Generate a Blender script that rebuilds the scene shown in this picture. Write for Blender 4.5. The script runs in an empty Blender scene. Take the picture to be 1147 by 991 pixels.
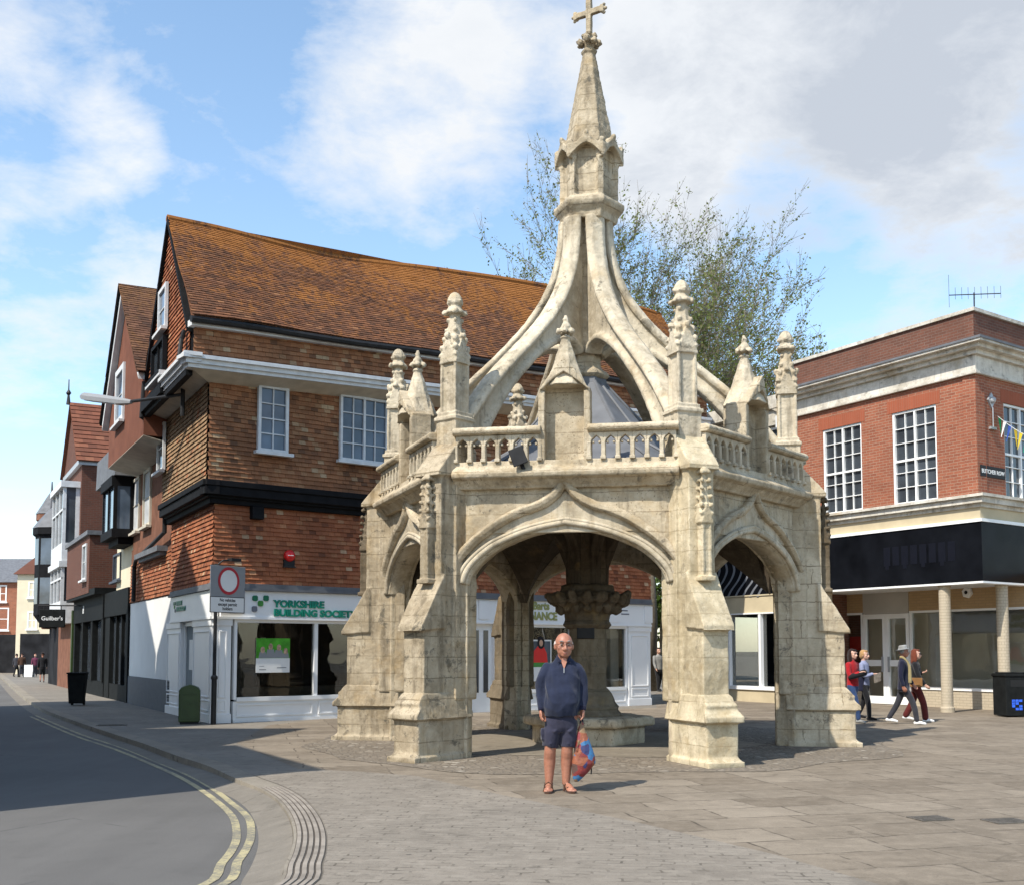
import bpy, bmesh, math, random
from mathutils import Vector, Matrix, noise
R_ = math.radians
rnd = random.Random(7)
sc = bpy.context.scene
COL = sc.collection

# ------------------------------------------------------------------ camera
F, TH, HC, HOR = 1250.0, R_(4.0), 1.58, 728.0
PW, PH = 1147.0, 991.0
VP = HOR - F * math.tan(TH)
def ray(px, py):
    u = (px - PW / 2) / F; v = (VP - py) / F
    c = math.cos(TH); s = math.sin(TH)
    return Vector((u, c - v * s, s + v * c))
def G(px, py, z=0.0):
    r = ray(px, py); k = (z - HC) / r.z
    return Vector((r.x * k, r.y * k, z))
def P(px, py, Y):
    r = ray(px, py); k = Y / r.y
    return Vector((r.x * k, Y, HC + r.z * k))
cam = bpy.data.objects.new('camera', bpy.data.cameras.new('camera'))
COL.objects.link(cam)
cam.location = (0, 0, HC); cam.rotation_euler = (math.pi / 2 + TH, 0, 0)
cam.data.sensor_width = 36; cam.data.lens = F / PW * 36
cam.data.shift_y = (VP - PH / 2) / PW
cam.data.clip_end = 3000
sc.camera = cam

# ------------------------------------------------------------------ light
AZ, EL = R_(47.5), R_(50.0)
SUN = Vector((-math.cos(AZ) * math.cos(EL), -math.sin(AZ) * math.cos(EL), math.sin(EL)))
ld = bpy.data.lights.new('sun', 'SUN'); ld.energy = 5.0; ld.angle = R_(0.5); ld.color = (1, .94, .84)
lo = bpy.data.objects.new('sun', ld); COL.objects.link(lo)
lo.rotation_euler = SUN.to_track_quat('Z', 'Y').to_euler()
sc.view_settings.view_transform = 'Standard'; sc.view_settings.look = 'None'
sc.view_settings.exposure = 0.32; sc.view_settings.gamma = 1
sc.render.engine = 'CYCLES'
sc.cycles.use_denoising = True
sc.cycles.max_bounces = 6; sc.cycles.transparent_max_bounces = 12
sc.cycles.sample_clamp_indirect = 6

# ------------------------------------------------------------------ node helper
class NT:
    def __init__(self, tree): self.t = tree; self.n = tree.nodes; self.l = tree.links
    def node(self, typ, **kw):
        n = self.n.new(typ)
        for k, v in kw.items():
            if k.startswith('i_'):
                key = k[2:].replace('_', ' ')
                self.set(n.inputs[key], v)
            else: setattr(n, k, v)
        return n
    def set(self, sock, v):
        if isinstance(v, bpy.types.NodeSocket): self.l.new(v, sock)
        elif isinstance(v, (tuple, list)) and len(v) == 3 and sock.type == 'RGBA': sock.default_value = (*v, 1)
        else: sock.default_value = v
    def mix(self, fac, a, b, mode='MIX'):
        n = self.n.new('ShaderNodeMix'); n.data_type = 'RGBA'; n.blend_type = mode
        self.set(n.inputs[0], fac); self.set(n.inputs[6], a); self.set(n.inputs[7], b)
        return n.outputs[2]
    def math(self, op, a, b=0.0, c=0.0, clamp=False):
        n = self.n.new('ShaderNodeMath'); n.operation = op; n.use_clamp = clamp
        self.set(n.inputs[0], a); self.set(n.inputs[1], b)
        if len(n.inputs) > 2: self.set(n.inputs[2], c)
        return n.outputs[0]
    def noise(self, vec, scale, detail=4, rough=.55, dist=0):
        n = self.node('ShaderNodeTexNoise'); self.l.new(vec, n.inputs['Vector'])
        n.inputs['Scale'].default_value = scale; n.inputs['Detail'].default_value = detail
        n.inputs['Roughness'].default_value = rough; n.inputs['Distortion'].default_value = dist
        return n.outputs[0]
    def ramp(self, fac, stops):
        n = self.n.new('ShaderNodeValToRGB'); self.l.new(fac, n.inputs[0])
        e = n.color_ramp.elements
        while len(e) < len(stops): e.new(0.5)
        for i, (p, c) in enumerate(stops):
            e[i].position = p
            e[i].color = (c, c, c, 1) if isinstance(c, (int, float)) else (*c, 1)
        return n.outputs[0]
    def pos(self): return self.n.new('ShaderNodeNewGeometry').outputs['Position']
    def uv(self):
        return self.n.new('ShaderNodeTexCoord').outputs['UV']
    def bump(self, h, strength, dist, normal=None):
        n = self.n.new('ShaderNodeBump'); self.set(n.inputs['Height'], h)
        n.inputs['Strength'].default_value = strength; n.inputs['Distance'].default_value = dist
        if normal is not None: self.l.new(normal, n.inputs['Normal'])
        return n.outputs[0]
def newmat(name):
    m = bpy.data.materials.new(name); m.use_nodes = True
    t = NT(m.node_tree); b = m.node_tree.nodes['Principled BSDF']
    return m, t, b
def plain(name, col, rough=.6, spec=.4, var=.12, scale=6, bump=.0, metal=0, coat=0):
    m, t, b = newmat(name)
    p = t.pos()
    n = t.noise(p, scale, 5)
    lo = tuple(c * (1 - var) for c in col); hi = tuple(min(1, c * (1 + var)) for c in col)
    t.set(b.inputs['Base Color'], t.ramp(n, [(.3, lo), (.7, hi)]))
    n2 = t.noise(p, scale * 4, 4)
    t.set(b.inputs['Roughness'], t.math('MULTIPLY_ADD', n2, .25, rough - .12))
    b.inputs['Specular IOR Level'].default_value = spec; b.inputs['Metallic'].default_value = metal
    b.inputs['Coat Weight'].default_value = coat
    if bump: t.set(b.inputs['Normal'], t.bump(n2, bump, .02))
    return m

def stone(name, c1, c2, mort, dirt, bw=.56, rh=.3, joint=1.0):
    m, t, b = newmat(name)
    uv, p = t.uv(), t.pos()
    wob = t.node('ShaderNodeVectorMath', operation='MULTIPLY_ADD')
    nz = t.node('ShaderNodeTexNoise'); t.l.new(uv, nz.inputs['Vector']); nz.inputs['Scale'].default_value = 3
    t.l.new(nz.outputs['Color'], wob.inputs[0]); wob.inputs[1].default_value = (.035, .035, 0); t.l.new(uv, wob.inputs[2])
    br = t.node('ShaderNodeTexBrick', offset=.45, squash=.75, squash_frequency=3)
    t.l.new(wob.outputs[0], br.inputs['Vector'])
    for k, v in (('Scale', 1), ('Brick Width', bw), ('Row Height', rh), ('Mortar Size', .0095), ('Mortar Smooth', .3), ('Bias', 0)):
        br.inputs[k].default_value = v
    br.inputs['Color1'].default_value = (*c1, 1); br.inputs['Color2'].default_value = (*c2, 1)
    br.inputs['Mortar'].default_value = (*mort, 1)
    cellv = t.node('ShaderNodeVectorMath', operation='MULTIPLY'); t.l.new(uv, cellv.inputs[0]); cellv.inputs[1].default_value = (1 / (bw * 1.7), 1 / rh, 1)
    vor = t.node('ShaderNodeTexVoronoi', feature='F1'); t.l.new(cellv.outputs[0], vor.inputs['Vector']); vor.inputs['Scale'].default_value = 1; vor.inputs['Randomness'].default_value = .35
    vs = t.node('ShaderNodeSeparateColor'); t.l.new(vor.outputs['Color'], vs.inputs[0])
    col = t.mix(t.math('MULTIPLY', vs.outputs[0], .42 * joint), br.outputs['Color'], (c1[0] * .66, c1[1] * .62, c1[2] * .56))
    big = t.noise(p, 1.1, 7, .66)
    col = t.mix(t.ramp(big, [(.42, 0.0), (.62, .8)]), col, (c1[0] * .58, c1[1] * .55, c1[2] * .5))
    stv = t.node('ShaderNodeVectorMath', operation='MULTIPLY'); t.l.new(p, stv.inputs[0]); stv.inputs[1].default_value = (5.5, 5.5, .7)
    stn = t.noise(stv.outputs[0], 1.0, 6, .65)
    col = t.mix(t.math('MULTIPLY', t.ramp(stn, [(.52, 0.0), (.66, .85)]), dirt), col, (c1[0] * .36, c1[1] * .345, c1[2] * .33))
    mid = t.noise(p, 6, 7, .7)
    col = t.mix(t.ramp(mid, [(.48, 0.0), (.75, .55)]), col, (min(1, c2[0] * 1.2), min(1, c2[1] * 1.2), c2[2] * 1.22))
    fine = t.noise(p, 26, 5, .7)
    col = t.mix(t.math('MULTIPLY', t.ramp(fine, [(.56, 0.0), (.74, .55)]), dirt), col, (.16, .135, .09))
    lich = t.noise(p, 3.4, 9, .76, .5)
    col = t.mix(t.math('MULTIPLY', t.ramp(lich, [(.57, 0.0), (.64, 1.0)]), dirt), col, (.095, .085, .066))
    och = t.noise(p, 1.9, 5, .6)
    col = t.mix(t.ramp(och, [(.56, 0.0), (.72, .3)]), col, (.42, .27, .1))
    t.set(b.inputs['Base Color'], col)
    b.inputs['Roughness'].default_value = .92; b.inputs['Specular IOR Level'].default_value = .15
    nb = t.bump(br.outputs['Fac'], -.35 * joint, .02)
    nb = t.bump(lich, .5, .02, nb)
    nb = t.bump(mid, .5, .035, nb)
    nb = t.bump(fine, .3, .01, nb)
    t.set(b.inputs['Normal'], nb)
    return m

def brick(name, c1, c2, mort, w=.225, h=.075, ms=.008, var=.5, bump=.4):
    m, t, b = newmat(name)
    uv, p = t.uv(), t.pos()
    br = t.node('ShaderNodeTexBrick'); t.l.new(uv, br.inputs['Vector'])
    for k, v in (('Scale', 1), ('Brick Width', w), ('Row Height', h), ('Mortar Size', ms), ('Mortar Smooth', .2), ('Bias', -.1)):
        br.inputs[k].default_value = v
    br.inputs['Color1'].default_value = (*c1, 1); br.inputs['Color2'].default_value = (*c2, 1)
    br.inputs['Mortar'].default_value = (*mort, 1)
    n = t.noise(p, 1.1, 6, .65)
    col = t.mix(t.ramp(n, [(.35, 0.0), (.75, var)]), br.outputs['Color'], tuple(c * .5 for c in c1))
    n2 = t.noise(p, 30, 4, .6)
    col = t.mix(t.ramp(n2, [(.5, 0.0), (.8, .35)]), col, mort)
    t.set(b.inputs['Base Color'], col); b.inputs['Roughness'].default_value = .88
    b.inputs['Specular IOR Level'].default_value = .2
    t.set(b.inputs['Normal'], t.bump(n2, .3, .01, t.bump(br.outputs['Fac'], -bump, .012)))
    return m

def tilemat(name, stops, lichen=0, lic=(.42, .19, .03), dark=.5):
    """clay tiles: each tile carries its own random 'tint' value"""
    m, t, b = newmat(name)
    p = t.pos()
    a = t.node('ShaderNodeAttribute', attribute_name='tint')
    col = t.ramp(a.outputs['Fac'], stops)
    big = t.noise(p, .9, 6, .65)
    col = t.mix(t.ramp(big, [(.4, 0.0), (.75, dark)]), col, (.05, .032, .022))
    fine = t.noise(p, 24, 4, .65)
    col = t.mix(t.ramp(fine, [(.5, 0.0), (.75, .45)]), col, (.07, .05, .035))
    if lichen:
        l1 = t.noise(p, .8, 8, .74, .5); l2 = t.noise(p, 9, 5, .7)
        sep = t.node('ShaderNodeSeparateXYZ'); t.l.new(p, sep.inputs[0])
        up = t.math('MULTIPLY_ADD', sep.outputs[2], .085, -.87)
        lf = t.math('ADD', t.math('ADD', l1, t.math('MULTIPLY', t.math('SUBTRACT', l2, .5), .8)), up)
        col = t.mix(t.math('MULTIPLY', t.ramp(lf, [(.47, 0.0), (.62, 1.0)]), lichen), col, lic)
    t.set(b.inputs['Base Color'], col); b.inputs['Roughness'].default_value = .9
    b.inputs['Specular IOR Level'].default_value = .15
    t.set(b.inputs['Normal'], t.bump(fine, .4, .012))
    return m

def glass(name, tint=(.75, .8, .8), rough=.02, refl=.12):
    m = bpy.data.materials.new(name); m.use_nodes = True
    t = NT(m.node_tree); t.n.clear()
    out = t.node('ShaderNodeOutputMaterial')
    tr = t.node('ShaderNodeBsdfTransparent'); tr.inputs[0].default_value = (*tint, 1)
    gl = t.node('ShaderNodeBsdfGlossy'); gl.inputs['Roughness'].default_value = rough
    n = t.noise(t.pos(), 1.2, 2)
    t.set(gl.inputs['Normal'], t.bump(n, .12, .04))
    fr = t.node('ShaderNodeLayerWeight'); fr.inputs['Blend'].default_value = .25
    f = t.math('MULTIPLY_ADD', fr.outputs['Fresnel'], .8, refl, clamp=True)
    mx = t.node('ShaderNodeMixShader'); t.l.new(f, mx.inputs[0]); t.l.new(tr.outputs[0], mx.inputs[1]); t.l.new(gl.outputs[0], mx.inputs[2])
    t.l.new(mx.outputs[0], out.inputs[0])
    return m
def darkglass(name, col=(.03, .035, .04), rough=.06):
    m, t, b = newmat(name)
    p = t.pos(); n = t.noise(p, .9, 3)
    t.set(b.inputs['Base Color'], t.ramp(n, [(.3, tuple(c * .5 for c in col)), (.75, tuple(c * 2.2 for c in col))]))
    b.inputs['Roughness'].default_value = rough; b.inputs['Specular IOR Level'].default_value = .6
    t.set(b.inputs['Normal'], t.bump(n, .1, .03))
    return m

def paving(name, c1, c2, mort, w, h, ms, rot, bumpd=.012, rough=.85, wob=.03, var=.6, squash=1.0, jt=.47):
    m, t, b = newmat(name)
    p = t.pos()
    mp = t.node('ShaderNodeMapping'); t.l.new(p, mp.inputs[0]); mp.inputs['Rotation'].default_value = (0, 0, rot)
    nz = t.node('ShaderNodeTexNoise'); t.l.new(p, nz.inputs['Vector']); nz.inputs['Scale'].default_value = 1.6
    wv = t.node('ShaderNodeVectorMath', operation='MULTIPLY_ADD'); t.l.new(nz.outputs['Color'], wv.inputs[0])
    wv.inputs[1].default_value = (wob, wob, 0); t.l.new(mp.outputs[0], wv.inputs[2])
    br = t.node('ShaderNodeTexBrick', offset=.47, squash=squash, squash_frequency=2); t.l.new(wv.outputs[0], br.inputs['Vector'])
    for k, v in (('Scale', 1), ('Brick Width', w), ('Row Height', h), ('Mortar Size', ms), ('Mortar Smooth', .5), ('Bias', 0)):
        br.inputs[k].default_value = v
    br.inputs['Color1'].default_value = (*c1, 1); br.inputs['Color2'].default_value = (*c2, 1); br.inputs['Mortar'].default_value = (*mort, 1)
    big = t.noise(p, .7, 6, .65); mid = t.noise(p, 5, 6, .7); fine = t.noise(p, 55, 4, .7)
    # joints open and fill with grit unevenly
    jn = t.ramp(t.noise(p, 4.2, 5, .7), [(jt, 0.0), (jt + .13, 1.0)])
    fillc = tuple((a + q) / 2 for a, q in zip(c1, c2))
    mcol = t.mix(t.math('MULTIPLY', br.outputs['Fac'], t.math('SUBTRACT', 1.0, jn)), br.outputs['Color'], fillc)
    col = t.mix(t.ramp(big, [(.32, 0.0), (.72, var)]), mcol, tuple(c * .62 for c in c1))
    col = t.mix(t.ramp(mid, [(.45, 0.0), (.8, .45)]), col, tuple(min(1, c * 1.35) for c in c2))
    col = t.mix(t.ramp(fine, [(.5, 0.0), (.75, .4)]), col, tuple(c * .5 for c in c1))
    gv = t.node('ShaderNodeTexVoronoi', feature='F1'); t.l.new(p, gv.inputs['Vector']); gv.inputs['Scale'].default_value = 1.7
    gs = t.node('ShaderNodeSeparateColor'); t.l.new(gv.outputs['Color'], gs.inputs[0])
    col = t.mix(t.math('MULTIPLY', t.ramp(gv.outputs['Distance'], [(.03, .75), (.05, 0.0)]), t.math('GREATER_THAN', gs.outputs[0], .45)), col, (.07, .064, .056))
    st = t.noise(p, 1.9, 8, .74, .8)
    col = t.mix(t.ramp(st, [(.56, 0.0), (.66, .55)]), col, tuple(c * .5 for c in c1))
    t.set(b.inputs['Base Color'], col); b.inputs['Roughness'].default_value = rough; b.inputs['Specular IOR Level'].default_value = .2
    nb = t.bump(t.math('MULTIPLY', br.outputs['Fac'], jn), -.8, bumpd)
    nb = t.bump(mid, .35, .02, nb); nb = t.bump(fine, .35, .006, nb)
    t.set(b.inputs['Normal'], nb)
    return m

def cobbles(name):
    m, t, b = newmat(name)
    p = t.pos()
    vo = t.node('ShaderNodeTexVoronoi', feature='F1'); t.l.new(p, vo.inputs['Vector']); vo.inputs['Scale'].default_value = 9
    ve = t.node('ShaderNodeTexVoronoi', feature='DISTANCE_TO_EDGE'); t.l.new(p, ve.inputs['Vector']); ve.inputs['Scale'].default_value = 9
    sep = t.node('ShaderNodeSeparateColor'); t.l.new(vo.outputs['Color'], sep.inputs[0])
    col = t.ramp(sep.outputs[0], [(0, (.15, .12, .09)), (.5, (.195, .16, .12)), (.9, (.26, .22, .17)), (1, (.42, .38, .32))])
    e = t.ramp(ve.outputs['Distance'], [(.02, 0.0), (.16, 1.0)])
    col = t.mix(e, (.13, .11, .085), col)
    big = t.noise(p, .8, 6, .6); fine = t.noise(p, 50, 4, .7)
    col = t.mix(t.ramp(big, [(.35, 0.0), (.7, .7)]), col, (.2, .17, .135))
    col = t.mix(t.ramp(fine, [(.5, 0.0), (.75, .4)]), col, (.1, .085, .065))
    t.set(b.inputs['Base Color'], col); b.inputs['Roughness'].default_value = .85; b.inputs['Specular IOR Level'].default_value = .2
    t.set(b.inputs['Normal'], t.bump(fine, .3, .006, t.bump(e, .6, .02)))
    return m

def asphalt(name, base):
    m, t, b = newmat(name)
    p = t.pos()
    big = t.noise(p, .35, 6, .6); mid = t.noise(p, 3, 6, .7); fine = t.noise(p, 120, 3, .8)
    col = t.ramp(fine, [(.3, tuple(c * .55 for c in base)), (.55, base), (.75, tuple(c * 1.7 for c in base))])
    col = t.mix(t.ramp(big, [(.4, 0.0), (.7, .5)]), col, tuple(c * 1.35 for c in base))
    col = t.mix(t.ramp(mid, [(.55, 0.0), (.8, .4)]), col, tuple(c * .6 for c in base))
    mpa = t.node('ShaderNodeMapping'); t.l.new(p, mpa.inputs[0]); mpa.inputs['Rotation'].default_value = (0, 0, R_(-30)); mpa.inputs['Scale'].default_value = (1.6, .12, 1)
    col = t.mix(t.ramp(t.noise(mpa.outputs[0], 1, 5, .6), [(.45, 0.0), (.65, .4)]), col, tuple(c * .72 for c in base))
    cr = t.node('ShaderNodeTexVoronoi', feature='DISTANCE_TO_EDGE'); t.l.new(p, cr.inputs['Vector']); cr.inputs['Scale'].default_value = .45
    col = t.mix(t.math('MULTIPLY', t.ramp(cr.outputs['Distance'], [(.002, .6), (.006, 0.0)]), t.ramp(big, [(.56, 0.0), (.6, 1.0)])), col, (.03, .03, .03))
    t.set(b.inputs['Base Color'], col); b.inputs['Roughness'].default_value = .85; b.inputs['Specular IOR Level'].default_value = .25
    t.set(b.inputs['Normal'], t.bump(fine, .5, .006))
    return m

def worn_paint(name, col, under):
    m, t, b = newmat(name); p = t.pos()
    w = t.math('ADD', t.math('MULTIPLY', t.noise(p, 26, 6, .75), .6), t.math('MULTIPLY', t.noise(p, 2.2, 4), .4))
    t.set(b.inputs['Base Color'], t.mix(t.ramp(w, [(.44, 0.0), (.56, .95)]), col, under))
    b.inputs['Roughness'].default_value = .75
    return m

M = {}
M['stone'] = stone('limestone', (.475, .40, .285), (.55, .475, .35), (.2, .16, .105), .75)
M['stone_new'] = stone('restored_limestone', (.54, .46, .315), (.60, .52, .37), (.36, .30, .2), .42)
M['stone_old'] = stone('weathered_limestone', (.385, .32, .225), (.475, .405, .295), (.2, .165, .11), .85)
M['carved'] = stone('carved_limestone', (.52, .45, .335), (.58, .51, .385), (.5, .43, .3), .7, 3, 3, .2)
M['shaded_soot'] = stone('shaded_sooty_stone', (.115, .09, .062), (.15, .118, .082), (.06, .05, .035), .5)  # shade under the vault is put into this colour along with soot
M['inner_shade'] = stone('shaded_inner_stone', (.18, .145, .1), (.225, .185, .13), (.13, .105, .07), .7)  # darker copy of the limestone, standing in for shade inside the cross
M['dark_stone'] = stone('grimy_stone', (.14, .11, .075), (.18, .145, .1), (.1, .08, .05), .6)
M['vault'] = stone('shaded_vault_stone', (.085, .068, .05), (.11, .088, .062), (.05, .04, .03), .4)  # near-black colour carries the shade of the covered interior
M['lead'] = plain('roof_lead', (.12, .125, .135), .65, .4, .2, 3, .2)
M['walltile'] = tilemat('hanging_tile', [(0, (.18, .065, .035)), (.25, (.31, .105, .05)), (.7, (.385, .14, .066)), (.93, (.44, .2, .1)), (1, (.5, .33, .2))], dark=.5)
M['uppertile'] = tilemat('upper_hanging_tile', [(0, (.15, .075, .043)), (.3, (.27, .118, .058)), (.65, (.33, .15, .073)), (.88, (.36, .2, .105)), (1, (.43, .3, .18))], dark=.6)
M['paletile'] = tilemat('pale_hanging_tile', [(0, (.2, .12, .065)), (.4, (.30, .19, .105)), (.8, (.38, .26, .15)), (1, (.36, .15, .075))], dark=.4)
M['rooftile'] = tilemat('roof_tile', [(0, (.085, .043, .027)), (.5, (.15, .068, .038)), (.85, (.2, .085, .042)), (1, (.25, .12, .06))], .8, (.30, .12, .03), .4)
M['redrooftile'] = tilemat('red_roof_tile', [(0, (.13, .052, .034)), (.6, (.19, .072, .044)), (1, (.24, .1, .06))], dark=.4)
M['brownroof'] = tilemat('brown_roof_tile', [(0, (.075, .042, .03)), (.5, (.12, .06, .038)), (1, (.18, .09, .055))], .25, (.28, .14, .04), .4)
M['brick'] = brick('red_brick', (.32, .105, .058), (.225, .072, .043), (.34, .255, .18), ms=.006, var=.45, bump=.7)
M['lintel'] = brick('soldier_brick', (.32, .088, .045), (.28, .078, .04), (.29, .15, .1), w=.075, h=.7, ms=.004, var=.2)
M['parbrick'] = brick('parapet_brick', (.17, .07, .046), (.12, .054, .038), (.17, .12, .095), var=.6, bump=.7)
M['darkbrick'] = brick('dark_red_brick', (.135, .05, .032), (.1, .04, .027), (.12, .085, .065), var=.4)
M['creambrick'] = brick('cream_brick', (.44, .375, .275), (.48, .41, .3), (.33, .28, .21), w=.225, h=.075, var=.15)
M['yellowbrick'] = brick('tan_brick', (.40, .27, .14), (.44, .30, .165), (.33, .24, .14), var=.2)
M['portland'] = stone('portland_stone', (.60, .565, .49), (.66, .625, .55), (.44, .41, .36), .5, .9, .45, .5)
M['render_red'] = plain('red_render', (.17, .07, .045), .9, .1, .18, 2, .2)
M['render_brown'] = plain('brown_red_brickwork', (.18, .085, .055), .9, .1, .25, 3, .3)
M['render_cream'] = plain('cream_render', (.66, .58, .42), .9, .1, .07, 1.5, .1)
M['render_white'] = plain('white_render', (.72, .71, .68), .85, .15, .05, 1.2, .12)
M['plinth_blue'] = plain('slate_blue_paint', (.055, .065, .085), .6, .3, .15)
M['white'] = plain('white_paint', (.80, .80, .78), .45, .4, .04, 2, .03)
M['shopwhite'] = plain('shop_white_paint', (.78, .78, .77), .4, .4, .03, 2)
M['oldwhite'] = plain('weathered_white_paint', (.58, .59, .59), .6, .3, .12, 5, .15)
M['soffit'] = plain('plaster_soffit', (.5, .46, .38), .9, .1, .15, 3, .1)
M['beige'] = plain('beige_stone_band', (.50, .42, .28), .85, .15, .1, 2, .1)
M['black'] = plain('black_timber', (.010, .010, .011), .75, .1, .3, 5, .1)
M['blackgloss'] = plain('black_fascia_glass', (.006, .0068, .009), .35, .06, .4, 1.3)
M['blackshop'] = plain('black_shop_paint', (.011, .012, .012), .7, .08, .3)
M['iron'] = plain('dark_iron', (.018, .018, .019), .6, .25, .3)
M['greymetal'] = plain('grey_metal', (.36, .37, .38), .45, .5, .1, metal=.3)
M['signgrey'] = plain('sign_grey', (.24, .25, .26), .5, .4, .05)
M['signwhite'] = plain('sign_white', (.72, .72, .70), .5, .4, .03)
M['signred'] = plain('sign_red', (.42, .01, .025), .45, .4, .06)
M['text_black'] = plain('lettering_black', (.012, .012, .012), .6, .3, .1)
M['text_green'] = plain('lettering_green', (.0, .20, .13), .4, .4, .05)
M['green1'] = plain('logo_dark_green', (.01, .14, .07), .4, .4, .05)
M['green2'] = plain('logo_green', (.05, .23, .04), .4, .4, .05)
M['logogrey'] = plain('logo_grey', (.16, .17, .2), .4, .4, .05)
M['text_olive'] = plain('lettering_olive', (.27, .28, .10), .5, .4, .05)
M['text_white'] = plain('lettering_white', (.7, .7, .68), .5, .3, .03)
M['text_dark'] = plain('ghost_lettering', (.005, .006, .011), .5, .2, .1)
M['bingreen'] = plain('green_paint', (.028, .052, .009), .4, .4, .2, 5, .05)
M['blue'] = plain('blue_sticker', (.03, .12, .7), .5, .4, .4, 30)
M['alarmred'] = plain('alarm_red', (.62, .012, .012), .35, .5, .05)
M['pane'] = darkglass('window_glass', (.035, .042, .05))
M['paneblue'] = darkglass('blue_window_glass', (.06, .08, .11))
M['shopglass'] = glass('shop_glass', (.8, .81, .79), .015, .05)
M['curtain'] = plain('net_curtain', (.45, .46, .46), .9, .1, .2, 3)
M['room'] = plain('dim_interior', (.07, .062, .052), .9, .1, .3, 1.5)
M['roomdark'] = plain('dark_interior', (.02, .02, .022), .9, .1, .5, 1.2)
M['roompale'] = plain('pale_interior', (.42, .40, .36), .9, .1, .1, 1)
M['roomtan'] = plain('tan_interior', (.72, .66, .55), .9, .1, .15, .8)
M['blind'] = plain('grey_blind', (.23, .26, .27), .8, .2, .08)
M['slate'] = plain('slate_roof', (.13, .135, .145), .7, .3, .25, 6, .2)
M['limb'] = plain('tree_bark', (.17, .145, .11), .9, .1, .3, 12, .3)
M['drain'] = plain('cast_iron_cover', (.105, .092, .076), .6, .4, .3, 20, .4)

def leafmat(name, stops):
    m, t, b = newmat(name)
    a = t.node('ShaderNodeAttribute', attribute_name='tint')
    t.set(b.inputs['Base Color'], t.ramp(a.outputs['Fac'], stops))
    b.inputs['Roughness'].default_value = .6
    b.inputs['Specular IOR Level'].default_value = .25
    tl = t.node('ShaderNodeBsdfTranslucent'); t.l.new(b.inputs['Base Color'].links[0].from_socket, tl.inputs[0])
    mx = t.node('ShaderNodeMixShader'); mx.inputs[0].default_value = .35
    t.l.new(b.outputs[0], mx.inputs[1]); t.l.new(tl.outputs[0], mx.inputs[2])
    t.l.new(mx.outputs[0], m.node_tree.nodes['Material Output'].inputs[0])
    return m
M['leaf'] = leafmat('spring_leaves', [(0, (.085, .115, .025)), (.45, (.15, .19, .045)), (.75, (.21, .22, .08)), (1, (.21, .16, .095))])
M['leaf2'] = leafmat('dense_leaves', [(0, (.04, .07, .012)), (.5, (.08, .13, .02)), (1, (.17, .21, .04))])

# ------------------------------------------------------------------ mesh builder
def boxuv(me):
    uvl = me.uv_layers.new(name='UVMap') if not me.uv_layers else me.uv_layers[0]
    vs = me.vertices
    for poly in me.polygons:
        n = poly.normal
        if abs(n.z) < .85:
            h = Vector((-n.y, n.x, 0)); h.normalize()
            for li in poly.loop_indices:
                c = vs[me.loops[li].vertex_index].co
                uvl.data[li].uv = (c.x * h.x + c.y * h.y, c.z)
        else:
            for li in poly.loop_indices:
                c = vs[me.loops[li].vertex_index].co
                uvl.data[li].uv = (c.x, c.y)

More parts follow.
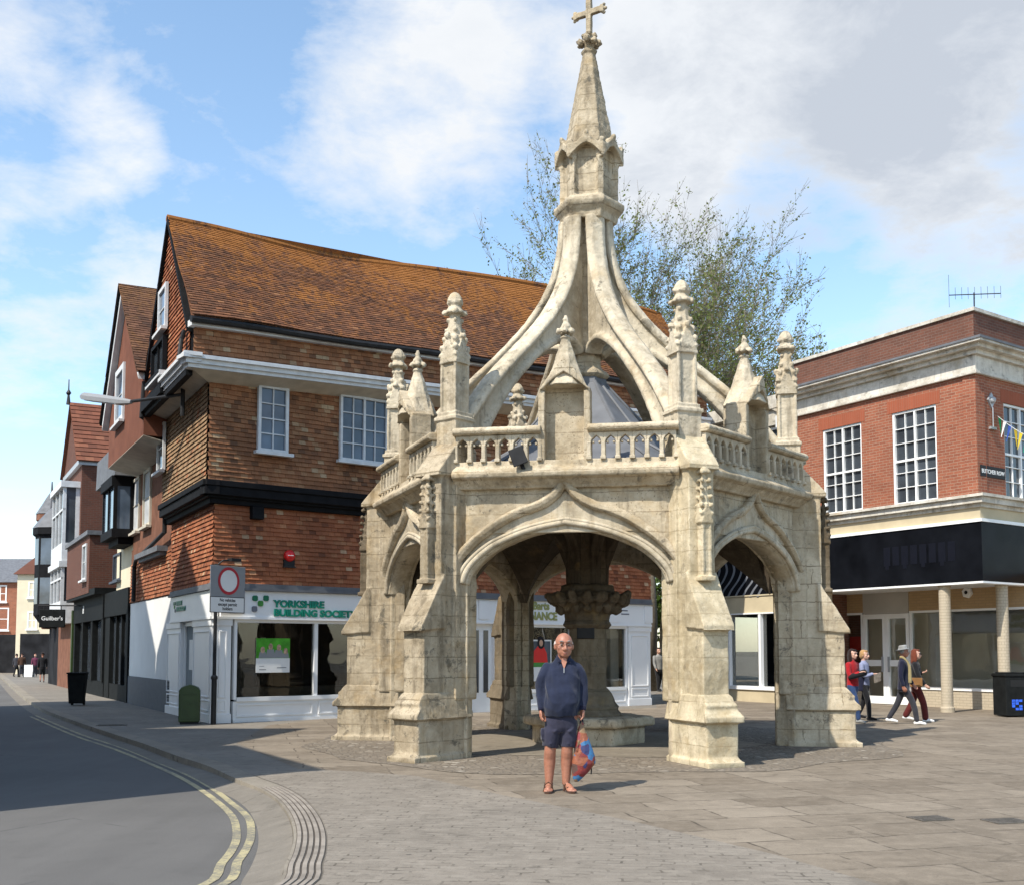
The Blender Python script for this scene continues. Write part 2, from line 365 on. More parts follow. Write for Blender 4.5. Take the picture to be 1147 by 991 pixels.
class MB:
    def __init__(s): s.v = []; s.f = []; s.tint = []
    def add(s, vs, fs, T=None, tint=0.5):
        o = len(s.v)
        s.v += [T @ Vector(p) if T is not None else Vector(p) for p in vs]
        for f in fs: s.f.append([i + o for i in f]); s.tint.append(tint)
        return s
    def box(s, x0, x1, y0, y1, z0, z1, T=None):
        vs = [(x, y, z) for z in (z0, z1) for x, y in ((x0, y0), (x1, y0), (x1, y1), (x0, y1))]
        return s.add(vs, [(3, 2, 1, 0), (4, 5, 6, 7), (0, 1, 5, 4), (1, 2, 6, 5), (2, 3, 7, 6), (3, 0, 4, 7)], T)
    def hexa(s, b, t):
        """eight corner points: four below, four above (same order)"""
        return s.add(list(b) + list(t), [(3, 2, 1, 0), (4, 5, 6, 7), (0, 1, 5, 4), (1, 2, 6, 5), (2, 3, 7, 6), (3, 0, 4, 7)])
    def prism(s, poly, y0, y1, T=None):
        """polygon in (x,z), extruded along y"""
        n = len(poly)
        vs = [(x, y0, z) for x, z in poly] + [(x, y1, z) for x, z in poly]
        fs = [tuple(range(n)), tuple(range(2 * n - 1, n - 1, -1))]
        fs += [(i, i + n, (i + 1) % n + n, (i + 1) % n) for i in range(n)]
        return s.add(vs, fs, T)
    def loft(s, rings, cap=True):
        n = len(rings[0]); vs = [p for r in rings for p in r]; fs = []
        for k in range(len(rings) - 1):
            for i in range(n):
                fs.append((k * n + i, k * n + (i + 1) % n, (k + 1) * n + (i + 1) % n, (k + 1) * n + i))
        if cap:
            fs.append(tuple(range(n - 1, -1, -1))); m = (len(rings) - 1) * n
            fs.append(tuple(range(m, m + n)))
        return s.add(vs, fs)
    def lathe(s, prof, n, rot=0.0, c=(0, 0), cap=True):
        return s.loft([[(c[0] + r * math.cos(rot + 2 * math.pi * i / n), c[1] + r * math.sin(rot + 2 * math.pi * i / n), z) for i in range(n)] for r, z in prof], cap)
    def tube(s, pts, rad, n=8, cap=True):
        pts = [Vector(p) for p in pts]; rings = []
        if not isinstance(rad, (list, tuple)): rad = [rad] * len(pts)
        up = None
        for i, p in enumerate(pts):
            d = (pts[min(i + 1, len(pts) - 1)] - pts[max(i - 1, 0)]).normalized()
            if up is None:
                up = Vector((0, 0, 1)) if abs(d.z) < .9 else Vector((1, 0, 0))
            a = d.cross(up); a.normalize(); b_ = a.cross(d); b_.normalize(); up = b_
            r = rad[i]
            rx, ry = r if isinstance(r, tuple) else (r, r)
            rings.append([p + a * rx * math.cos(2 * math.pi * k / n) + b_ * ry * math.sin(2 * math.pi * k / n) for k in range(n)])
        return s.loft(rings, cap)
    def sweep(s, pts, nrm, prof):
        """profile (a,b): a along nrm, b along the in-plane normal of the path"""
        pts = [Vector(p) for p in pts]; nrm = Vector(nrm); rings = []
        for i, p in enumerate(pts):
            d = (pts[min(i + 1, len(pts) - 1)] - pts[max(i - 1, 0)]).normalized()
            q = nrm.cross(d).normalized()
            rings.append([p + nrm * a + q * b for a, b in prof])
        return s.loft(rings)
    def ball(s, c, r, n=8, m=6, jit=0.0, sc_=(1, 1, 1)):
        c = Vector(c); vs = []; fs = []
        for j in range(1, m):
            th = math.pi * j / m
            for i in range(n):
                ph = 2 * math.pi * i / n
                k = r * (1 + jit * (rnd.random() - .5) * 2)
                vs.append(c + Vector((k * math.sin(th) * math.cos(ph) * sc_[0], k * math.sin(th) * math.sin(ph) * sc_[1], k * math.cos(th) * sc_[2])))
        top = len(vs); vs.append(c + Vector((0, 0, r * sc_[2]))); vs.append(c - Vector((0, 0, r * sc_[2])))
        for j in range(m - 2):
            for i in range(n):
                a = j * n + i; b_ = j * n + (i + 1) % n
                fs.append((a, a + n, b_ + n, b_))
        for i in range(n):
            fs.append((top, i, (i + 1) % n)); q = (m - 2) * n
            fs.append((top + 1, q + (i + 1) % n, q + i))
        return s.add(vs, fs)
    def mesh(s, name, tint=False):
        me = bpy.data.meshes.new(name)
        me.from_pydata([tuple(p) for p in s.v], [], s.f)
        if tint:
            a = me.attributes.new('tint', 'FLOAT', 'FACE'); a.data.foreach_set('value', s.tint)
        me.update()
        return me
    def build(s, name, mat, parent=None, local=False, smooth=False, bevel=0.0, tint=False, fix=True, weather=None):
        me = s.mesh(name, tint)
        if fix and not tint:
            bm = bmesh.new(); bm.from_mesh(me); bmesh.ops.recalc_face_normals(bm, faces=bm.faces); bm.to_mesh(me); bm.free()
        if weather: me = weathered(me, *weather); smooth = True
        boxuv(me)
        me.materials.append(mat if not isinstance(mat, str) else M[mat])
        o = bpy.data.objects.new(name, me); COL.objects.link(o)
        if smooth:
            me.polygons.foreach_set('use_smooth', [True] * len(me.polygons))
        if parent is not None:
            o.parent = parent
            if not local and parent.type == 'EMPTY': o.location = -parent.location
        if bevel:
            b = o.modifiers.new('edges', 'BEVEL'); b.width = bevel; b.segments = 1; b.limit_method = 'ANGLE'; b.angle_limit = R_(40)
        return o

def evalmesh(me, mods):
    o = bpy.data.objects.new('tmp', me); COL.objects.link(o)
    for typ, kw in mods:
        m = o.modifiers.new(typ, typ)
        for k, v in kw.items(): setattr(m, k, v)
    bpy.context.view_layer.update()
    dg = bpy.context.evaluated_depsgraph_get()
    out = bpy.data.meshes.new_from_object(o.evaluated_get(dg))
    bpy.data.objects.remove(o); bpy.data.meshes.remove(me)
    out.materials.clear()
    return out
def weathered(me, vox=.03, amp=.012, freq=5.0):
    nm = me.name
    me = evalmesh(me, [('REMESH', dict(mode='VOXEL', voxel_size=vox, adaptivity=0))])
    me.name = nm
    cos = [v.co.copy() for v in me.vertices]; nrm = [v.normal.copy() for v in me.vertices]
    for i, v in enumerate(me.vertices):
        c = cos[i]
        d = noise.noise(c * freq) * amp + noise.noise(c * freq * 3.3) * amp * .5
        v.co = c + nrm[i] * (d - amp * .3)
    me.update()
    return me
def spline(pts, k=5):
    pts = [Vector(p) for p in pts]; out = []
    for i in range(len(pts) - 1):
        p0 = pts[max(i - 1, 0)]; p1 = pts[i]; p2 = pts[i + 1]; p3 = pts[min(i + 2, len(pts) - 1)]
        for j in range(k):
            t = j / k
            out.append(.5 * ((2 * p1) + (p2 - p0) * t + (2 * p0 - 5 * p1 + 4 * p2 - p3) * t * t + (3 * p1 - p0 - 3 * p2 + p3) * t ** 3))
    out.append(pts[-1]); return out

def tag(o, label=None, cat=None, group=None, kind=None):
    if label: o['label'] = label
    if cat: o['category'] = cat
    if group: o['group'] = group
    if kind: o['kind'] = kind
    return o
def thing(name, loc, label, cat, group=None, rz=0.0):
    o = bpy.data.objects.new(name, None); COL.objects.link(o)
    o.location = loc; o.rotation_euler = (0, 0, rz); o.empty_display_size = .3
    return tag(o, label, cat, group)
def copyobj(o, parent):
    c = o.copy(); COL.objects.link(c); c.parent = parent; return c
def text(name, body, size, mat, parent, T, ext=.006, bold=.0, align='LEFT', sx=1.0):
    cu = bpy.data.curves.new(name, 'FONT'); cu.body = body; cu.size = size; cu.extrude = ext; cu.offset = bold; cu.align_x = align
    cu.space_line = .95; cu.resolution_u = 3
    o = bpy.data.objects.new('tmp', cu); COL.objects.link(o)
    bpy.context.view_layer.update()
    me = bpy.data.meshes.new_from_object(o.evaluated_get(bpy.context.evaluated_depsgraph_get()))
    bpy.data.objects.remove(o); bpy.data.curves.remove(cu)
    me.transform(T @ Matrix.Diagonal((sx, 1, 1, 1)))
    me.materials.clear(); me.materials.append(M[mat]); me.name = name
    ob = bpy.data.objects.new(name, me); COL.objects.link(ob)
    if parent is not None:
        ob.parent = parent
        if parent.type == 'EMPTY': ob.location = -parent.location
    return ob

class Plane:
    """vertical wall plane: origin p0, horizontal unit direction d, outward normal n; t metres along, z up, o metres outward"""
    def __init__(s, p0, d, n): s.p0 = Vector((p0[0], p0[1], 0)); s.d = Vector((d[0], d[1], 0)).normalized(); s.n = Vector((n[0], n[1], 0)).normalized()
    def pt(s, t, z, o=0.0): return s.p0 + s.d * t + s.n * o + Vector((0, 0, z))
    def at(s, px, py, o=0.0):
        r = ray(px, py); p = s.p0 + s.n * o
        # solve k*r.xy = p + t d
        det = r.x * (-s.d.y) + r.y * s.d.x
        k = (p.x * (-s.d.y) + p.y * s.d.x) / det
        t = (r.x * p.y - r.y * p.x) / -det if False else ((r.x * k - p.x) * s.d.x + (r.y * k - p.y) * s.d.y)
        return t, HC + r.z * k
    def box(s, mb, t0, t1, z0, z1, o0, o1):
        b = [s.pt(t0, z0, o0), s.pt(t1, z0, o0), s.pt(t1, z0, o1), s.pt(t0, z0, o1)]
        t = [s.pt(t0, z1, o0), s.pt(t1, z1, o0), s.pt(t1, z1, o1), s.pt(t0, z1, o1)]
        mb.hexa(b, t); return mb
    def poly(s, mb, pts, o0, o1):
        n = len(pts)
        vs = [s.pt(t, z, o0) for t, z in pts] + [s.pt(t, z, o1) for t, z in pts]
        fs = [tuple(range(n)), tuple(range(2 * n - 1, n - 1, -1))] + [(i, i + n, (i + 1) % n + n, (i + 1) % n) for i in range(n)]
        mb.add(vs, fs); return mb
    def T(s, t, z, o):
        x = s.d; zz = Vector((0, 0, 1)); m = Matrix((x, zz, s.n)).transposed().to_4x4()
        p = s.pt(t, z, o); m.translation = p
        return m
    def off(s, o, t=0): return Plane(s.pt(t, 0, o), s.d, s.n)
    def holed(s, mb, t0, t1, z0, z1, holes, o0, o1):
        """wall with rectangular holes"""
        ts = sorted({t0, t1, *[min(max(h[i], t0), t1) for h in holes for i in (0, 1)]}); zs = sorted({z0, z1, *[min(max(h[i], z0), z1) for h in holes for i in (2, 3)]})
        for a, b in zip(ts, ts[1:]):
            run = None
            for c, d in zip(zs, zs[1:]):
                inh = any(h[0] <= (a + b) / 2 <= h[1] and h[2] <= (c + d) / 2 <= h[3] for h in holes)
                if inh:
                    if run: s.box(mb, a, b, run[0], run[1], o0, o1)
                    run = None
                else: run = (run[0], d) if run else (c, d)
            if run: s.box(mb, a, b, run[0], run[1], o0, o1)
        return mb

def window(pl, t0, t1, z0, z1, cols, rows, parent, fmat='white', pmat='pane', fw=.06, mw=.022, o=.0, depth=.06, lights=1, transom=None, sill=True, name='window', vis=.03):
    if t0 > t1: t0, t1 = t1, t0
    mb = MB()
    pl.box(mb, t0, t0 + fw, z0, z1, o - depth, o + .01); pl.box(mb, t1 - fw, t1, z0, z1, o - depth, o + .01)
    pl.box(mb, t0 + fw, t1 - fw, z1 - fw, z1, o - depth, o + .008); pl.box(mb, t0 + fw, t1 - fw, z0, z0 + fw, o - depth, o + .008)
    W = (t1 - t0 - 2 * fw) / lights
    for l in range(lights):
        a = t0 + fw + l * W
        if l: pl.box(mb, a - fw * .45, a + fw * .45, z0 + fw, z1 - fw, o - depth, o + .004)
        for c in range(1, cols):
            x = a + W * c / cols; pl.box(mb, x - mw / 2, x + mw / 2, z0 + fw, z1 - fw, o - depth + .01, o - .012)
    zt = []
    if transom: zt = [z0 + (z1 - z0) * transom]; pl.box(mb, t0 + fw, t1 - fw, zt[0] - fw * .45, zt[0] + fw * .45, o - depth, o + .002)
    for r in range(1, rows):
        zz = z0 + fw + (z1 - z0 - 2 * fw) * r / rows
        if transom and abs(zz - zt[0]) < .1: continue
        pl.box(mb, t0 + fw, t1 - fw, zz - mw / 2, zz + mw / 2, o - depth + .012, o - .014)
    fr = mb.build(name, fmat, parent)
    g = MB(); pl.box(g, t0 + fw * .5, t1 - fw * .5, z0 + fw * .5, z1 - fw * .5, o - depth + .016, o - depth + .024)
    g.build('pane', pmat, fr)
    if sill:
        q = MB(); pl.box(q, t0 - .09, t1 + .09, z0 - .075, z0 - .004, o - .03, o + .11); q.build('sill', fmat, fr)
    return fr

def tilefield(mb, org, ud, vd, nd, W, H, tw, g, inside, warp=None, thick=.034):
    """overlapping clay tiles, each its own shape; inside(u,v) trims"""
    rows = int(H / g) + 1
    for r in range(rows):
        v0 = r * g; off = (r % 2) * tw / 2 - rnd.random() * .03
        n = int(W / tw) + 2
        sag = rnd.uniform(-.004, .004)
        for i in range(n):
            a = i * tw - off; b = a + tw - .003
            a = max(a, 0); b = min(b, W)
            if b - a < .03: continue
            um = (a + b) / 2
            if not inside(um, v0 + g * .5): continue
            v1 = min(v0 + g * 1.08, H); dz = rnd.uniform(-.0045, .0045) + sag * 1.6; lift = thick + rnd.uniform(-.003, .006)
            tilt = rnd.uniform(-.005, .005)
            pts = []
            for (uu, vv, oo) in ((a, v0 + dz, lift - tilt), (b, v0 + dz, lift + tilt), (b, v1, .006), (a, v1, .006), (a, v0 + dz, .0), (b, v0 + dz, .0)):
                p = org + ud * uu + vd * vv + nd * oo
                if warp: p = p + warp(uu, vv)
                pts.append(p)
            mb.add(pts, [(0, 1, 2, 3), (4, 5, 1, 0)], None, min(1, max(0, rnd.gauss(.5, .24))))
    return mb

# ------------------------------------------------------------------ sky
w = bpy.data.worlds.new('World'); sc.world = w; w.use_nodes = True
t = NT(w.node_tree); bg = w.node_tree.nodes['Background']
sky = t.node('ShaderNodeTexSky'); sky.sky_type = 'NISHITA'; sky.sun_disc = False
sky.sun_elevation = EL; sky.sun_rotation = math.atan2(SUN.x, SUN.y); sky.air_density = 1.0; sky.dust_density = .6; sky.ozone_density = 1.4
d = t.node('ShaderNodeTexCoord').outputs['Generated']
sep = t.node('ShaderNodeSeparateXYZ'); t.l.new(d, sep.inputs[0])
den = t.math('ADD', t.math('MAXIMUM', sep.outputs[2], 0.0), .22)
cx_ = t.math('DIVIDE', sep.outputs[0], den); cy_ = t.math('DIVIDE', sep.outputs[1], den)
cmb = t.node('ShaderNodeCombineXYZ'); t.l.new(cx_, cmb.inputs[0]); t.l.new(cy_, cmb.inputs[1]); cmb.inputs[2].default_value = 3.7
n1 = t.noise(cmb.outputs[0], 1.15, 9, .56, .25)
n2 = t.noise(cmb.outputs[0], 3.2, 6, .6, .1)
# banks of cloud in set parts of the sky, clear blue between
bias = -.195
for px, py, rad, wgt in ((640, -60, 12, .17), (470, 110, 7.5, .12), (900, 50, 11, .24), (1130, 90, 8, .17), (1120, 330, 6, .19), (960, 330, 4, .10), (20, 90, 2.3, .08), (125, 165, 2.8, .12), (40, 430, 5, .10), (150, 290, 2.2, .11), (890, 245, 4.0, -.12), (560, 230, 4, -.06), (250, 60, 5, -.05), (40, 560, 6, .09)):
    v = ray(px, py).normalized()
    dp = t.node('ShaderNodeVectorMath', operation='DOT_PRODUCT'); t.l.new(d, dp.inputs[0]); dp.inputs[1].default_value = v
    mr = t.node('ShaderNodeMapRange', interpolation_type='SMOOTHSTEP'); t.l.new(dp.outputs['Value'], mr.inputs[0])
    mr.inputs[1].default_value = math.cos(R_(rad * 1.15)); mr.inputs[2].default_value = math.cos(R_(rad * .2)); mr.inputs[3].default_value = 0; mr.inputs[4].default_value = wgt
    bias = t.math('ADD', mr.outputs[0], bias)
n3 = t.noise(cmb.outputs[0], 8.0, 9, .68, .3)
m_ = t.math('ADD', t.math('ADD', n1, t.math('MULTIPLY', t.math('SUBTRACT', n2, .5), .55)), t.math('ADD', bias, t.math('MULTIPLY', t.math('SUBTRACT', n3, .5), .26)))
mask = t.ramp(m_, [(.41, 0.0), (.48, .38), (.60, .97)])
gr = t.node('ShaderNodeVectorMath', operation='DOT_PRODUCT'); t.l.new(d, gr.inputs[0]); gr.inputs[1].default_value = ray(1120, 20).normalized()
grm = t.math('POWER', gr.outputs['Value'], 14)
shade = t.ramp(t.math('ADD', t.math('ADD', t.math('MULTIPLY', n2, .5), t.math('MULTIPLY', t.math('SUBTRACT', n3, .5), .3)), t.math('ADD', t.math('MULTIPLY', m_, .32), t.math('MULTIPLY', grm, .34))), [(.40, (10.0, 10.15, 10.3)), (.64, (8.9, 9.2, 9.6)), (.84, (6.0, 6.5, 7.3))])
hs = t.node('ShaderNodeHueSaturation'); hs.inputs['Hue'].default_value = .492; hs.inputs['Saturation'].default_value = .98; hs.inputs['Value'].default_value = 2.75; t.l.new(sky.outputs[0], hs.inputs['Color'])
t.set(bg.inputs['Color'], t.mix(mask, hs.outputs[0], shade))
bg.inputs['Strength'].default_value = .08

# ================================================================== MARKET CROSS
CX, CY, PHI = 1.31, 19.35, R_(-9.6)
HEX = [R_(-120 + 60 * k) for k in range(6)]
cross = thing('market_cross', (CX, CY, 0), 'pale medieval stone market cross with open arches, flying ribs and a cross on its spire', 'market cross', rz=PHI)
RR, AP = 3.42, 2.96

# --- one radial buttress (pointing along +x), copied to the six corners
def radial(mb, prof, hw):            # (r,z) polygon, half width
    mb.prism(prof, -hw, hw)
mb = MB()
radial(mb, [(3.22, .85), (4.27, .85), (4.27, 1.93), (3.93, 2.58), (3.93, 4.2), (3.56, 4.66), (3.56, 4.78), (3.22, 4.78)], .205)
radial(mb, [(3.2, .85), (3.66, .85), (3.66, 4.3), (3.2, 4.3)], .265)
radial(mb, [(3.85, 1.90), (4.36, 1.86), (4.36, 1.93), (3.9, 2.68), (3.85, 2.68)], .245)
radial(mb, [(3.55, 4.17), (4.02, 4.13), (4.02, 4.2), (3.55, 4.74), (3.5, 4.74)], .245)
buttress = mb.build('buttress', 'stone', cross, local=True, weather=(.02, .0085, 4.5))
mb = MB()
radial(mb, [(3.36, 0), (4.5, 0), (4.5, .07), (4.42, .13), (4.42, .62), (3.36, .62)], .25)
mb.box(3.33, 4.52, -.28, .28, 0, .08)
radial(mb, [(3.3, .6), (4.5, .6), (4.5, .68), (4.44, .72), (4.4, .78), (4.42, .83), (4.28, .98), (3.3, .98)], .30)
mb.v = [Vector((p.x, p.y * (.72 if p.z > .9 else .85 if p.z > .74 else 1), p.z)) for p in mb.v]
plinth = mb.build('plinth', 'stone', buttress, local=True, weather=(.0185, .008, 5))
def gablet(mb, c, w, z0, z1, ang, dep):
    T = Matrix.Translation((c[0], c[1], 0)) @ Matrix.Rotation(ang, 4, 'Z')
    mb.prism([(-w, z0), (w, z0), (w * .75, z0 + (z1 - z0) * .3), (.02, z1), (-.02, z1), (-w * .75, z0 + (z1 - z0) * .3)], dep - .05, dep + .02, T)
def pinnacle_mb(c, z0, sc_=1.0):
    mb = MB(); x, y = c
    T = lambda: Matrix.Translation((x, y, 0))
    mb.box(-.20, .20, -.20, .20, z0 - .5, z0 - .06, T()); mb.box(-.225, .225, -.225, .225, z0 - .06, z0, T()); mb.box(-.19, .19, -.19, .19, z0, z0 + .07, T())
    mb.box(-.13, .13, -.13, .13, z0 + .07, z0 + 1.25, T())
    for sx in (-1, 1):
        for sy in (-1, 1): mb.box(sx * .135 - .025, sx * .135 + .025, sy * .135 - .025, sy * .135 + .025, z0 + .07, z0 + .92, T())
    for k in range(4):
        gablet(mb, c, .17, z0 + .82, z0 + 1.24, k * math.pi / 2, .155)
        a = k * math.pi / 2 + math.pi / 4
        for zz, rr, s in ((.95, .2, .05), (1.06, .19, .055), (1.2, .16, .05)):
            mb.ball((x + rr * math.cos(a), y + rr * math.sin(a), z0 + zz), s, 6, 5, .2)
        a = k * math.pi / 2
        mb.ball((x + .17 * math.cos(a), y + .17 * math.sin(a), z0 + 1.24), .055, 6, 5, .2)
        for zz, rr, s in ((1.34, .13, .04), (1.5, .105, .036)):
            a2 = a + math.pi / 4
            mb.ball((x + rr * math.cos(a2), y + rr * math.sin(a2), z0 + zz), s, 6, 5, .2)
    mb.lathe([(.15, z0 + 1.2), (.095, z0 + 1.5), (.085, z0 + 1.58), (.16, z0 + 1.6), (.165, z0 + 1.63), (.12, z0 + 1.68), (.10, z0 + 1.72), (.13, z0 + 1.76), (.12, z0 + 1.84), (.07, z0 + 1.92), (.02, z0 + 1.95)], 8, 0, c)
    for k in range(4):
        a = k * math.pi / 2 + math.pi / 4
        mb.ball((x + .15 * math.cos(a), y + .15 * math.sin(a), z0 + 1.62), .05, 6, 5, .2)
        mb.ball((x + .1 * math.cos(a + .7), y + .1 * math.sin(a + .7), z0 + 1.78), .05, 6, 5, .2)
    return mb
pinnacle = pinnacle_mb((RR, 0), 5.08).build('pinnacle', 'carved', buttress, local=True, weather=(.0125, .007, 9))
mb = MB(); T = Matrix.Translation((3.99, 0, 0))
mb.box(-.12, .12, -.12, .12, 2.55, 2.62, T); mb.box(-.075, .075, -.075, .075, 2.62, 3.5, T)
for s in (-1, 1): mb.box(.05, .09, s * .06 - .02, s * .06 + .02, 2.62, 3.4, T)
for k in range(4): gablet(mb, (3.99, 0), .1, 3.36, 3.64, k * math.pi / 2, .085)
mb.lathe([(.09, 3.5), (.05, 3.95), (.03, 4.06), (.08, 4.08), (.07, 4.14), (.02, 4.18)], 6, 0, (3.99, 0))
for zz in (3.5, 3.62, 3.74, 3.86, 3.97, 4.09):
    for k in range(4):
        a = k * math.pi / 2 + math.pi / 4; q = .12 - (zz - 3.5) * .07
        mb.ball((3.99 + q * math.cos(a), q * math.sin(a), zz), .036, 6, 5, .25)
bshaft = mb.build('attached_shaft', 'carved', buttress, local=True, weather=(.0135, .008, 9))
bm_mats = ['stone_old', 'stone_new', 'stone', 'inner_shade', 'inner_shade', 'stone_old']
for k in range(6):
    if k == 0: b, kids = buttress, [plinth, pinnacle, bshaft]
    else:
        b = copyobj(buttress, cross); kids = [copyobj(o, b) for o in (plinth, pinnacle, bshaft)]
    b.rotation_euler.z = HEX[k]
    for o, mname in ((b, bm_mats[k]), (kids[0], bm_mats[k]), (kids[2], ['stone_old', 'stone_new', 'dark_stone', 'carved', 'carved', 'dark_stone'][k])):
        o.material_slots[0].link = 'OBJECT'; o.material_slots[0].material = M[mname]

# --- one arched side (outward normal +x), copied to the six sides
half = [(1.46, 2.55), (1.4, 2.72), (1.27, 2.88), (1.06, 3.05), (.82, 3.17), (.55, 3.27), (.27, 3.34), (0, 3.385)]
arch = [(v.x, v.y) for v in spline([(y, z, 0) for y, z in half], 4)]
full = [(-y, z) for y, z in arch] + [(y, z) for y, z in arch[::-1]][1:]
mb = MB()
T90 = Matrix(((0, 1, 0, 0), (1, 0, 0, 0), (0, 0, 1, 0), (0, 0, 0, 1)))     # prism (x,z,y) -> (y->x)
for (y0, z0), (y1, z1) in zip(full, full[1:]):
    mb.prism([(y0, z0), (y1, z1), (y1, 4.0), (y0, 4.0)], 2.76, 3.16, T90)
for s in (-1, 1):
    mb.prism([(s * 1.46, 0), (s * 1.72, 0), (s * 1.72, 4.0), (s * 1.46, 4.0)], 2.78, 3.13, T90)
arch_wall = mb.build('arch_wall', 'stone', cross, local=True, weather=(.022, .007, 5))
mb = MB()
def p3(lst, x): return [Vector((x, y, z)) for y, z in lst]
def scaled(k, dz): return [(y * k, 2.55 + (z - 2.55) * k + dz) for y, z in full]
rollp = lambda r: [(r * math.cos(a), r * math.sin(a)) for a in [2 * math.pi * i / 8 for i in range(8)]]
mb.sweep(p3(scaled(1.0, .0), 3.12), (1, 0, 0), [(-.3, .0), (.0, -.01), (.06, .05), (.02, .1), (-.3, .12)])
mb.sweep(p3(scaled(1.055, .02), 3.19), (1, 0, 0), rollp(.045))
mb.sweep(p3(scaled(1.10, .03), 3.2), (1, 0, 0), rollp(.03))
mb.build('arch_moulding', 'carved', arch_wall, local=True, smooth=True)
hh = [(1.68, 2.82), (1.5, 3.05), (1.26, 3.27), (.98, 3.46), (.7, 3.6), (.45, 3.68), (.26, 3.77), (.12, 3.89), (.035, 4.02)]
hl = [(v.x, v.y) for v in spline([(y, z, 0) for y, z in hh], 4)]
mb = MB()
for s in (-1, 1):
    mb.sweep([Vector((3.19, s * y, z)) for y, z in hl], (1, 0, 0), [(-.08, -.07), (.02, -.075), (.075, -.03), (.095, .03), (.05, .07), (-.08, .065)])
mb.ball((3.22, 0, 4.03), .075, 8, 6, .2); mb.box(3.1, 3.2, -.05, .05, 3.95, 4.06)
for s in (-1, 1): mb.ball((3.2, s * .09, 3.97), .05, 6, 5, .25)
mb.build('hood_mould', 'stone', arch_wall, local=True, weather=(.0125, .006, 8))
# tympanum between hood and arch, upper blank panels
mb = MB()
mb.prism([(-1.2, 3.3), (1.2, 3.3), (0, 3.9)], 3.1, 3.175, T90)
mb.build('tympanum', 'carved', arch_wall, local=True, bevel=.01)
# parapet
mb = MB()
prof = [(3.05, 3.95), (3.24, 3.95), (3.26, 3.99), (3.34, 4.07), (3.42, 4.1), (3.44, 4.17), (3.40, 4.2), (3.3, 4.27), (3.28, 4.36), (3.12, 4.36), (3.05, 4.3)]
T = T90
mb.add([(x, y, z) for y in (-1.66, 1.66) for x, z in prof], [tuple(range(11)), tuple(range(21, 10, -1))] + [(i, i + 11, (i + 1) % 11 + 11, (i + 1) % 11) for i in range(11)])
cornice = mb.build('string_course', 'stone', cross, local=True, weather=(.016, .006, 6))
bals = []
for s in (-1, 1):
    mb = MB(); a, b = (.36, 1.62)
    n = 6; wv = (b - a) / n
    for i in range(n):
        y0 = a + i * wv; yc = y0 + wv / 2; hw_ = wv / 2 - .028
        head = [(y0, 4.74), (y0, 4.58)] + [(yc - hw_ * math.cos(q), 4.58 + hw_ * 1.25 * math.sin(q) + (.02 if abs(q - math.pi / 2) < .1 else 0)) for q in [math.pi * j / 8 for j in range(9)]] + [(y0 + wv, 4.58), (y0 + wv, 4.74)]
        head = [(s * y, z) for y, z in head]
        mb.prism(head, 3.17, 3.29, T90)
        for q in (-1, 1):                                  # cusps
            mb.box(3.2, 3.26, s * (yc + q * hw_ * .62) - .018, s * (yc + q * hw_ * .62) + .018, 4.585, 4.625)
    for i in range(n + 1):
        yy = s * (a + i * wv)
        mb.box(3.16, 3.3, yy - .03, yy + .03, 4.34, 4.6)
        mb.box(3.14, 3.33, yy - .04, yy + .04, 4.34, 4.39)
    bal = mb.build('balustrade', 'carved', cross, local=True, bevel=.008); bals.append(bal)
    mb = MB()
    mb.add([(x, s * y, z) for y in (.34, 1.66) for x, z in [(3.12, 4.74), (3.33, 4.74), (3.37, 4.77), (3.37, 4.82), (3.32, 4.86), (3.14, 4.87), (3.10, 4.82), (3.10, 4.77)]],
           [tuple(range(8)), tuple(range(15, 7, -1))] + [(i, i + 8, (i + 1) % 8 + 8, (i + 1) % 8) for i in range(8)])
    rail = mb.build('top_rail', 'stone', bal, local=True, weather=(.0145, .006, 6))
# niche with gabled canopy and spirelet
mb = MB()
mb.box(3.12, 3.34, -.33, .33, 4.2, 5.4); mb.prism([(-.33, 5.38), (.33, 5.38), (0, 5.8)], 3.12, 3.34, T90)
for s in (-1, 1):
    mb.box(3.2, 3.52, s * .335 - .045, s * .335 + .045, 4.22, 5.42); mb.box(3.46, 3.55, s * .335 - .05, s * .335 + .05, 4.22, 5.36)
mb.prism([(-.36, 4.2), (.36, 4.2), (.36, 4.24), (.28, 4.27), (-.28, 4.27), (-.36, 4.24)], 3.2, 3.56, T90)
mb.lathe([(.05, 4.02), (.2, 4.12), (.3, 4.2)], 8, 0, (3.34, 0))
for j in range(8):      # pointed canopy opening
    q0, q1 = j / 8, (j + 1) / 8
    f = lambda q: 5.36 + .27 * (1 - abs(2 * q - 1) ** 1.15)
    g = lambda q: 5.40 + .46 * (1 - abs(2 * q - 1)) ** .95
    a, b = -.36 + .72 * q0, -.36 + .72 * q1
    mb.prism([(a, f(q0)), (b, f(q1)), (b, g(q1)), (a, g(q0))], 3.14, 3.58 + .07 * (1 - abs(q0 + q1 - 1)), T90)
mb.v = [Vector((p.x - .26, p.y, p.z)) for p in mb.v]
niche = mb.build('niche', 'stone', cross, local=True, weather=(.0145, .006, 6))
mb = MB()
mb.lathe([(.35, 5.44), (.31, 5.52), (.2, 5.78), (.075, 6.16), (.07, 6.18), (.1, 6.2), (.06, 6.24)], 8, R_(22.5), (3.34, 0))
for k in range(5): mb.ball((3.34 + .1 * math.cos(k * 1.256), .1 * math.sin(k * 1.256), 6.3), .052, 6, 5, .25)
mb.ball((3.34, 0, 6.36), .085, 8, 6, .15); mb.ball((3.34, 0, 6.47), .055, 6, 5, .15); mb.box(3.32, 3.36, -.02, .02, 6.4, 6.55)
mb.v = [Vector((p.x - .27, p.y, p.z)) for p in mb.v]
spirelet = mb.build('spirelet', 'carved', niche, local=True, weather=(.0145, .009, 8))
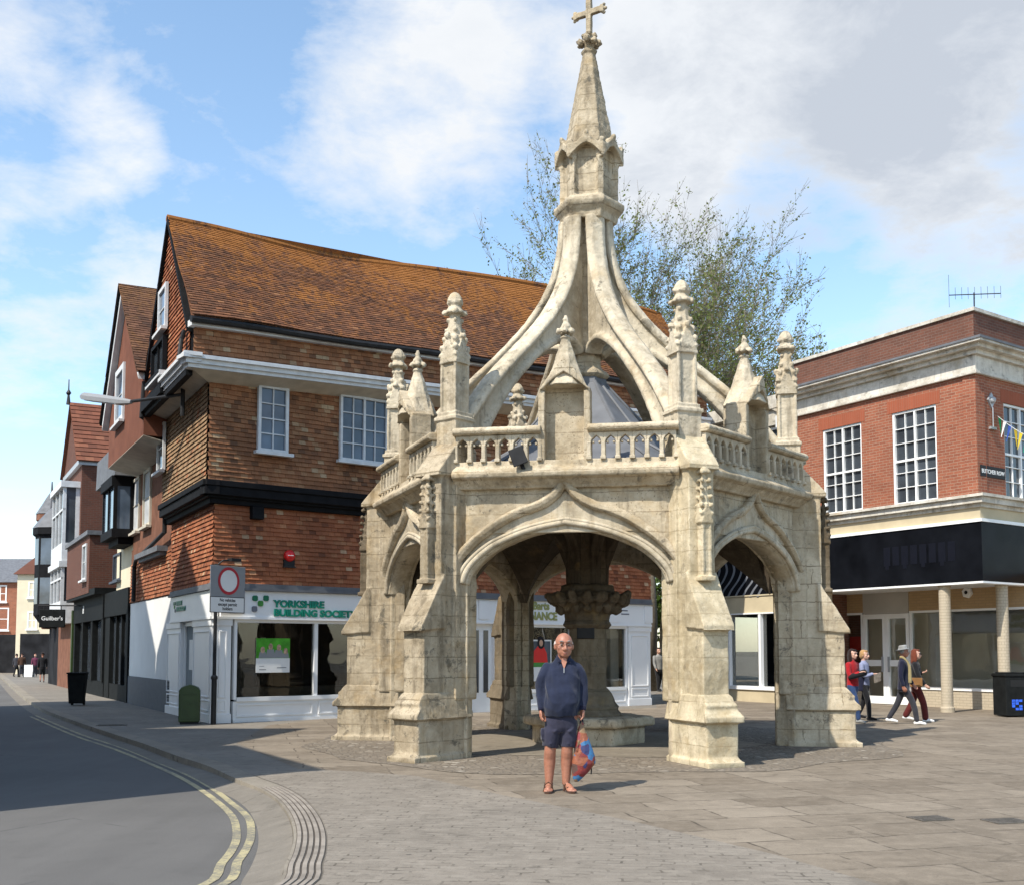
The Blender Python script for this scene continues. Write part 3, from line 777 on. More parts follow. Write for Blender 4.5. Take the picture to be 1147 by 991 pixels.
parts = [arch_wall, cornice, *bals, niche]
subs = {o.name: [c for c in COL.objects if c.parent == o] for o in parts}
for k in range(6):
    for o in parts:
        c = o if k == 0 else copyobj(o, cross)
        if k:
            for q in subs[o.name]: copyobj(q, c)
        c.rotation_euler.z = R_(-90 + 60 * k)
# a small dark floodlight leaning on the front string course
q = MB(); T = Matrix.Translation((3.42, -.62, 4.3)) @ Matrix.Rotation(.35, 4, 'X')
q.box(-.04, .06, -.09, .09, -.02, .2, T); q.box(.055, .075, -.11, .11, -.04, .22, T); q.box(-.06, -.04, -.03, .03, -.13, .1, T)
fl = q.build('floodlight', 'iron', cornice, local=True, bevel=.008)

# --- lead roof, vault, ribs
mb = MB(); mb.lathe([(2.86, 4.22), (2.82, 4.3), (1.4, 5.05), (.56, 5.95), (.36, 6.2), (.34, 6.34), (.2, 6.36)], 6, R_(0))
for k in range(12):
    a = R_(30 * k); rr = [(2.8, 4.33), (1.38, 5.08), (.54, 5.99), (.34, 6.22)]
    sfac = math.cos(R_(30)) if k % 2 else 1
    mb.tube([(r * sfac * math.cos(a), r * sfac * math.sin(a), z) for r, z in rr], .03, 6)
mb.build('lead_roof', 'lead', cross, local=True)
mb = MB(); mb.lathe([(3.0, 3.96), (3.0, 4.1)], 6, 0)
for k in range(6):       # curved webs under the flat slab
    pass
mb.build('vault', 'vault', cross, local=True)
mb = MB()
ex = spline([(3.1, 0, 2.5), (2.75, 0, 3.05), (2.2, 0, 3.48), (1.5, 0, 3.72), (.75, 0, 3.66), (.42, 0, 3.3), (.36, 0, 2.7)], 4)
poly = [(p.x, p.z) for p in ex] + [(.0, 2.7), (0, 3.96), (3.1, 3.96)]
mb.prism(poly, -.1, .1)
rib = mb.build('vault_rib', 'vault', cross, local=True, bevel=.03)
for k in range(6):
    o = rib if k == 0 else copyobj(rib, cross); o.rotation_euler.z = HEX[k]
mb = MB()
for k in range(6):
    a0, a1 = HEX[k], HEX[k] + R_(60)
    n = 10
    def pt(r, z, s):
        a = a0 + (a1 - a0) * s
        return (r * math.cos(a), r * math.sin(a))
    grid = []
    for i in range(n + 1):
        f_ = i / n; row = []
        for j in range(n + 1):
            s = j / n; c0 = Vector((math.cos(a0), math.sin(a0), 0)); c1 = Vector((math.cos(a1), math.sin(a1), 0))
            r = 3.05 + (.35 - 3.05) * f_
            zr = 2.55 + 1.3 * math.sin(min(1, f_ * 1.15) * math.pi * .5) if f_ < .87 else 3.85 - (f_ - .87) * 7
            zz = zr + (3.9 - zr) * math.sin(s * math.pi) ** .8
            p = (c0 * (1 - s) + c1 * s) * r; row.append((p.x, p.y, zz))
        grid += row
    m = n + 1
    mb.add(grid, [(i * m + j, i * m + j + 1, (i + 1) * m + j + 1, (i + 1) * m + j) for i in range(n) for j in range(n)])
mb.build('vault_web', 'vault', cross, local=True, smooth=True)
mb = MB()
mb.lathe([(.36, 2.6), (.36, 4.0)], 8, R_(22.5))
column = mb.build('central_column', 'shaded_soot', cross, local=True, weather=(.03, .016, 4))
mb = MB(); mb.lathe([(.345, .8), (.345, 2.1)], 8, R_(22.5)); mb.build('column_shaft', 'inner_shade', column, local=True, weather=(.022, .012, 5))
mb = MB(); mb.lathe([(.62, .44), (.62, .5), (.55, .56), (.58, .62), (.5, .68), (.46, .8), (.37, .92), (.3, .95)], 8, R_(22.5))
mb.build('column_base', 'inner_shade', column, local=True, weather=(.022, .012, 6))
mb = MB(); mb.lathe([(.38, 1.95), (.45, 2.02), (.4, 2.1), (.44, 2.25), (.58, 2.48), (.6, 2.56), (.5, 2.6), (.48, 2.7), (.36, 2.72)], 8, R_(22.5))
for k in range(16):
    a = 2 * math.pi * k / 16 + .1
    for zz, r_, s in ((2.28, .49, .1), (2.46, .6, .12), (2.53, .68, .08)):
        mb.ball((r_ * math.cos(a), r_ * math.sin(a), zz + rnd.uniform(-.03, .03)), s * rnd.uniform(.8, 1.15), 6, 5, .25)
mb.build('capital', 'shaded_soot', column, local=True, weather=(.02, .014, 7))
mb = MB(); T = Matrix.Rotation(R_(-90), 4, 'Z')
mb.box(.325, .36, -.15, .15, 1.78, 2.14, T); mb.build('plaque', 'iron', column, local=True, bevel=.01)
mb = MB(); mb.lathe([(.98, 0), (.98, .3), (1.0, .33)], 6, R_(0)); mb.lathe([(1.1, .3), (1.14, .33), (1.14, .43), (1.1, .47), (.3, .47)], 6, R_(0))
mb.build('bench', 'stone', cross, local=True, weather=(.03, .014, 5))

# --- flying ribs
exl = spline([(3.34, 0, 5.0), (3.15, 0, 5.26), (2.7, 0, 5.78), (2.2, 0, 6.25), (1.85, 0, 6.56), (1.5, 0, 6.88), (1.1, 0, 7.3), (.82, 0, 7.68), (.63, 0, 8.05), (.52, 0, 8.4), (.46, 0, 8.78), (.44, 0, 9.16)], 4)
inl = spline([(.26, 0, 6.72), (.42, 0, 6.84), (.65, 0, 6.88), (.89, 0, 6.82), (1.2, 0, 6.66), (1.62, 0, 6.36), (2.15, 0, 5.86), (2.5, 0, 5.45), (2.8, 0, 5.02), (2.95, 0, 4.7)], 4)
mb = MB()
A = [(p.x, p.z) for p in exl]; B = [(p.x, p.z) for p in inl]
poly = A + [(.2, 9.16), (.2, 6.86)] + B + [(3.36, 4.75)]
mb.prism(poly, -.095, .095)
mb.sweep([Vector((x - .02, 0, z - .03)) for x, z in A], (0, 1, 0), [(-.15, -.09), (.15, -.09), (.19, -.03), (.165, .02), (.09, .065), (-.09, .065), (-.165, .02), (-.19, -.03)])
mb.sweep([Vector((x, 0, z + .03)) for x, z in B], (0, 1, 0), [(-.12, -.05), (.12, -.05), (.16, -.01), (.16, .05), (.1, .085), (-.1, .085), (-.16, .05), (-.16, -.01)])
flyer = mb.build('flying_rib', 'carved', cross, local=True, weather=(.019, .007, 6))
for k in range(6):
    o = flyer if k == 0 else copyobj(flyer, cross); o.rotation_euler.z = HEX[k]
mb = MB(); mb.lathe([(.36, 6.3), (.42, 6.36), (.36, 6.44), (.26, 6.5), (.26, 6.76), (.32, 6.82), (.28, 9.2)], 6, R_(0))
mb.build('shaft', 'stone', cross, local=True, weather=(.024, .01, 6))
# --- lantern
mb = MB()
mb.lathe([(.50, 9.08), (.53, 9.2), (.62, 9.3), (.645, 9.36), (.63, 9.42), (.54, 9.47), (.52, 9.5)], 6, R_(0))
mb.lathe([(.435, 9.45), (.435, 10.5)], 6, R_(0))
for k in range(6):
    a = R_(60 * k); mb.box(.46 - .05, .46 + .06, -.055, .055, 9.45, 10.34, Matrix.Rotation(a, 4, 'Z'))
    mb.ball((.56 * math.cos(a), .56 * math.sin(a), 10.42), .07, 6, 5, .2)
    T = Matrix.Rotation(R_(30 + 60 * k), 4, 'Z')
    N = 8
    for j in range(N):
        q0, q1 = j / N, (j + 1) / N
        f = lambda q: 10.12 + .26 * (1 - abs(2 * q - 1) ** 1.6)
        g = lambda q: 10.36 + .22 * (1 - abs(2 * q - 1)) ** 1.8
        a_, b_ = -.3 + .6 * q0, -.3 + .6 * q1
        mb.prism([(a_, f(q0)), (b_, f(q1)), (b_, g(q1)), (a_, g(q0))], .36, .545, T @ T90)
    mb.ball(T @ Vector((.53, 0, 10.56)), .055, 6, 5, .2)
    mb.box(.36, .45, -.02, .02, 9.08, 9.2, T)
mb.build('lantern', 'stone', cross, local=True, weather=(.0175, .009, 7))
mb = MB(); mb.lathe([(.50, 10.34), (.46, 10.45), (.125, 12.2), (.12, 12.22), (.15, 12.25), (.15, 12.3), (.09, 12.34)], 6, R_(0))
mb.build('spire', 'stone_old', cross, local=True, weather=(.018, .01, 7))
mb = MB(); zc = 12.36
mb.lathe([(.07, 12.3), (.1, 12.4), (.12, 12.46), (.08, 12.55), (.05, 12.62)], 8, 0)
for k in range(7):
    a = k * .898; mb.ball((.17 * math.cos(a), .17 * math.sin(a), 12.43 + .03 * (k % 2)), .07, 6, 5, .25)
for k in range(4): mb.ball((.09 * math.cos(k * 1.57), .09 * math.sin(k * 1.57), 12.58), .06, 6, 5, .25)
Tc = Matrix.Translation((0, 0, 12.6)) @ Matrix.Rotation(R_(-22), 4, 'Z')
mb.box(-.05, .05, -.045, .045, -.05, .78, Tc); mb.box(-.27, .27, -.043, .043, .36, .46, Tc)
for s in (-1, 1):
    mb.box(s * .27 - .035, s * .27 + .035, -.05, .05, .34, .48, Tc)
    for dz in (-.075, .0, .075): mb.ball(Tc @ Vector((s * (.295 if dz else .33), 0, .41 + dz)), .035, 6, 5, .1)
for dx in (-.06, .06): mb.ball(Tc @ Vector((dx, 0, .74)), .035, 6, 5, .1)
mb.ball(Tc @ Vector((0, 0, .8)), .035, 6, 5, .1)
mb.build('finial_cross', 'stone_old', cross, local=True, weather=(.011, .006, 9))
for o in list(COL.objects):            # the old spire stands a touch out of plumb
    if o.parent == cross and o.name in ('lantern', 'spire', 'finial_cross'):
        o.rotation_euler = (0, R_(.35), 0)

# ================================================================== GROUND
gb = MB(); gb.add([(-600, -60, -.14), (600, -60, -.14), (600, 1500, -.14), (-600, 1500, -.14)], [(0, 1, 2, 3)])
tag(gb.build('ground', plain('far_ground', (.17, .155, .13), .9, .1, .2, .5), fix=False), kind='structure')
kpx = [(4, 760), (22, 776), (45, 792), (75, 804), (122, 820), (160, 832), (195, 845), (232, 857), (265, 872), (290, 882), (308, 893), (319, 905), (326, 918), (329, 934), (326, 952), (319, 968), (306, 991)]
kerb = [G(x, y) for x, y in kpx]
a = kerb[0] + (kerb[0] - kerb[1]).normalized() * 60; a.z = 0
ke = kerb[-1]
tail = [ke + Vector(v) for v in ((-.35, -.62, 0), (-.95, -1.35, 0), (-2.0, -2.2, 0), (-4.0, -3.2, 0), (-9, -4.4, 0), (-30, -7, 0))]
kerb = [a] + [Vector((p.x, p.y, 0)) for p in spline(kerb + tail, 4)]
def offs(line, d):
    out = []
    for i, p in enumerate(line):
        q = (line[min(i + 1, len(line) - 1)] - line[max(i - 1, 0)]); q.z = 0; q.normalize()
        out.append(p + Vector((-q.y, q.x, 0)) * d)      # left of travel = into the pavement
    return out
def strip(mb, l0, l1, z0, z1):
    n = len(l0); vs = []
    for p, q in zip(l0, l1):
        vs += [(p.x, p.y, z0 if not callable(z0) else z0(p)), (q.x, q.y, z1 if not callable(z1) else z1(q))]
    mb.add(vs, [(2 * i, 2 * i + 2, 2 * i + 3, 2 * i + 1) for i in range(n - 1)]); return mb
rb = MB(); rb.add([(-120, -40, -.1), (60, -40, -.1), (60, 400, -.1), (-120, 400, -.1)], [(0, 1, 2, 3)])
tag(rb.build('road', asphalt('road_asphalt', (.118, .113, .106)), fix=False), kind='structure')
# pavement slab: everything on the town side of the kerb
inner = offs(kerb, .28)
pb = MB()
poly = [(p.x, p.y, 0) for p in inner] + [(60, inner[-1].y, 0), (60, 300, 0), (inner[0].x, 300, 0)]
pb.add(poly, [tuple(range(len(poly)))])
pave = pb.build('pavement', paving('pavement_slabs', (.20, .178, .148), (.235, .212, .178), (.085, .075, .06), .9, .6, .008, R_(-27), .006), None, fix=False)
bm = bmesh.new(); bm.from_mesh(pave.data); bmesh.ops.triangulate(bm, faces=bm.faces)
for f in bm.faces:
    if f.normal.z < 0: f.normal_flip()
bm.to_mesh(pave.data); bm.free(); tag(pave, kind='structure')
# kerb stones, lower face and gutter apron
kb = MB()
strip(kb, offs(kerb, -.0), inner, .002, .002); strip(kb, offs(kerb, -.012), offs(kerb, 0), -.14, .002)
tag(kb.build('kerb', paving('kerb_stone', (.23, .2, .16), (.28, .25, .2), (.07, .06, .05), .8, 5, .012, R_(-27), .008), None, fix=False), kind='structure')
def apz(p):
    k = min(1, max(0, (16.5 - p.y) / 4)); return -.085 + .06 * k
gb = MB(); strip(gb, offs(kerb, -.30), offs(kerb, -.006), -.097, apz)
tag(gb.build('gutter', paving('gutter_concrete', (.175, .156, .128), (.2, .178, .148), (.09, .08, .065), 3.5, 3.5, .01, R_(20), .006, var=.35), None, fix=False), kind='structure')
# double yellow lines
yl = worn_paint('yellow_line', (.40, .345, .19), (.15, .14, .115))
for lab, px in (('outer', [(40, 801), (90, 822), (139, 838), (195, 861), (223, 874), (244, 887), (258, 898), (272, 909), (280, 920), (281, 937), (275, 952), (266, 965), (249, 991)]),
                ('inner', [(34, 802), (82, 823), (129, 839), (184, 862), (212, 876), (232, 889), (245, 899), (256, 909), (263, 920), (265, 938), (259, 953), (248, 967), (228, 991)])):
    ln = [G(x, y, -.1) for x, y in px]; e = ln[-1]
    ln = spline(ln + [e + Vector((-.5, -.75, 0)), e + Vector((-1.6, -1.8, 0)), e + Vector((-4, -3.2, 0)), e + Vector((-9, -5, 0))], 4)
    yb = MB(); strip(yb, offs(ln, -.037), offs(ln, .037), -.095, -.095)
    tag(yb.build('yellow_line', yl, None, fix=False), kind='structure')
# ribbed warning strip beside the crossing
idx = [i for i, p in enumerate(kerb) if p.y < 15.2 - 2.2 and p.y > 4]
seg = [kerb[i] for i in idx]
rbm = MB()
for j in range(5):
    dd = .03 + j * .05
    rbm.sweep([Vector((p.x, p.y, .004)) for p in offs(seg, dd + .018)], (0, 0, 1), [(-.004, -.019), (.006, -.016), (.006, .016), (-.004, .019)])
rib_ = rbm.build('ribbed_paving', plain('worn_ribbed_stone', (.25, .22, .185), .9, .1, .25, 4, .2), None); tag(rib_, kind='structure')
sb = MB(); strip(sb, offs(seg, .025), offs(seg, .275), .0045, .0045)
tag(sb.build('strip_bed', plain('dark_grit', (.075, .065, .055), .9, .1), None, fix=False), kind='structure')
def area(name, pts, z, mat):
    b = MB(); b.add([(p.x, p.y, z) for p in pts], [tuple(range(len(pts)))])
    o = b.build(name, mat, None, fix=False)
    bm = bmesh.new(); bm.from_mesh(o.data); bmesh.ops.triangulate(bm, faces=bm.faces)
    for f in bm.faces:
        if f.normal.z < 0: f.normal_flip()
    bm.to_mesh(o.data); bm.free(); return tag(o, kind='structure')
# grey setts near the viewer
b0 = [G(335, 861), G(400, 864), G(467, 869), G(561, 890), G(700, 918), G(867, 957), G(985, 991)]
bt = b0[-1] + (b0[-1] - b0[-2]) * 6
kin = [p for p in offs(kerb, .285) if p.y < G(330, 865).y and p.y > -1]
setts = area('setts', b0 + [bt, Vector((bt.x, -8, 0)), Vector((kin[-1].x, -8, 0))] + kin[::-1], .006,
     paving('grey_setts', (.21, .182, .148), (.25, .22, .18), (.085, .073, .058), .2, .105, .012, R_(6), .012, .88, .16, .5))
# flagstones
area('flagstones', [b0[0], b0[1], b0[2], b0[3], b0[4], b0[5], b0[6], bt, Vector((40, bt.y, 0)), Vector((40, 60, 0)), Vector((9.5, 60, 0)), Vector((5, 40, 0)), Vector((4.0, 31, 0)), G(375, 803), G(300, 812), G(265, 832)], .003,
     paving('flagstones', (.175, .142, .105), (.27, .226, .172), (.062, .05, .038), 1.05, .62, .016, R_(-14), .016, .82, .16, .6, .8, .4))
# pebbled cobbles round the cross
cb = [Vector((CX + 5.15 * math.cos(q + PHI) * (.96 + .11 * noise.noise(Vector((math.cos(q) * 2.5, math.sin(q) * 2.5, 0))) + .012 * noise.noise(Vector((math.cos(q) * 14, math.sin(q) * 14, 3)))), CY + 5.15 * math.sin(q + PHI) * (.96 + .11 * noise.noise(Vector((math.cos(q) * 2.5, math.sin(q) * 2.5, 0))) + .012 * noise.noise(Vector((math.cos(q) * 14, math.sin(q) * 14, 3)))), 0)) for q in [2 * math.pi * i / 144 for i in range(144)]]
area('cobbles', cb, .008, cobbles('pebble_cobbles'))
fl_ = [Vector((CX + 3.0 * math.cos(q + PHI), CY + 3.0 * math.sin(q + PHI), 0)) for q in HEX]
area('cross_floor', fl_, .012, paving('cross_floor_flags', (.19, .16, .12), (.24, .205, .155), (.12, .1, .075), .9, .6, .012, R_(20), .01))
for (px, py, w_, h_) in ((1042, 917, .34, .26), (1127, 920, .36, .26), (125, 812, .6, .3)):
    p = G(px, py); q = MB(); T = Matrix.Translation((p.x, p.y, .01)) @ Matrix.Rotation(R_(14), 4, 'Z')
    q.box(-w_ / 2, w_ / 2, -h_ / 2, h_ / 2, -.02, .004, T)
    for i in range(5): q.box(-w_ / 2 + .03, w_ / 2 - .03, -h_ / 2 + .03 + i * (h_ - .06) / 4.5, -h_ / 2 + .03 + i * (h_ - .06) / 4.5 + .02, .0, .009, T)
    tag(q.build('drain_cover', 'drain', None), kind='structure')

# ================================================================== TILE HUNG CORNER BUILDING
A0 = G(237, 810); _e = G(730, 789); _w = G(144, 787)
Bd = (_e - A0).normalized(); Ad = (_w - A0).normalized()
nF = Vector((Bd.y, -Bd.x, 0)); nL = Vector((-Ad.y, Ad.x, 0))
Fr = Plane(A0, Bd, nF); Lf = Plane(A0, Ad, nL)
def corner(of, ol):
    """where the front face pushed out by of meets the side face pushed out by ol: (t on front, t on side)"""
    c = nF.dot(nL); k = 1 - c * c
    p = nF * ((of - c * ol) / k) + nL * ((ol - c * of) / k)
    return p.dot(Bd), p.dot(Ad)
def rbox(pl, mb, t0, t1, z0, z1, o0, o1, rise=0.0):
    b = []
    for z in (z0, z1):
        b.append([pl.pt(t, z + rise * t, o) for t, o in ((t0, o0), (t1, o0), (t1, o1), (t0, o1))])
    mb.hexa(b[0], b[1])
LW = Fr.at(728, 700)[0]; LX = LW + 1.7
ybs = thing('tile_hung_building', A0, 'tile hung corner building with orange lichened roof over a white building society shop', 'building')
# --- masses behind the skins
mb = MB()
def skewbox(mb, of, ol, z0, z1, u1, w1):
    c = corner(of, ol); q = A0 + Bd * c[0] + Ad * 0
    p = A0 + nF * 0
    cp = Fr.pt(c[0], 0, of)
    pts = [cp, cp + Bd * (u1 - c[0]), cp + Bd * (u1 - c[0]) + Ad * (w1 - c[1]), cp + Ad * (w1 - c[1])]
    mb.hexa([v + Vector((0, 0, z0)) for v in pts], [v + Vector((0, 0, z1)) for v in pts])
skewbox(mb, 0, 0, 2.98, 4.9, LW, 4.5)
skewbox(mb, .24, .24, 4.9, 7.5, LX, 4.5)
skewbox(mb, .72, .72, 8.3, 8.5, LX, 4.0); rbox(Fr, mb, corner(.72, .72)[0], LX, 7.64, 8.5, .3, .74, .045); rbox(Lf, mb, corner(.72, .72)[1] + .02, 4.0, 7.64, 8.45, .3, .7)
mb.build('wall', 'black', ybs)
def wallinside(holes, zt=None, poly=None, z0=0):
    def f(u, v):
        for (a, b, c, d) in holes:
            if a < u < b and c < v + z0 < d: return False
        return True
    return f
# first floor tile hanging
c1 = corner(.05, .05); c2 = corner(.27, .27); c3 = corner(.75, .75)
Z = Vector((0, 0, 1))
mb = MB(); al = Fr.at(323, 622); hol = [(al[0] - .12 - c1[0], al[0] + .12 - c1[0], al[1] - .1, al[1] + .1)]
tilefield(mb, Fr.pt(c1[0], 3.06, .03), Bd, Z, nF, LW - c1[0], 1.8, .165, .1, lambda u, v: True)
mb.build('tile_hanging', 'walltile', ybs, tint=True)
mb = MB(); tilefield(mb, Lf.pt(4.5, 3.06, .03), -Ad, Z, nL, 4.5 - c1[1], 1.8, .165, .1, lambda u, v: True)
mb.build('tile_hanging', 'walltile', ybs, tint=True)
# second floor
r1 = Fr.at(287, 505, .3); r2 = Fr.at(322, 436, .3); w1 = (r1[0], r2[0], r1[1], r2[1])
r1 = Fr.at(379, 515, .3); r2 = Fr.at(433, 450, .3); w2 = (r1[0], r2[0], r1[1], r2[1])
mb = MB(); hs = [(a - c2[0] - .02, b - c2[0] + .02, c - 5.27 - .12, d - 5.27 + .02) for a, b, c, d in (w1, w2)]
tilefield(mb, Fr.pt(c2[0], 5.27, .27), Bd, Z, nF, LX - c2[0], 2.95, .165, .1,
          lambda u, v: v < 2.2 + .05 * u)
mb.build('tile_hanging', 'uppertile', ybs, tint=True)
sw = Lf.at(187, 500, .3); sw2 = Lf.at(180, 500, .3)
mb = MB(); tilefield(mb, Lf.pt(4.6, 5.27, .27), -Ad, Z, nL, 4.6 - c2[1], 2.2, .165, .1, lambda u, v: True)
mb.build('tile_hanging', 'paletile', ybs, tint=True)
window(Lf, sw[0], sw2[0], 6.1, 7.3, 1, 2, ybs, 'oldwhite', 'pane', .07, o=.39)
wa = window(Fr, *w1, 2, 4, ybs, 'oldwhite', 'paneblue', .07, .024, o=.385, depth=.075)
wb = window(Fr, *w2, 2, 4, ybs, 'oldwhite', 'paneblue', .06, .024, o=.385, depth=.075, lights=2)
# black bressummer
mb = MB()
rbox(Fr, mb, c2[0] - .05, LX, 4.95, 5.14, .0, .33); rbox(Fr, mb, c2[0] - .06, LX, 5.14, 5.27, .0, .37); rbox(Fr, mb, c2[0] + .15, LX, 4.78, 4.95, 0, .16)
rbox(Lf, mb, c2[1] - .06, 4.7, 4.95, 5.14, .0, .335); rbox(Lf, mb, c2[1] - .07, 4.7, 5.14, 5.272, .0, .375); rbox(Lf, mb, c2[1] + .15, 4.7, 4.78, 4.952, 0, .165)
px_ = Fr.at(285, 568)[0]; Fr.box(mb, px_ - .14, px_ + .14, 4.5, 4.78, .05, .22)
px_ = Fr.at(318, 572)[0]
mb.build('bressummer', 'black', ybs, bevel=.012)
# soffit and white cornice
mb = MB()
def soff(pl, t0a, t0b, t1, rise):
    a = [pl.pt(t0a, 7.36 + rise * t0a, .2), pl.pt(t1, 7.36 + rise * t1, .2), pl.pt(t1, 7.55 + rise * t1, .84), pl.pt(t0b, 7.55 + rise * t0b, .84)]
    b = [p + Vector((0, 0, .08)) for p in a]
    mb.hexa(a, b)
ck = corner(.2, .2)
soff(Fr, ck[0], corner(.84, .84)[0], LX, .045); soff(Lf, ck[1], corner(.84, .84)[1], 4.2, .0)
mb.build('soffit', 'soffit', ybs)
mb = MB(); cc = corner(.86, .86)
for z0, z1, o1 in ((7.54, 7.62, .86), (7.62, 7.72, .92), (7.72, 7.8, .99)):
    cc = corner(o1, o1)
    rbox(Fr, mb, cc[0], LX, z0, z1, .6, o1, .045)
    rbox(Lf, mb, cc[1] + .02, 1.7, z0 - .002, z1 - .002, .6, o1 - .01, .0)
mb.build('cornice', 'oldwhite', ybs)
mb = MB(); rbox(Lf, mb, 1.7, 4.2, 7.5, 7.74, .6, .93); rbox(Lf, mb, -.7, 4.2, 7.4, 7.5, .7, .84)
mb.build('gable_beam', 'black', ybs)
# third floor strip
mb = MB()
tilefield(mb, Fr.pt(c3[0], 7.78, .76), Bd, Z, nF, LX - c3[0], .9, .165, .1, lambda u, v: True, lambda u, v: Vector((0, 0, .045 * (u + c3[0]))))
mb.build('tile_hanging', 'uppertile', ybs, tint=True)
mb = MB(); rbox(Fr, mb, c3[0] - .1, LX, 8.42, 8.55, .7, .93, .045); mb.build('eaves_board', 'oldwhite', ybs)
mb = MB(); ge = corner(1.03, .9)[0]
mb.tube([Fr.pt(ge + .05 + i * 1.0, 8.53 + .045 * (ge + i) + .015 * math.sin(i * 1.3), 1.0) for i in range(int(LX - ge) + 1)], .075, 8)
mb.build('gutter', 'iron', ybs)
# roof
GA = 1.62; RZ = 11.62
ce = corner(1.05, .86)
E0 = Fr.pt(ce[0], 8.56, 1.05); E1 = Fr.pt(LX, 8.56 + .05 * LX, 1.05)
RD0 = Lf.pt(GA, RZ, .86); RD1 = RD0 + Bd * (LX - ce[0] + .2); RD1.z = 12.45
RB0 = Lf.pt(4.1, 8.6, .86); RB1 = RB0 + Bd * (LX - ce[0] + .2); RB1.z = 9.0
def roofquad(mb, E0, E1, Ra, Rb, tw, g, sag=.0, thick=.022):
    W = (E1 - E0).length; H = (Ra - E0).length; ud = (E1 - E0) / W; vd = (Ra - E0) / H; nd = ud.cross(vd).normalized()
    if nd.z < 0: nd = -nd
    q = (Rb - E1) - (Ra - E0)
    def warp(u, v):
        a, b = u / W, v / H
        s = noise.noise(Vector((u * .35, v * .5, 3.1))) * sag - sag * 1.2 * math.sin(a * math.pi * 2.1) * b
        return q * (a * b) + nd * s
    tilefield(mb, E0, ud, vd, nd, W, H, tw, g, lambda u, v: True, warp, thick)
    n = 12; grid = []
    for i in range(n + 1):
        for j in range(n + 1):
            u, v = W * i / n, H * j / n; grid.append(E0 + ud * u + vd * v + warp(u, v) - nd * .03)
    mb.add(grid, [(i * (n + 1) + j, (i + 1) * (n + 1) + j, (i + 1) * (n + 1) + j + 1, i * (n + 1) + j + 1) for i in range(n) for j in range(n)])
    return warp, ud, vd, W, H
mb = MB(); wp = roofquad(mb, E0, E1, RD0, RD1, .155, .09, .12)
roof = mb.build('roof', 'rooftile', ybs, tint=True)
mb = MB(); roofquad(mb, RB1, RB0, RD1, RD0, .33, .2, .05); mb.build('rear_roof', 'rooftile', roof, tint=True)
mb = MB(); warp, ud, vd, W, H = wp
for i in range(int(W / .3)):
    u = i * .3; p = E0 + ud * u + vd * H + warp(u, H); q_ = E0 + ud * (u + .29) + vd * H + warp(u + .29, H)
    mb.tube([p - Z * .03, q_ - Z * .03], .1, 8)
    for f_ in range(8): pass
rt = mb.build('ridge_tiles', 'rooftile', roof)
# gable
mb = MB(); gz0 = 7.74
gw0, gw1 = -.72, 4.0
def ging(u, v):
    w_ = gw1 - u; z = gz0 + v
    if w_ < GA: lim = 8.5 + (RZ - 8.5) * (w_ - gw0) / (GA - gw0)
    else: lim = 8.5 + (RZ - 8.5) * (gw1 - w_) / (gw1 - GA)
    for a, b, c, d in gholes:
        pass
    return z < lim - .02
g1 = Lf.at(189.5, 362, .78); g1b = Lf.at(181.5, 340, .78); g2 = Lf.at(188, 420, .78); g2b = Lf.at(175, 398, .78)
gholes = [(g1[0] - .02, g1b[0] + .02, 9.0, 10.1), (g2[0] - .02, g2b[0] + .02, 7.95, 8.85)]
Lf.poly(mb, [(gw0, gz0), (gw1, gz0), (gw1, 8.5), (GA, RZ - .08), (gw0, 8.5)], .5, .755)
mb.build('gable_wall', 'black', ybs)
mb = MB(); tilefield(mb, Lf.pt(gw1, gz0, .76), -Ad, Z, nL, gw1 - gw0, RZ - gz0, .165, .1, ging); mb.build('tile_hanging', 'walltile', ybs, tint=True)
window(Lf, g1[0], g1b[0], 9.02, 10.08, 1, 2, ybs, 'oldwhite', 'paneblue', .09, o=.87)
window(Lf, g2[0], g2b[0], 8.0, 8.84, 2, 1, ybs, 'black', 'pane', .09, o=.9, depth=.09)
mb = MB(); Lf.box(mb, g2[0] - .15, g2b[0] + .15, 7.86, 7.97, .7, 1.0); mb.build('ledge', 'oldwhite', ybs)
mb = MB()
for (wa_, za), (wb_, zb) in ((((gw0 - .1), 8.42), (GA, RZ)), ((GA, RZ), (gw1 + .08, 8.42))):
    Lf.poly(mb, [(wa_, za - .12), (wb_, zb - .12), (wb_, zb + .03), (wa_, za + .03)], .74, .87)
mb.build('bargeboard', 'black', ybs)
mb = MB()
mb.tube([Lf.pt(gw0 + .2, 8.4, .85), Lf.pt(gw0 + .25, 8.2, .9), Lf.pt(gw0 + .12, 7.82, .96)], .05, 8)
mb.build('downpipe', 'iron', ybs); mb = MB()
mb.tube([Lf.pt(4.25, 8.3, .85), Lf.pt(4.25, 7.4, .9), Lf.pt(4.3, 7.2, .5), Lf.pt(4.75, 6.9, .2), Lf.pt(4.75, 4.6, .18), Lf.pt(6.4, 4.45, .16), Lf.pt(9.0, 4.2, .16), Lf.pt(9.4, 4.0, .14), Lf.pt(9.4, 3.0, .14)], .06, 8)
mb.build('downpipe', 'iron', ybs)
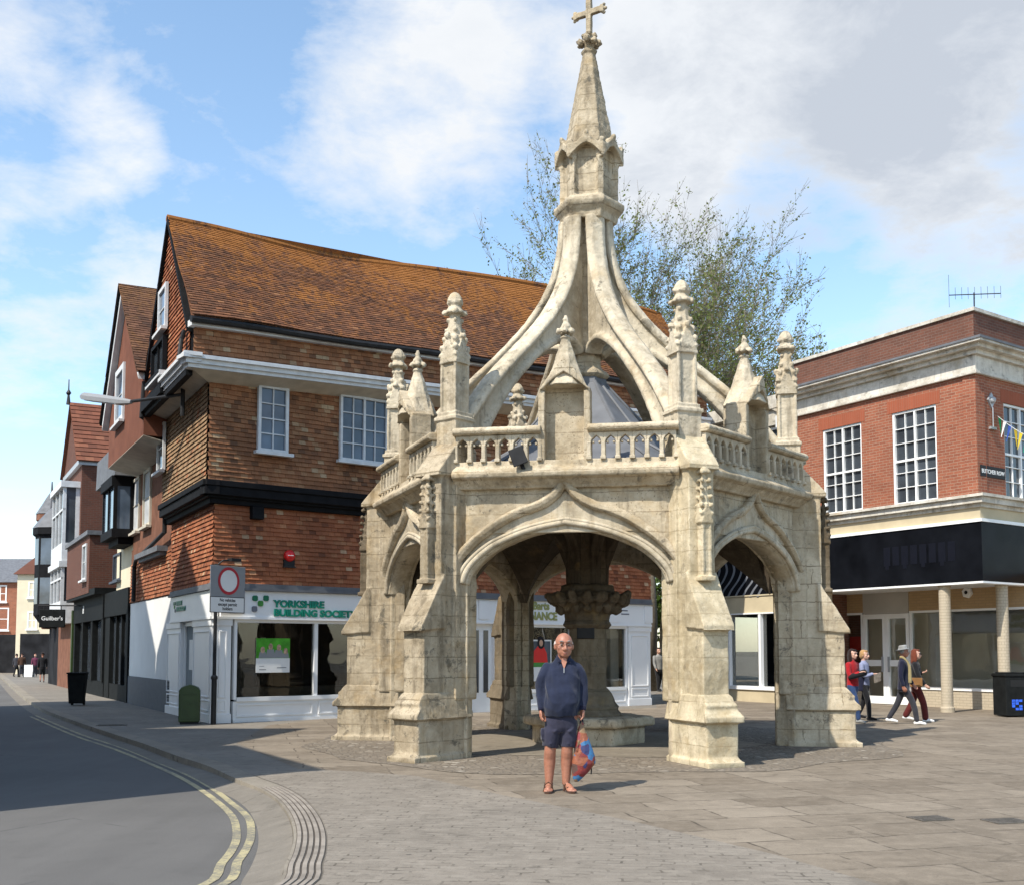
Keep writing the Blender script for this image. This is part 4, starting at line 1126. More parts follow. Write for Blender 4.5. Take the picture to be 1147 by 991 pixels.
# --- shop front, ground floor
zf0, zf1 = 2.32, 2.96
mb = MB(); rbox(Fr, mb, .14, LW, zf0, zf1 - .06, -.1, .06); rbox(Lf, mb, .02, 4.4, zf0, zf1 - .062, -.1, .06)
rbox(Fr, mb, -.03, LW, zf0 - .05, zf0 + .004, -.1, .085); rbox(Lf, mb, -.02, 4.4, zf0 - .052, zf0 + .006, -.1, .08)
tA, tB = Fr.at(520, 650)[0], Fr.at(560, 650)[0]
for px in (545, 690, 728):
    tt = Fr.at(px, 680)[0]; Fr.box(mb, tt - .3, tt + .02, zf0 + .06, zf1 - .1, .05, .085)
fas = mb.build('fascia', 'shopwhite', ybs)
mb = MB(); rbox(Fr, mb, -.1, LW, zf1 - .055, zf1 + .0, -.1, .13); rbox(Fr, mb, -.08, LW, zf1, zf1 + .1, -.1, .09)
rbox(Lf, mb, -.1, 4.45, zf1 - .052, zf1 + .002, -.1, .12); rbox(Lf, mb, -.08, 4.45, zf1 + .002, zf1 + .09, -.1, .08)
mb.build('fascia_flashing', 'lead', ybs)
def panel(mb, pl, t0, t1, z0, z1, o, d=.02, b=.035):
    pl.box(mb, t0, t0 + b, z0, z1, o, o + d); pl.box(mb, t1 - b, t1, z0, z1, o, o + d)
    pl.box(mb, t0 + b, t1 - b, z1 - b, z1, o, o + d); pl.box(mb, t0 + b, t1 - b, z0, z0 + b, o, o + d)
X = lambda px, py=740: Fr.at(px, py)[0]
XL = lambda px, py=740: Lf.at(px, py)[0]
def pil(pl, t0, t1, o=.03):
    m = MB(); pl.box(m, t0, t1, 0, zf0 - .05, -.12, o); pl.box(m, t0 - .02, t1 + .02, 0, .2, -.1, o + .02); pl.box(m, t0 - .02, t1 + .02, zf0 - .2, zf0 - .052, -.1, o + .025)
    panel(m, pl, t0 + .1, t1 - .1, .55, zf0 - .3, o - .001)
    if t1 - t0 > .3: panel(m, pl, t0 + .1, t1 - .1, .25, .5, o - .001, .015)
    return m.build('pilaster', 'shopwhite', ybs, bevel=.006)
pil(Fr, .02, X(258)); pil(Lf, .05, XL(217))
pil(Lf, XL(203), XL(188)); 
def display(pl, t0, t1, z0, z1, mull, riser=True, glassm='shopglass', fm='shopwhite'):
    m = MB(); fw = .07
    pl.box(m, t0, t0 + fw, z0, z1, -.12, .0); pl.box(m, t1 - fw, t1, z0, z1, -.12, .0); pl.box(m, t0 + fw, t1 - fw, z1 - fw, z1, -.12, -.002); pl.box(m, t0 + fw, t1 - fw, z0 - .04, z0 + .05, -.12, .03)
    for x in mull: pl.box(m, x - .045, x + .045, z0 + .05, z1 - fw, -.12, -.004)
    fr = m.build('display_window', fm, ybs)
    g = MB(); pl.box(g, t0 + fw * .5, t1 - fw * .5, z0, z1 - fw * .5, -.075, -.065); g.build('pane', glassm, fr)
    if riser:
        m = MB(); pl.box(m, t0, t1, 0, z0 - .04, -.14, -.01)
        xs = [t0] + list(mull) + [t1]
        for a, b in zip(xs, xs[1:]): panel(m, pl, a + .08, b - .08, .12, z0 - .1, -.011, .022, .03)
        pl.box(m, t0, t1, 0, .07, -.1, .012)
        m.build('stall_riser', 'shopwhite', ybs)
    return fr
m1 = X(354)
display(Fr, X(262), X(470), .5, zf0 - .05, [m1, X(430)])
# door between the two shops, then the second shop
m = MB(); dA, dB = X(520), X(553)
Fr.box(m, X(475), dA, 0, zf0 - .05, -.12, .01); Fr.box(m, dA, dB, 0, zf0 - .05, -.14, -.06)
Fr.box(m, dB, dB + .35, 0, zf0 - .05, -.12, .02)
dr = m.build('door', 'shopwhite', ybs)
m = MB()
for a, b in ((533, 537.5), (543, 548)):
    Fr.box(m, X(a), X(b), .5, 2.1, -.07, -.045)
m.build('door_pane', 'pane', dr)
display(Fr, dB + .36, X(703), .5, zf0 - .05, [X(585), X(640)])
pil(Fr, X(703.5), X(728))
# side door
m = MB(); a, b = XL(217.5), XL(203.5)
window(Lf, a, b, .02, zf0 - .06, 1, 1, ybs, 'shopwhite', 'blind', .1, o=-.05, sill=False, name='side_door')
# rooms behind the glass
m = MB()
def room(m, pl, t0, t1, dep, z1=2.4):
    pl.box(m, t0, t1, 0, z1, -dep - .1, -dep); pl.box(m, t0, t1, 0, .06, -dep, -.15); pl.box(m, t0, t1, z1 - .05, z1 + .1, -dep, -.15)
    pl.box(m, t0 - .1, t0, 0, z1, -dep, -.15); pl.box(m, t1, t1 + .1, 0, z1, -dep, -.15)
room(m, Fr, .75, X(500), 2.0); room(m, Fr, dB + .4, LW - .05, 2.6)
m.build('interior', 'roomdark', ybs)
m = MB(); Fr.box(m, .8, X(460), .06, .75, -.75, -.4); Fr.box(m, X(300), X(315), .7, 1.15, -1.7, -1.4); Fr.box(m, X(420), X(440), .75, 1.2, -1.7, -1.4)
Fr.box(m, X(610), X(690), .06, .6, -.9, -.4)
for px in (330, 345, 365): Fr.box(m, X(px), X(px) + .06, .06, 2.3, -1.95, -1.9)
m.build('counter', 'room', ybs)
m = MB(); Fr.box(m, X(692), X(701), .5, 2.2, -1.8, -.3); Fr.box(m, X(330), X(340), 1.5, 1.9, -1.99, -1.95); m.build('partition', 'roompale', ybs)
# posters
def poster(pl, t0, t1, z0, z1, o, kind):
    m = MB(); pl.box(m, t0, t1, z0, z1, o - .006, o); p = m.build('poster', 'signwhite', ybs)
    if kind == 'green':
        m = MB(); zc = z0 + (z1 - z0) * .42; pl.box(m, t0, t1, zc, z1, o, o + .003); q = m.build('picture', leafposter, p)
        m = MB(); cxp = (t0 + t1) / 2
        for k, (s, hh, wd) in enumerate(((-.24, .26, .1), (-.06, .36, .12), (.13, .33, .12), (.29, .22, .09))):
            q0 = cxp + s * (t1 - t0) / .78
            m.add([pl.pt(q0 - wd, zc + .005, o + .004 + k * .0004), pl.pt(q0 + wd, zc + .005, o + .004 + k * .0004), pl.pt(q0 + wd * .7, zc + hh * .55, o + .004 + k * .0004), pl.pt(q0 - wd * .7, zc + hh * .55, o + .004 + k * .0004)], [(0, 1, 2, 3)])
        m.build('clothes', ('signgrey'), p); m = MB()
        for k, (s, hh, wd) in enumerate(((-.24, .26, .1), (-.06, .36, .12), (.13, .33, .12), (.29, .22, .09))):
            q0 = cxp + s * (t1 - t0) / .78
            m.add([pl.pt(q0 + .055 * math.cos(2 * math.pi * i / 12), zc + hh * .72 + .075 * math.sin(2 * math.pi * i / 12), o + .0065 + k * .0004) for i in range(12)], [tuple(range(12))])
        m.build('figures', facepat, p)
        m = MB()
        for i, (a, b, h) in enumerate(((.1, .3, .02), (.62, .9, .02), (.1, .24, .012))):
            pl.box(m, t0 + (t1 - t0) * a, t0 + (t1 - t0) * b, z0 + .06 + i * .04, z0 + .06 + i * .04 + h, o, o + .002)
        m.build('small_print', 'signgrey', p)
    elif kind == 'woman':
        m = MB(); pl.box(m, t0 + .04, t1 - .04, z0 + .5, z1 - .04, o, o + .003); m.build('picture', 'paneblue', p)
        cxp = (t0 + t1) / 2; m = MB()
        m.add([pl.pt(cxp + a, z0 + b, o + .005) for a, b in ((-.3, .5), (.25, .5), (.22, .75), (.1, .95), (-.08, .95), (-.26, .78))], [(0, 1, 2, 3, 4, 5)]); m.build('red_coat', 'alarmred', p)
        m = MB(); m.add([pl.pt(cxp + .02 + .13 * math.cos(q), z0 + 1.03 + .17 * math.sin(q), o + .007) for q in [2 * math.pi * i / 12 for i in range(12)]], [tuple(range(12))]); m.build('hair', 'roomdark', p)
        m = MB(); m.add([pl.pt(cxp + .02 + .065 * math.cos(q), z0 + 1.02 + .09 * math.sin(q), o + .009) for q in [2 * math.pi * i / 12 for i in range(12)]], [tuple(range(12))]); m.build('face', 'posterskin', p)
        m = MB(); pl.box(m, t0 + .04, t1 - .04, z0 + .38, z0 + .5, o, o + .003); m.build('green_band', 'green2', p)
    return p
leafposter = plain('poster_green', (.06, .30, .02), .5, .3, .5, 4)
facepat = plain('poster_figures', (.42, .28, .2), .5, .3, .6, 12)
M['posterskin'] = plain('poster_skin', (.5, .3, .2), .5, .3, .1)
a = Fr.at(287.5, 753); b = Fr.at(326, 714.5)
poster(Fr, a[0], b[0], a[1], b[1], -.05, 'green')
a = Fr.at(594, 750); b = Fr.at(619, 716)
poster(Fr, a[0], b[0], a[1] - .3, b[1], -.05, 'woman')
a = Lf.at(215, 750); b = Lf.at(208.5, 716); m = MB(); Lf.box(m, min(a[0], b[0]), max(a[0], b[0]), a[1], b[1], -.085, -.078); m.build('poster', 'signwhite', ybs)
# lettering
q1 = Fr.at(306.5, 679, .06)
text('lettering', 'YORKSHIRE\nBUILDING SOCIETY', .215, 'text_green', ybs, Fr.T(q1[0], q1[1] + .0, .075), .016, .009, sx=1.13)
for (px, py, mat) in ((285.4, 669.5, 'green1'), (297.7, 669.5, 'green1'), (291.5, 675.3, 'green2'), (284.7, 681.5, 'logogrey')):
    c = Fr.at(px, py, .06); m = MB(); s = .062
    T = Fr.T(c[0], c[1], .06); m.prism([(-s, -s * .6), (-s * .6, -s), (s * .6, -s), (s, -s * .6), (s, s * .6), (s * .6, s), (-s * .6, s), (-s, s * .6)], -.02, .03, T @ Matrix(((1, 0, 0, 0), (0, 0, 1, 0), (0, 1, 0, 0), (0, 0, 0, 1))))
    m.build('logo', mat, ybs)
q1 = Lf.at(200, 678, .06)
Tl = Matrix((-Lf.d, Z, Lf.n)).transposed().to_4x4()
Tl.translation = Lf.pt(XL(201, 680), 2.68, .07)
text('lettering', 'YORKSHIRE\nBUILDING SOCIETY', .15, 'text_green', ybs, Tl, .012, .004, sx=.78)
for dx, dz, mat in ((-.62 + .5, .02, 'green1'), (-.62 + .34, .02, 'green1'), (-.62 + .42, -.07, 'green2'), (-.12, -.16, 'logogrey')):
    tt = XL(201, 680) - dx * 1.0 + .02; m = MB(); Lf.box(m, tt + .0, tt + .075, 2.68 + dz, 2.68 + dz + .08, .06, .08); m.build('logo', mat, ybs)
q1 = Fr.at(587, 683, .06)
text('lettering', 'St Barts\nFINANCE', .29, 'text_olive', ybs, Fr.T(q1[0], 2.68, .07), .008, .012, sx=.95)
m = MB()
for zz, wv in ((2.7, .5), (2.6, .62)):
    tt = X(703); Fr.box(m, tt - .3, tt - .3 + wv * .5, zz, zz + .035, .06, .07)
m.build('small_print', 'logogrey', ybs)
# --- fittings on the wall
al = Fr.at(324, 622, .1)
alarm = thing('alarm_box', Fr.pt(al[0], al[1], .08), 'round red alarm box fixed to the tile hung wall above the shop fascia', 'alarm box')
m = MB(); T = Fr.T(al[0], al[1], .06) 
m.lathe([(.12, 0), (.135, .03), (.13, .08), (.09, .115), (.02, .125)], 20); m.v = [T @ p for p in m.v]; m.build('cover', 'alarmred', alarm, smooth=True)
m = MB(); Fr.box(m, al[0] - .13, al[0] + .13, al[1] - .25, al[1] - .1, .05, .12); Fr.box(m, al[0] - .15, al[0] + .15, al[1] - .27, al[1] - .25, .05, .16); m.build('bracket', 'iron', alarm)
m = MB(); Fr.box(m, al[0] - .07, al[0] + .07, al[1] - .005, al[1] + .012, .18, .1875); m.build('label_strip', 'signwhite', alarm)

# street lamp on its arm
p0 = Lf.pt(1.0, 7.35, .55); p1 = P(146, 450, p0.y + 1.2); p2 = P(92, 443.5, p0.y + 2.6)
lamp = thing('street_lamp', p0, 'long grey street lamp on a dark arm from the gabled corner building', 'street lamp')
m = MB(); m.tube([p0, p1 + (p0 - p1) * .05], .04, 8); m.tube([p0 - Z * .5, p0 + Z * .15], .05, 8); m.build('arm', 'iron', lamp)
dv = (p2 - p1).normalized(); ln = (p2 - p1).length; sv = dv.cross(Z).normalized(); uv_ = sv.cross(dv)
m = MB(); rings = []
for k, (wd, h0, h1) in ((-.02, (.04, -.04, .04)), (.15, (.12, -.09, .06)), (.5, (.15, -.1, .08)), (.9, (.14, -.1, .08)), (1.0, (.06, -.05, .04))):
    c = p1 + dv * ln * k; rings.append([c + sv * a + uv_ * b for a, b in ((-wd, h0), (wd, h0), (wd, 0), (wd * .6, h1), (-wd * .6, h1), (-wd, 0))])
m.loft(rings); m.build('lamp_head', 'signgrey', lamp)
m = MB(); c0, c1_ = p1 + dv * ln * .2, p1 + dv * ln * .85
m.hexa([c0 - sv * .11 - uv_ * .115, c1_ - sv * .11 - uv_ * .115, c1_ + sv * .11 - uv_ * .115, c0 + sv * .11 - uv_ * .115], [c0 - sv * .12 - uv_ * .08, c1_ - sv * .12 - uv_ * .08, c1_ + sv * .12 - uv_ * .08, c0 + sv * .12 - uv_ * .08])
m.build('lens', 'oldwhite', lamp)

# traffic sign on its post
sp = G(239, 811); Tn = Vector((-sp.x * .25 - .12, -1, 0)).normalized(); td = Vector((-Tn.y, Tn.x, 0)); td = -td if td.x < 0 else td
SG = Plane(sp, td, Tn)
sign = thing('traffic_sign', sp, 'square grey traffic sign with red ring and wordy plate on a dark post', 'traffic sign')
m = MB(); m.lathe([(.058, 0), (.058, .95), (.075, .98), (.075, 1.02), (.04, 1.06), (.038, 3.45)], 12, 0, (sp.x, sp.y)); m.build('post', 'iron', sign, smooth=False)
s0 = SG.at(235, 685, .06); s1 = SG.at(275, 635, .06)
a, b, zA, zB = s0[0], s1[0], s0[1], s1[1]; zm = zA + (zB - zA) * .36
m = MB(); SG.box(m, a, b, zA, zB, .045, .06); pb_ = m.build('board', 'signgrey', sign, bevel=.004)
cxs, czs, rad = (a + b) / 2 + .015, zm + (zB - zm) * .5, (zB - zm) * .46
def disc(m, pl, t, z, r0, r1, o, n=40):
    ip = [pl.pt(t + r0 * math.cos(2 * math.pi * i / n), z + r0 * math.sin(2 * math.pi * i / n), o) for i in range(n)]
    op = [pl.pt(t + r1 * math.cos(2 * math.pi * i / n), z + r1 * math.sin(2 * math.pi * i / n), o) for i in range(n)]
    ib = [p - pl.n * .004 for p in ip]; ob = [p - pl.n * .004 for p in op]
    m.add(ip + op + ib + ob, [(i, i + n, (i + 1) % n + n, (i + 1) % n) for i in range(n)] + [(i + n, i + 3 * n, (i + 1) % n + 3 * n, (i + 1) % n + n) for i in range(n)])
m = MB(); disc(m, SG, cxs, czs, .001, rad * .84, .066); m.build('white_disc', 'signwhite', pb_)
m = MB(); disc(m, SG, cxs, czs, rad * .79, rad, .069); m.build('red_ring', 'signred', pb_)
m = MB(); SG.box(m, a - .004, b - .02, zA - .003, zm - .02, .058, .064); pl_ = m.build('plate', 'text_black', sign)
m = MB(); SG.box(m, a + .012, b - .036, zA + .013, zm - .036, .064, .067); m.build('plate_face', 'signwhite', pl_)
text('lettering', 'No vehicles\nexcept permit\nholders', .098, 'text_black', sign, SG.T((a + b) / 2 - .01, zm - .125, .068), .001, .0025, 'CENTER', .95)
m = MB(); tA_ = [SG.pt(cxs - .3, zB + .0, .02), SG.pt(cxs - .2, zB + .11, .1), SG.pt(cxs + .0, zB + .13, .2)]
m.tube(tA_, .02, 6); SG.box(m, cxs - .1, cxs + .17, zB + .1, zB + .16, .12, .26); m.build('sign_lamp', 'iron', sign)

# green cabinet
gp = G(210, 811)
GC = Plane(gp + Vector((-.2, 0, 0)), Vector((Bd.x + .35, Bd.y - .35, 0)), Vector((Bd.y - .35, -Bd.x - .35, 0)))
cab = thing('litter_bin', gp, 'dark green arched metal litter bin beside the white shop corner', 'litter bin')
m = MB(); wv, hv = .44, .82
arc = [(-.0, .05), (wv, .05), (wv, hv - .1), (wv - .05, hv - .03), (wv * .72, hv), (wv * .5, hv + .03), (wv * .28, hv), (.05, hv - .03), (0, hv - .1)]
GC.poly(m, arc, -.36, 0); m.build('body', 'bingreen', cab, bevel=.015)
m = MB(); GC.poly(m, [(.03, 0), (wv - .03, 0), (wv - .03, .06), (.03, .06)], -.33, -.03); m.build('base', 'iron', cab)
m = MB(); panel(m, GC, .05, wv - .05, .12, hv - .16, 0, .012, .02); GC.box(m, wv * .5 - .03, wv * .5 + .03, .42, .46, 0, .02); m.build('door', 'bingreen', cab)

# ================================================================== HOUSES DOWN THE STREET
h2 = thing('gabled_house', Lf.pt(7, 0, 0), 'red rendered gabled house jettied above a white ground floor, beyond the corner building', 'house')
a2, b2 = 4.5, XL(145, 730)
mb = MB(); Lf.box(mb, a2, b2, .82, 3.0, -5, .0); mb.build('wall', 'render_white', h2)
mb = MB(); Lf.box(mb, a2 - .02, b2 + .02, 0, .822, -5, .03); mb.build('wall_base', 'plinth_blue', h2)
mb = MB(); Lf.box(mb, a2, b2, 2.98, 4.6, -5, -.0); Lf.box(mb, a2 + .1, b2 - .1, 4.6, 7.0, -5, -.02); mb.build('upper_wall', 'render_brown', h2)
mb = MB(); tilefield(mb, Lf.pt(b2, 3.02, .0), -Ad, Z, nL, b2 - a2, 1.15, .165, .1, lambda u, v: True); mb.build('tile_hanging', 'walltile', h2, tint=True)
mb = MB(); Lf.box(mb, 5.2, 8.6, 4.16, 4.3, 0, .28); Lf.box(mb, 5.3, 8.5, 4.06, 4.16, 0, .18); mb.build('ledge', 'slate', h2)
for pa, pb2 in ((170, 162), (157.5, 149.5)):
    ta, tb = Lf.at(pa, 530)[0], Lf.at(pb2, 530)[0]
    window(Lf, ta, tb, 5.1, 6.75, 1, 2, h2, 'soffit', 'curtain', .09, o=.03)
c4 = corner(.85, .85)
ga, gb2, gm = 4.2, 10.0, 7.2
mb = MB(); Lf.poly(mb, [(ga, 6.95), (gb2, 6.95), (gb2, 8.65), (gm, 11.45), (ga, 8.65)], -3, .85); mb.build('jettied_gable', 'render_red', h2)
mb = MB(); q0 = [Lf.pt(ga, 6.75, 0), Lf.pt(gb2, 6.75, 0), Lf.pt(gb2, 6.94, .85), Lf.pt(ga, 6.94, .85)]
mb.hexa(q0, [p + Z * .012 for p in q0]); mb.build('soffit', 'soffit', h2)
e = Lf.at(136, 400, .85)
window(Lf, Lf.at(140, 440, .85)[0], Lf.at(131, 440, .85)[0], 7.9, 9.5, 1, 2, h2, 'oldwhite', 'paneblue', .16, o=.9)
mb = MB()
for (wa_, za), (wb_, zb) in (((ga - .1, 8.55), (gm, 11.52)), ((gm, 11.52), (gb2 + .2, 8.3))):
    Lf.poly(mb, [(wa_, za - .22), (wb_, zb - .22), (wb_, zb + .03), (wa_, za + .03)], .84, 1.02)
mb.build('bargeboard', 'oldwhite', h2)
mb = MB()
for (wa_, za), (wb_, zb) in (((ga - .2, 8.53), (gm, 11.6)), ((gm, 11.6), (gb2 + .3, 8.3))):
    Lf.poly(mb, [(wa_, za - .06), (wb_, zb - .06), (wb_, zb + .015), (wa_, za + .015)], .6, 1.08)
mb.build('verge', 'black', h2)
mb = MB(); E0_ = Lf.pt(ga - .25, 8.5, 1.1); Rd_ = Lf.pt(gm, 11.66, 1.1)
roofquad(mb, E0_, E0_ - nL * 8, Rd_, Rd_ - nL * 8, .2, .12, .04)
E1_ = Lf.pt(gb2 + .3, 8.3, 1.1); roofquad(mb, E1_ - nL * 8, E1_, Rd_ - nL * 8, Rd_, .3, .2, .02)
mb.build('roof', 'brownroof', h2, tint=True)

h3 = thing('cream_house', Lf.pt(11.5, 0, 0), 'narrow cream rendered house with dark oriel window above a slate grey shopfront', 'house')
b3 = 13.9
mb = MB(); Lf.box(mb, b2 + .02, b3, 3.3, 7.6, -6, -.05); mb.build('wall', 'render_cream', h3)
mb = MB(); Lf.box(mb, b2 + .02, b3 + 1.6, 2.7, 3.5, -5, .08); Lf.box(mb, b2 + .02, b2 + .4, 0, 2.7, -4, .06); Lf.box(mb, b3 + .6, b3 + 1.6, 0, 2.7, -4, .04); Lf.box(mb, b2 + .4, b3 + .6, 0, .5, -4, .02); mb.build('shopfront', 'blackshop', h3)
mb = MB(); Lf.box(mb, b2 + .4, b3 + .6, .5, 2.7, -.5, -.1); mb.build('shop_pane', 'pane', h3)
mb = MB()
for k in range(4): tt = b2 + .45 + k * 1.1; Lf.box(mb, tt, tt + .1, .5, 2.7, -.2, .0)
mb.build('mullion', 'blackshop', h3)
o1, o2 = 10.6, 12.9
mb = MB(); Lf.box(mb, o1, o2, 5.0, 5.25, -.1, .62); Lf.box(mb, o1 + .2, o2 - .2, 4.8, 5.0, -.1, .4); Lf.box(mb, o1, o2, 6.55, 6.85, -.1, .65)
for tt in (o1, (o1 + o2) / 2 - .05, o2 - .1): Lf.box(mb, tt, tt + .1, 5.25, 6.55, .48, .58)
Lf.box(mb, o1, o1 + .08, 5.25, 6.55, 0, .1)
orl = mb.build('oriel_window', 'black', h3)
mb = MB(); Lf.box(mb, o1 + .03, o2 - .03, 5.25, 6.55, .0, .54); mb.build('pane', 'paneblue', orl)
mb = MB(); Lf.poly(mb, [(o1 - .2, 6.85), (o2 + 1.5, 6.85), (o2 + 1.3, 7.75), (o1, 7.75)], -.2, .6); mb.build('oriel_roof', 'slate', orl)
window(Lf, Lf.at(134, 630)[0], Lf.at(126, 630)[0], 3.85, 4.75, 1, 1, h3, 'plinth_blue', 'pane', .07, o=-.02)
mb = MB(); Lf.box(mb, b2 + .02, b3 + .1, 7.58, 7.8, -6.2, .1); mb.build('roof', 'slate', h3)

h4 = thing('black_shop', Lf.pt(19, 0, 0), 'black painted shop with a brick upper storey, beyond the cream house', 'shop')
s4, e4 = 15.6, 23.6
mb = MB(); Lf.box(mb, s4, e4, 2.65, 3.5, -5, .12); Lf.box(mb, s4, e4, 3.5, 3.72, -5, .4); Lf.box(mb, s4, e4, 0, .5, -5, .05)
for tt in (s4, s4 + 2.6, s4 + 5.2, e4 - .4): Lf.box(mb, tt, tt + .4, .5, 2.65, -5, .1)
mb.build('shopfront', 'blackshop', h4)
mb = MB(); Lf.box(mb, s4 + .4, e4 - .4, .5, 2.65, -.5, -.1); mb.build('shop_pane', 'pane', h4)
T_ = Tl.copy(); T_.translation = Lf.pt(s4 + 5.2, 2.98, .125)
text('lettering', 'ell', .42, 'text_white', h4, T_, .004, .004)
mb = MB(); Lf.box(mb, 17.0, e4, 3.6, 5.65, -6, .42); mb.build('wall', 'darkbrick', h4)
mb = MB(); Lf.box(mb, 16.9, e4, 5.65, 5.8, -6.1, .52); mb.build('coping', 'slate', h4)
window(Lf, 17.6, 18.6, 4.1, 5.4, 1, 2, h4, 'oldwhite', 'pane', .08, o=.46)
mb = MB()
for k in range(4): mb.lathe([(.35, 5.9 + k * .22), (.36, 6.06 + k * .22)], 10, 0, (Lf.pt(18.5, 0, -1).x, Lf.pt(18.5, 0, -1).y))
Lf.box(mb, 17.4, 19.2, 5.8, 6.2, -3.6, -.5); mb.build('roof_plant', 'greymetal', h4)
mb = MB(); Lf.box(mb, 23.7, 24.0, 0, 3.2, -.1, .16); mb.build('green_pilaster', 'bingreen', h4)

h5 = thing('brick_gable_house', Lf.pt(26, 0, 0), 'tall brick house with red tiled roof, finial and white bay windows on the street', 'house')
s5, e5 = 24.0, 29.5
mb = MB(); Lf.box(mb, s5, e5, 0, 9.4, -9, -.1); mb.build('wall', 'darkbrick', h5)
mb = MB(); rr = Lf.pt((s5 + e5) / 2, 12.3, .15); ee = Lf.pt(s5 - .2, 9.35, .15)
roofquad(mb, ee, ee - nL * 9, rr, rr - nL * 9, .34, .3, .0, .04); ee2 = Lf.pt(e5 + .2, 9.35, .15); roofquad(mb, ee2 - nL * 9, ee2, rr - nL * 9, rr, .5, .3)
mb.build('roof', 'redrooftile', h5, tint=True)
mb = MB(); Lf.poly(mb, [(s5, 9.3), (e5, 9.3), ((s5 + e5) / 2, 12.2)], -.3, .0); mb.build('gable_wall', 'darkbrick', h5)
mb = MB(); c = Lf.pt((s5 + e5) / 2, 0, .2); mb.lathe([(.1, 12.2), (.05, 12.6), (.12, 12.7), (.03, 12.85), (.02, 13.3)], 6, 0, (c.x, c.y)); mb.build('finial', 'iron', h5)
mb = MB(); Lf.box(mb, s5 - .1, e5, 9.2, 9.4, -9, .05); mb.build('gutter', 'greymetal', h5)
for z0, z1 in ((3.6, 5.0), (6.0, 8.3)):
    mb = MB(); Lf.box(mb, s5 + .4, e5 - 1, z0 - .9, z0, -.1, .55); Lf.box(mb, s5 + .3, e5 - .9, z1, z1 + .25, -.1, .65)
    for tt in (s5 + .4, s5 + 1.8, s5 + 3.1, e5 - 1.08): Lf.box(mb, tt, tt + .09, z0, z1, .42, .55)
    Lf.box(mb, s5 + .4, s5 + .46, z0, z1, -.1, .06); Lf.box(mb, s5 + .4, e5 - 1, (z0 + z1) / 2 + .2, (z0 + z1) / 2 + .28, .44, .548)
    bw_ = mb.build('bay_window', 'oldwhite', h5)
    mb = MB(); Lf.box(mb, s5 + .44, e5 - 1.04, z0, z1, -.1, .49); mb.build('pane', 'pane', bw_)
mb = MB(); Lf.box(mb, s5, e5, 0, 2.9, -.1, .05); mb.build('shopfront', 'render_brown', h5)

h6 = thing('turreted_house', Lf.pt(32, 0, 0), 'dark house with lead capped turret bays halfway down the street', 'house')
mb = MB(); Lf.box(mb, 29.6, 33.7, 0, 8.6, -8, -.1); mb.build('wall', 'render_brown', h6)
for tc, zt, r_, mat, m2 in ((31.0, 7.2, .85, 'black', 'lead'), (33.1, 8.1, .55, 'render_brown', 'slate')):
    c = Lf.pt(tc, 0, .15); mb = MB(); mb.lathe([(r_ * .5, 2.6), (r_, 3.2), (r_, zt - .4), (r_ + .12, zt - .3), (r_ + .12, zt)], 8, .3, (c.x, c.y)); tr_ = mb.build('turret', mat, h6)
    mb = MB(); mb.lathe([(r_ + .15, zt), (r_ * .8, zt + .45), (r_ * .4, zt + .85), (.06, zt + 1.1), (.03, zt + 1.6)], 8, .3, (c.x, c.y)); mb.build('turret_roof', m2, tr_)
    mb = MB()
    for k in range(8):
        a = .3 + math.pi / 8 + k * math.pi / 4; T = Matrix.Translation((c.x, c.y, 0)) @ Matrix.Rotation(a, 4, 'Z')
        for z0 in (3.7, 5.5):
            if z0 + 1.2 < zt - .3: mb.box(r_ * .9, r_ * .945, -.25, .25, z0, z0 + 1.2, T)
    mb.build('turret_pane', 'paneblue', tr_)
mb = MB(); Lf.poly(mb, [(29.6, 8.6), (33.7, 8.6), (31.6, 10.2)], -8, -.2); mb.build('roof', 'slate', h6)
mb = MB(); Lf.box(mb, 29.6, 33.7, 0, 3.2, -.2, .02); mb.build('shopfront', 'roomdark', h6)

def boxhouse(name, label, x0, x1, y0, y1, z1, mat, roofm, rh, wins, shop='roomdark', chim=False, winmat='white', group=None):
    t_ = thing(name, (x0, y0, 0), label, 'house', group)
    pl = Plane((x0, y0), (1, 0), (0, -1))
    m = MB(); pl.box(m, 0, x1 - x0, 0, z1, -(y1 - y0), 0); m.build('wall', mat, t_)
    m = MB(); L = x1 - x0; D = y1 - y0
    m.add([(x0 - .2, y0 - .25, z1), (x1 + .2, y0 - .25, z1), (x1 + .2, y0 + D / 2, z1 + rh), (x0 - .2, y0 + D / 2, z1 + rh), (x0 - .2, y1 + .2, z1), (x1 + .2, y1 + .2, z1)], [(0, 1, 2, 3), (3, 2, 5, 4), (0, 3, 4), (1, 5, 2), (0, 4, 5, 1)])
    rf = m.build('roof', roofm, t_)
    if chim:
        m = MB(); m.box(x0 + .4, x0 + 1.2, y0 + D / 2 - .4, y0 + D / 2 + .4, z1 + rh * .4, z1 + rh + 1.6); m.build('chimney', 'darkbrick', rf)
    for a, b, c, d_ in wins: window(pl, a, b, c, d_, 2, 2, t_, winmat, 'pane', .09, .05, o=.02)
    m = MB(); pl.box(m, .3, L - .3, 0, 2.7, -.3, .012); m.build('shopfront', shop, t_)
    return t_
q = G(20, 757.5)
boxhouse('cream_shop', 'plain cream house with two sash windows where the street narrows', -33.3, -27.5, 75, 85, 6.7, 'render_cream', 'redrooftile', 2.2, [(.75, 1.4, 3.0, 4.2), (.75, 1.4, 5.1, 6.2), (2.6, 3.4, 3.0, 4.2)], chim=True)
boxhouse('red_brick_terrace', 'red brick house with slate roof and white windows closing the end of the street', -46, -34.6, 79, 87, 6.4, 'brick', 'slate', 2.0, [(9.0, 10.4, 3.0, 4.6), (9.3, 10.2, 5.0, 6.2), (6.4, 7.6, 5.0, 6.2), (6.0, 7.8, 3.0, 4.6)])
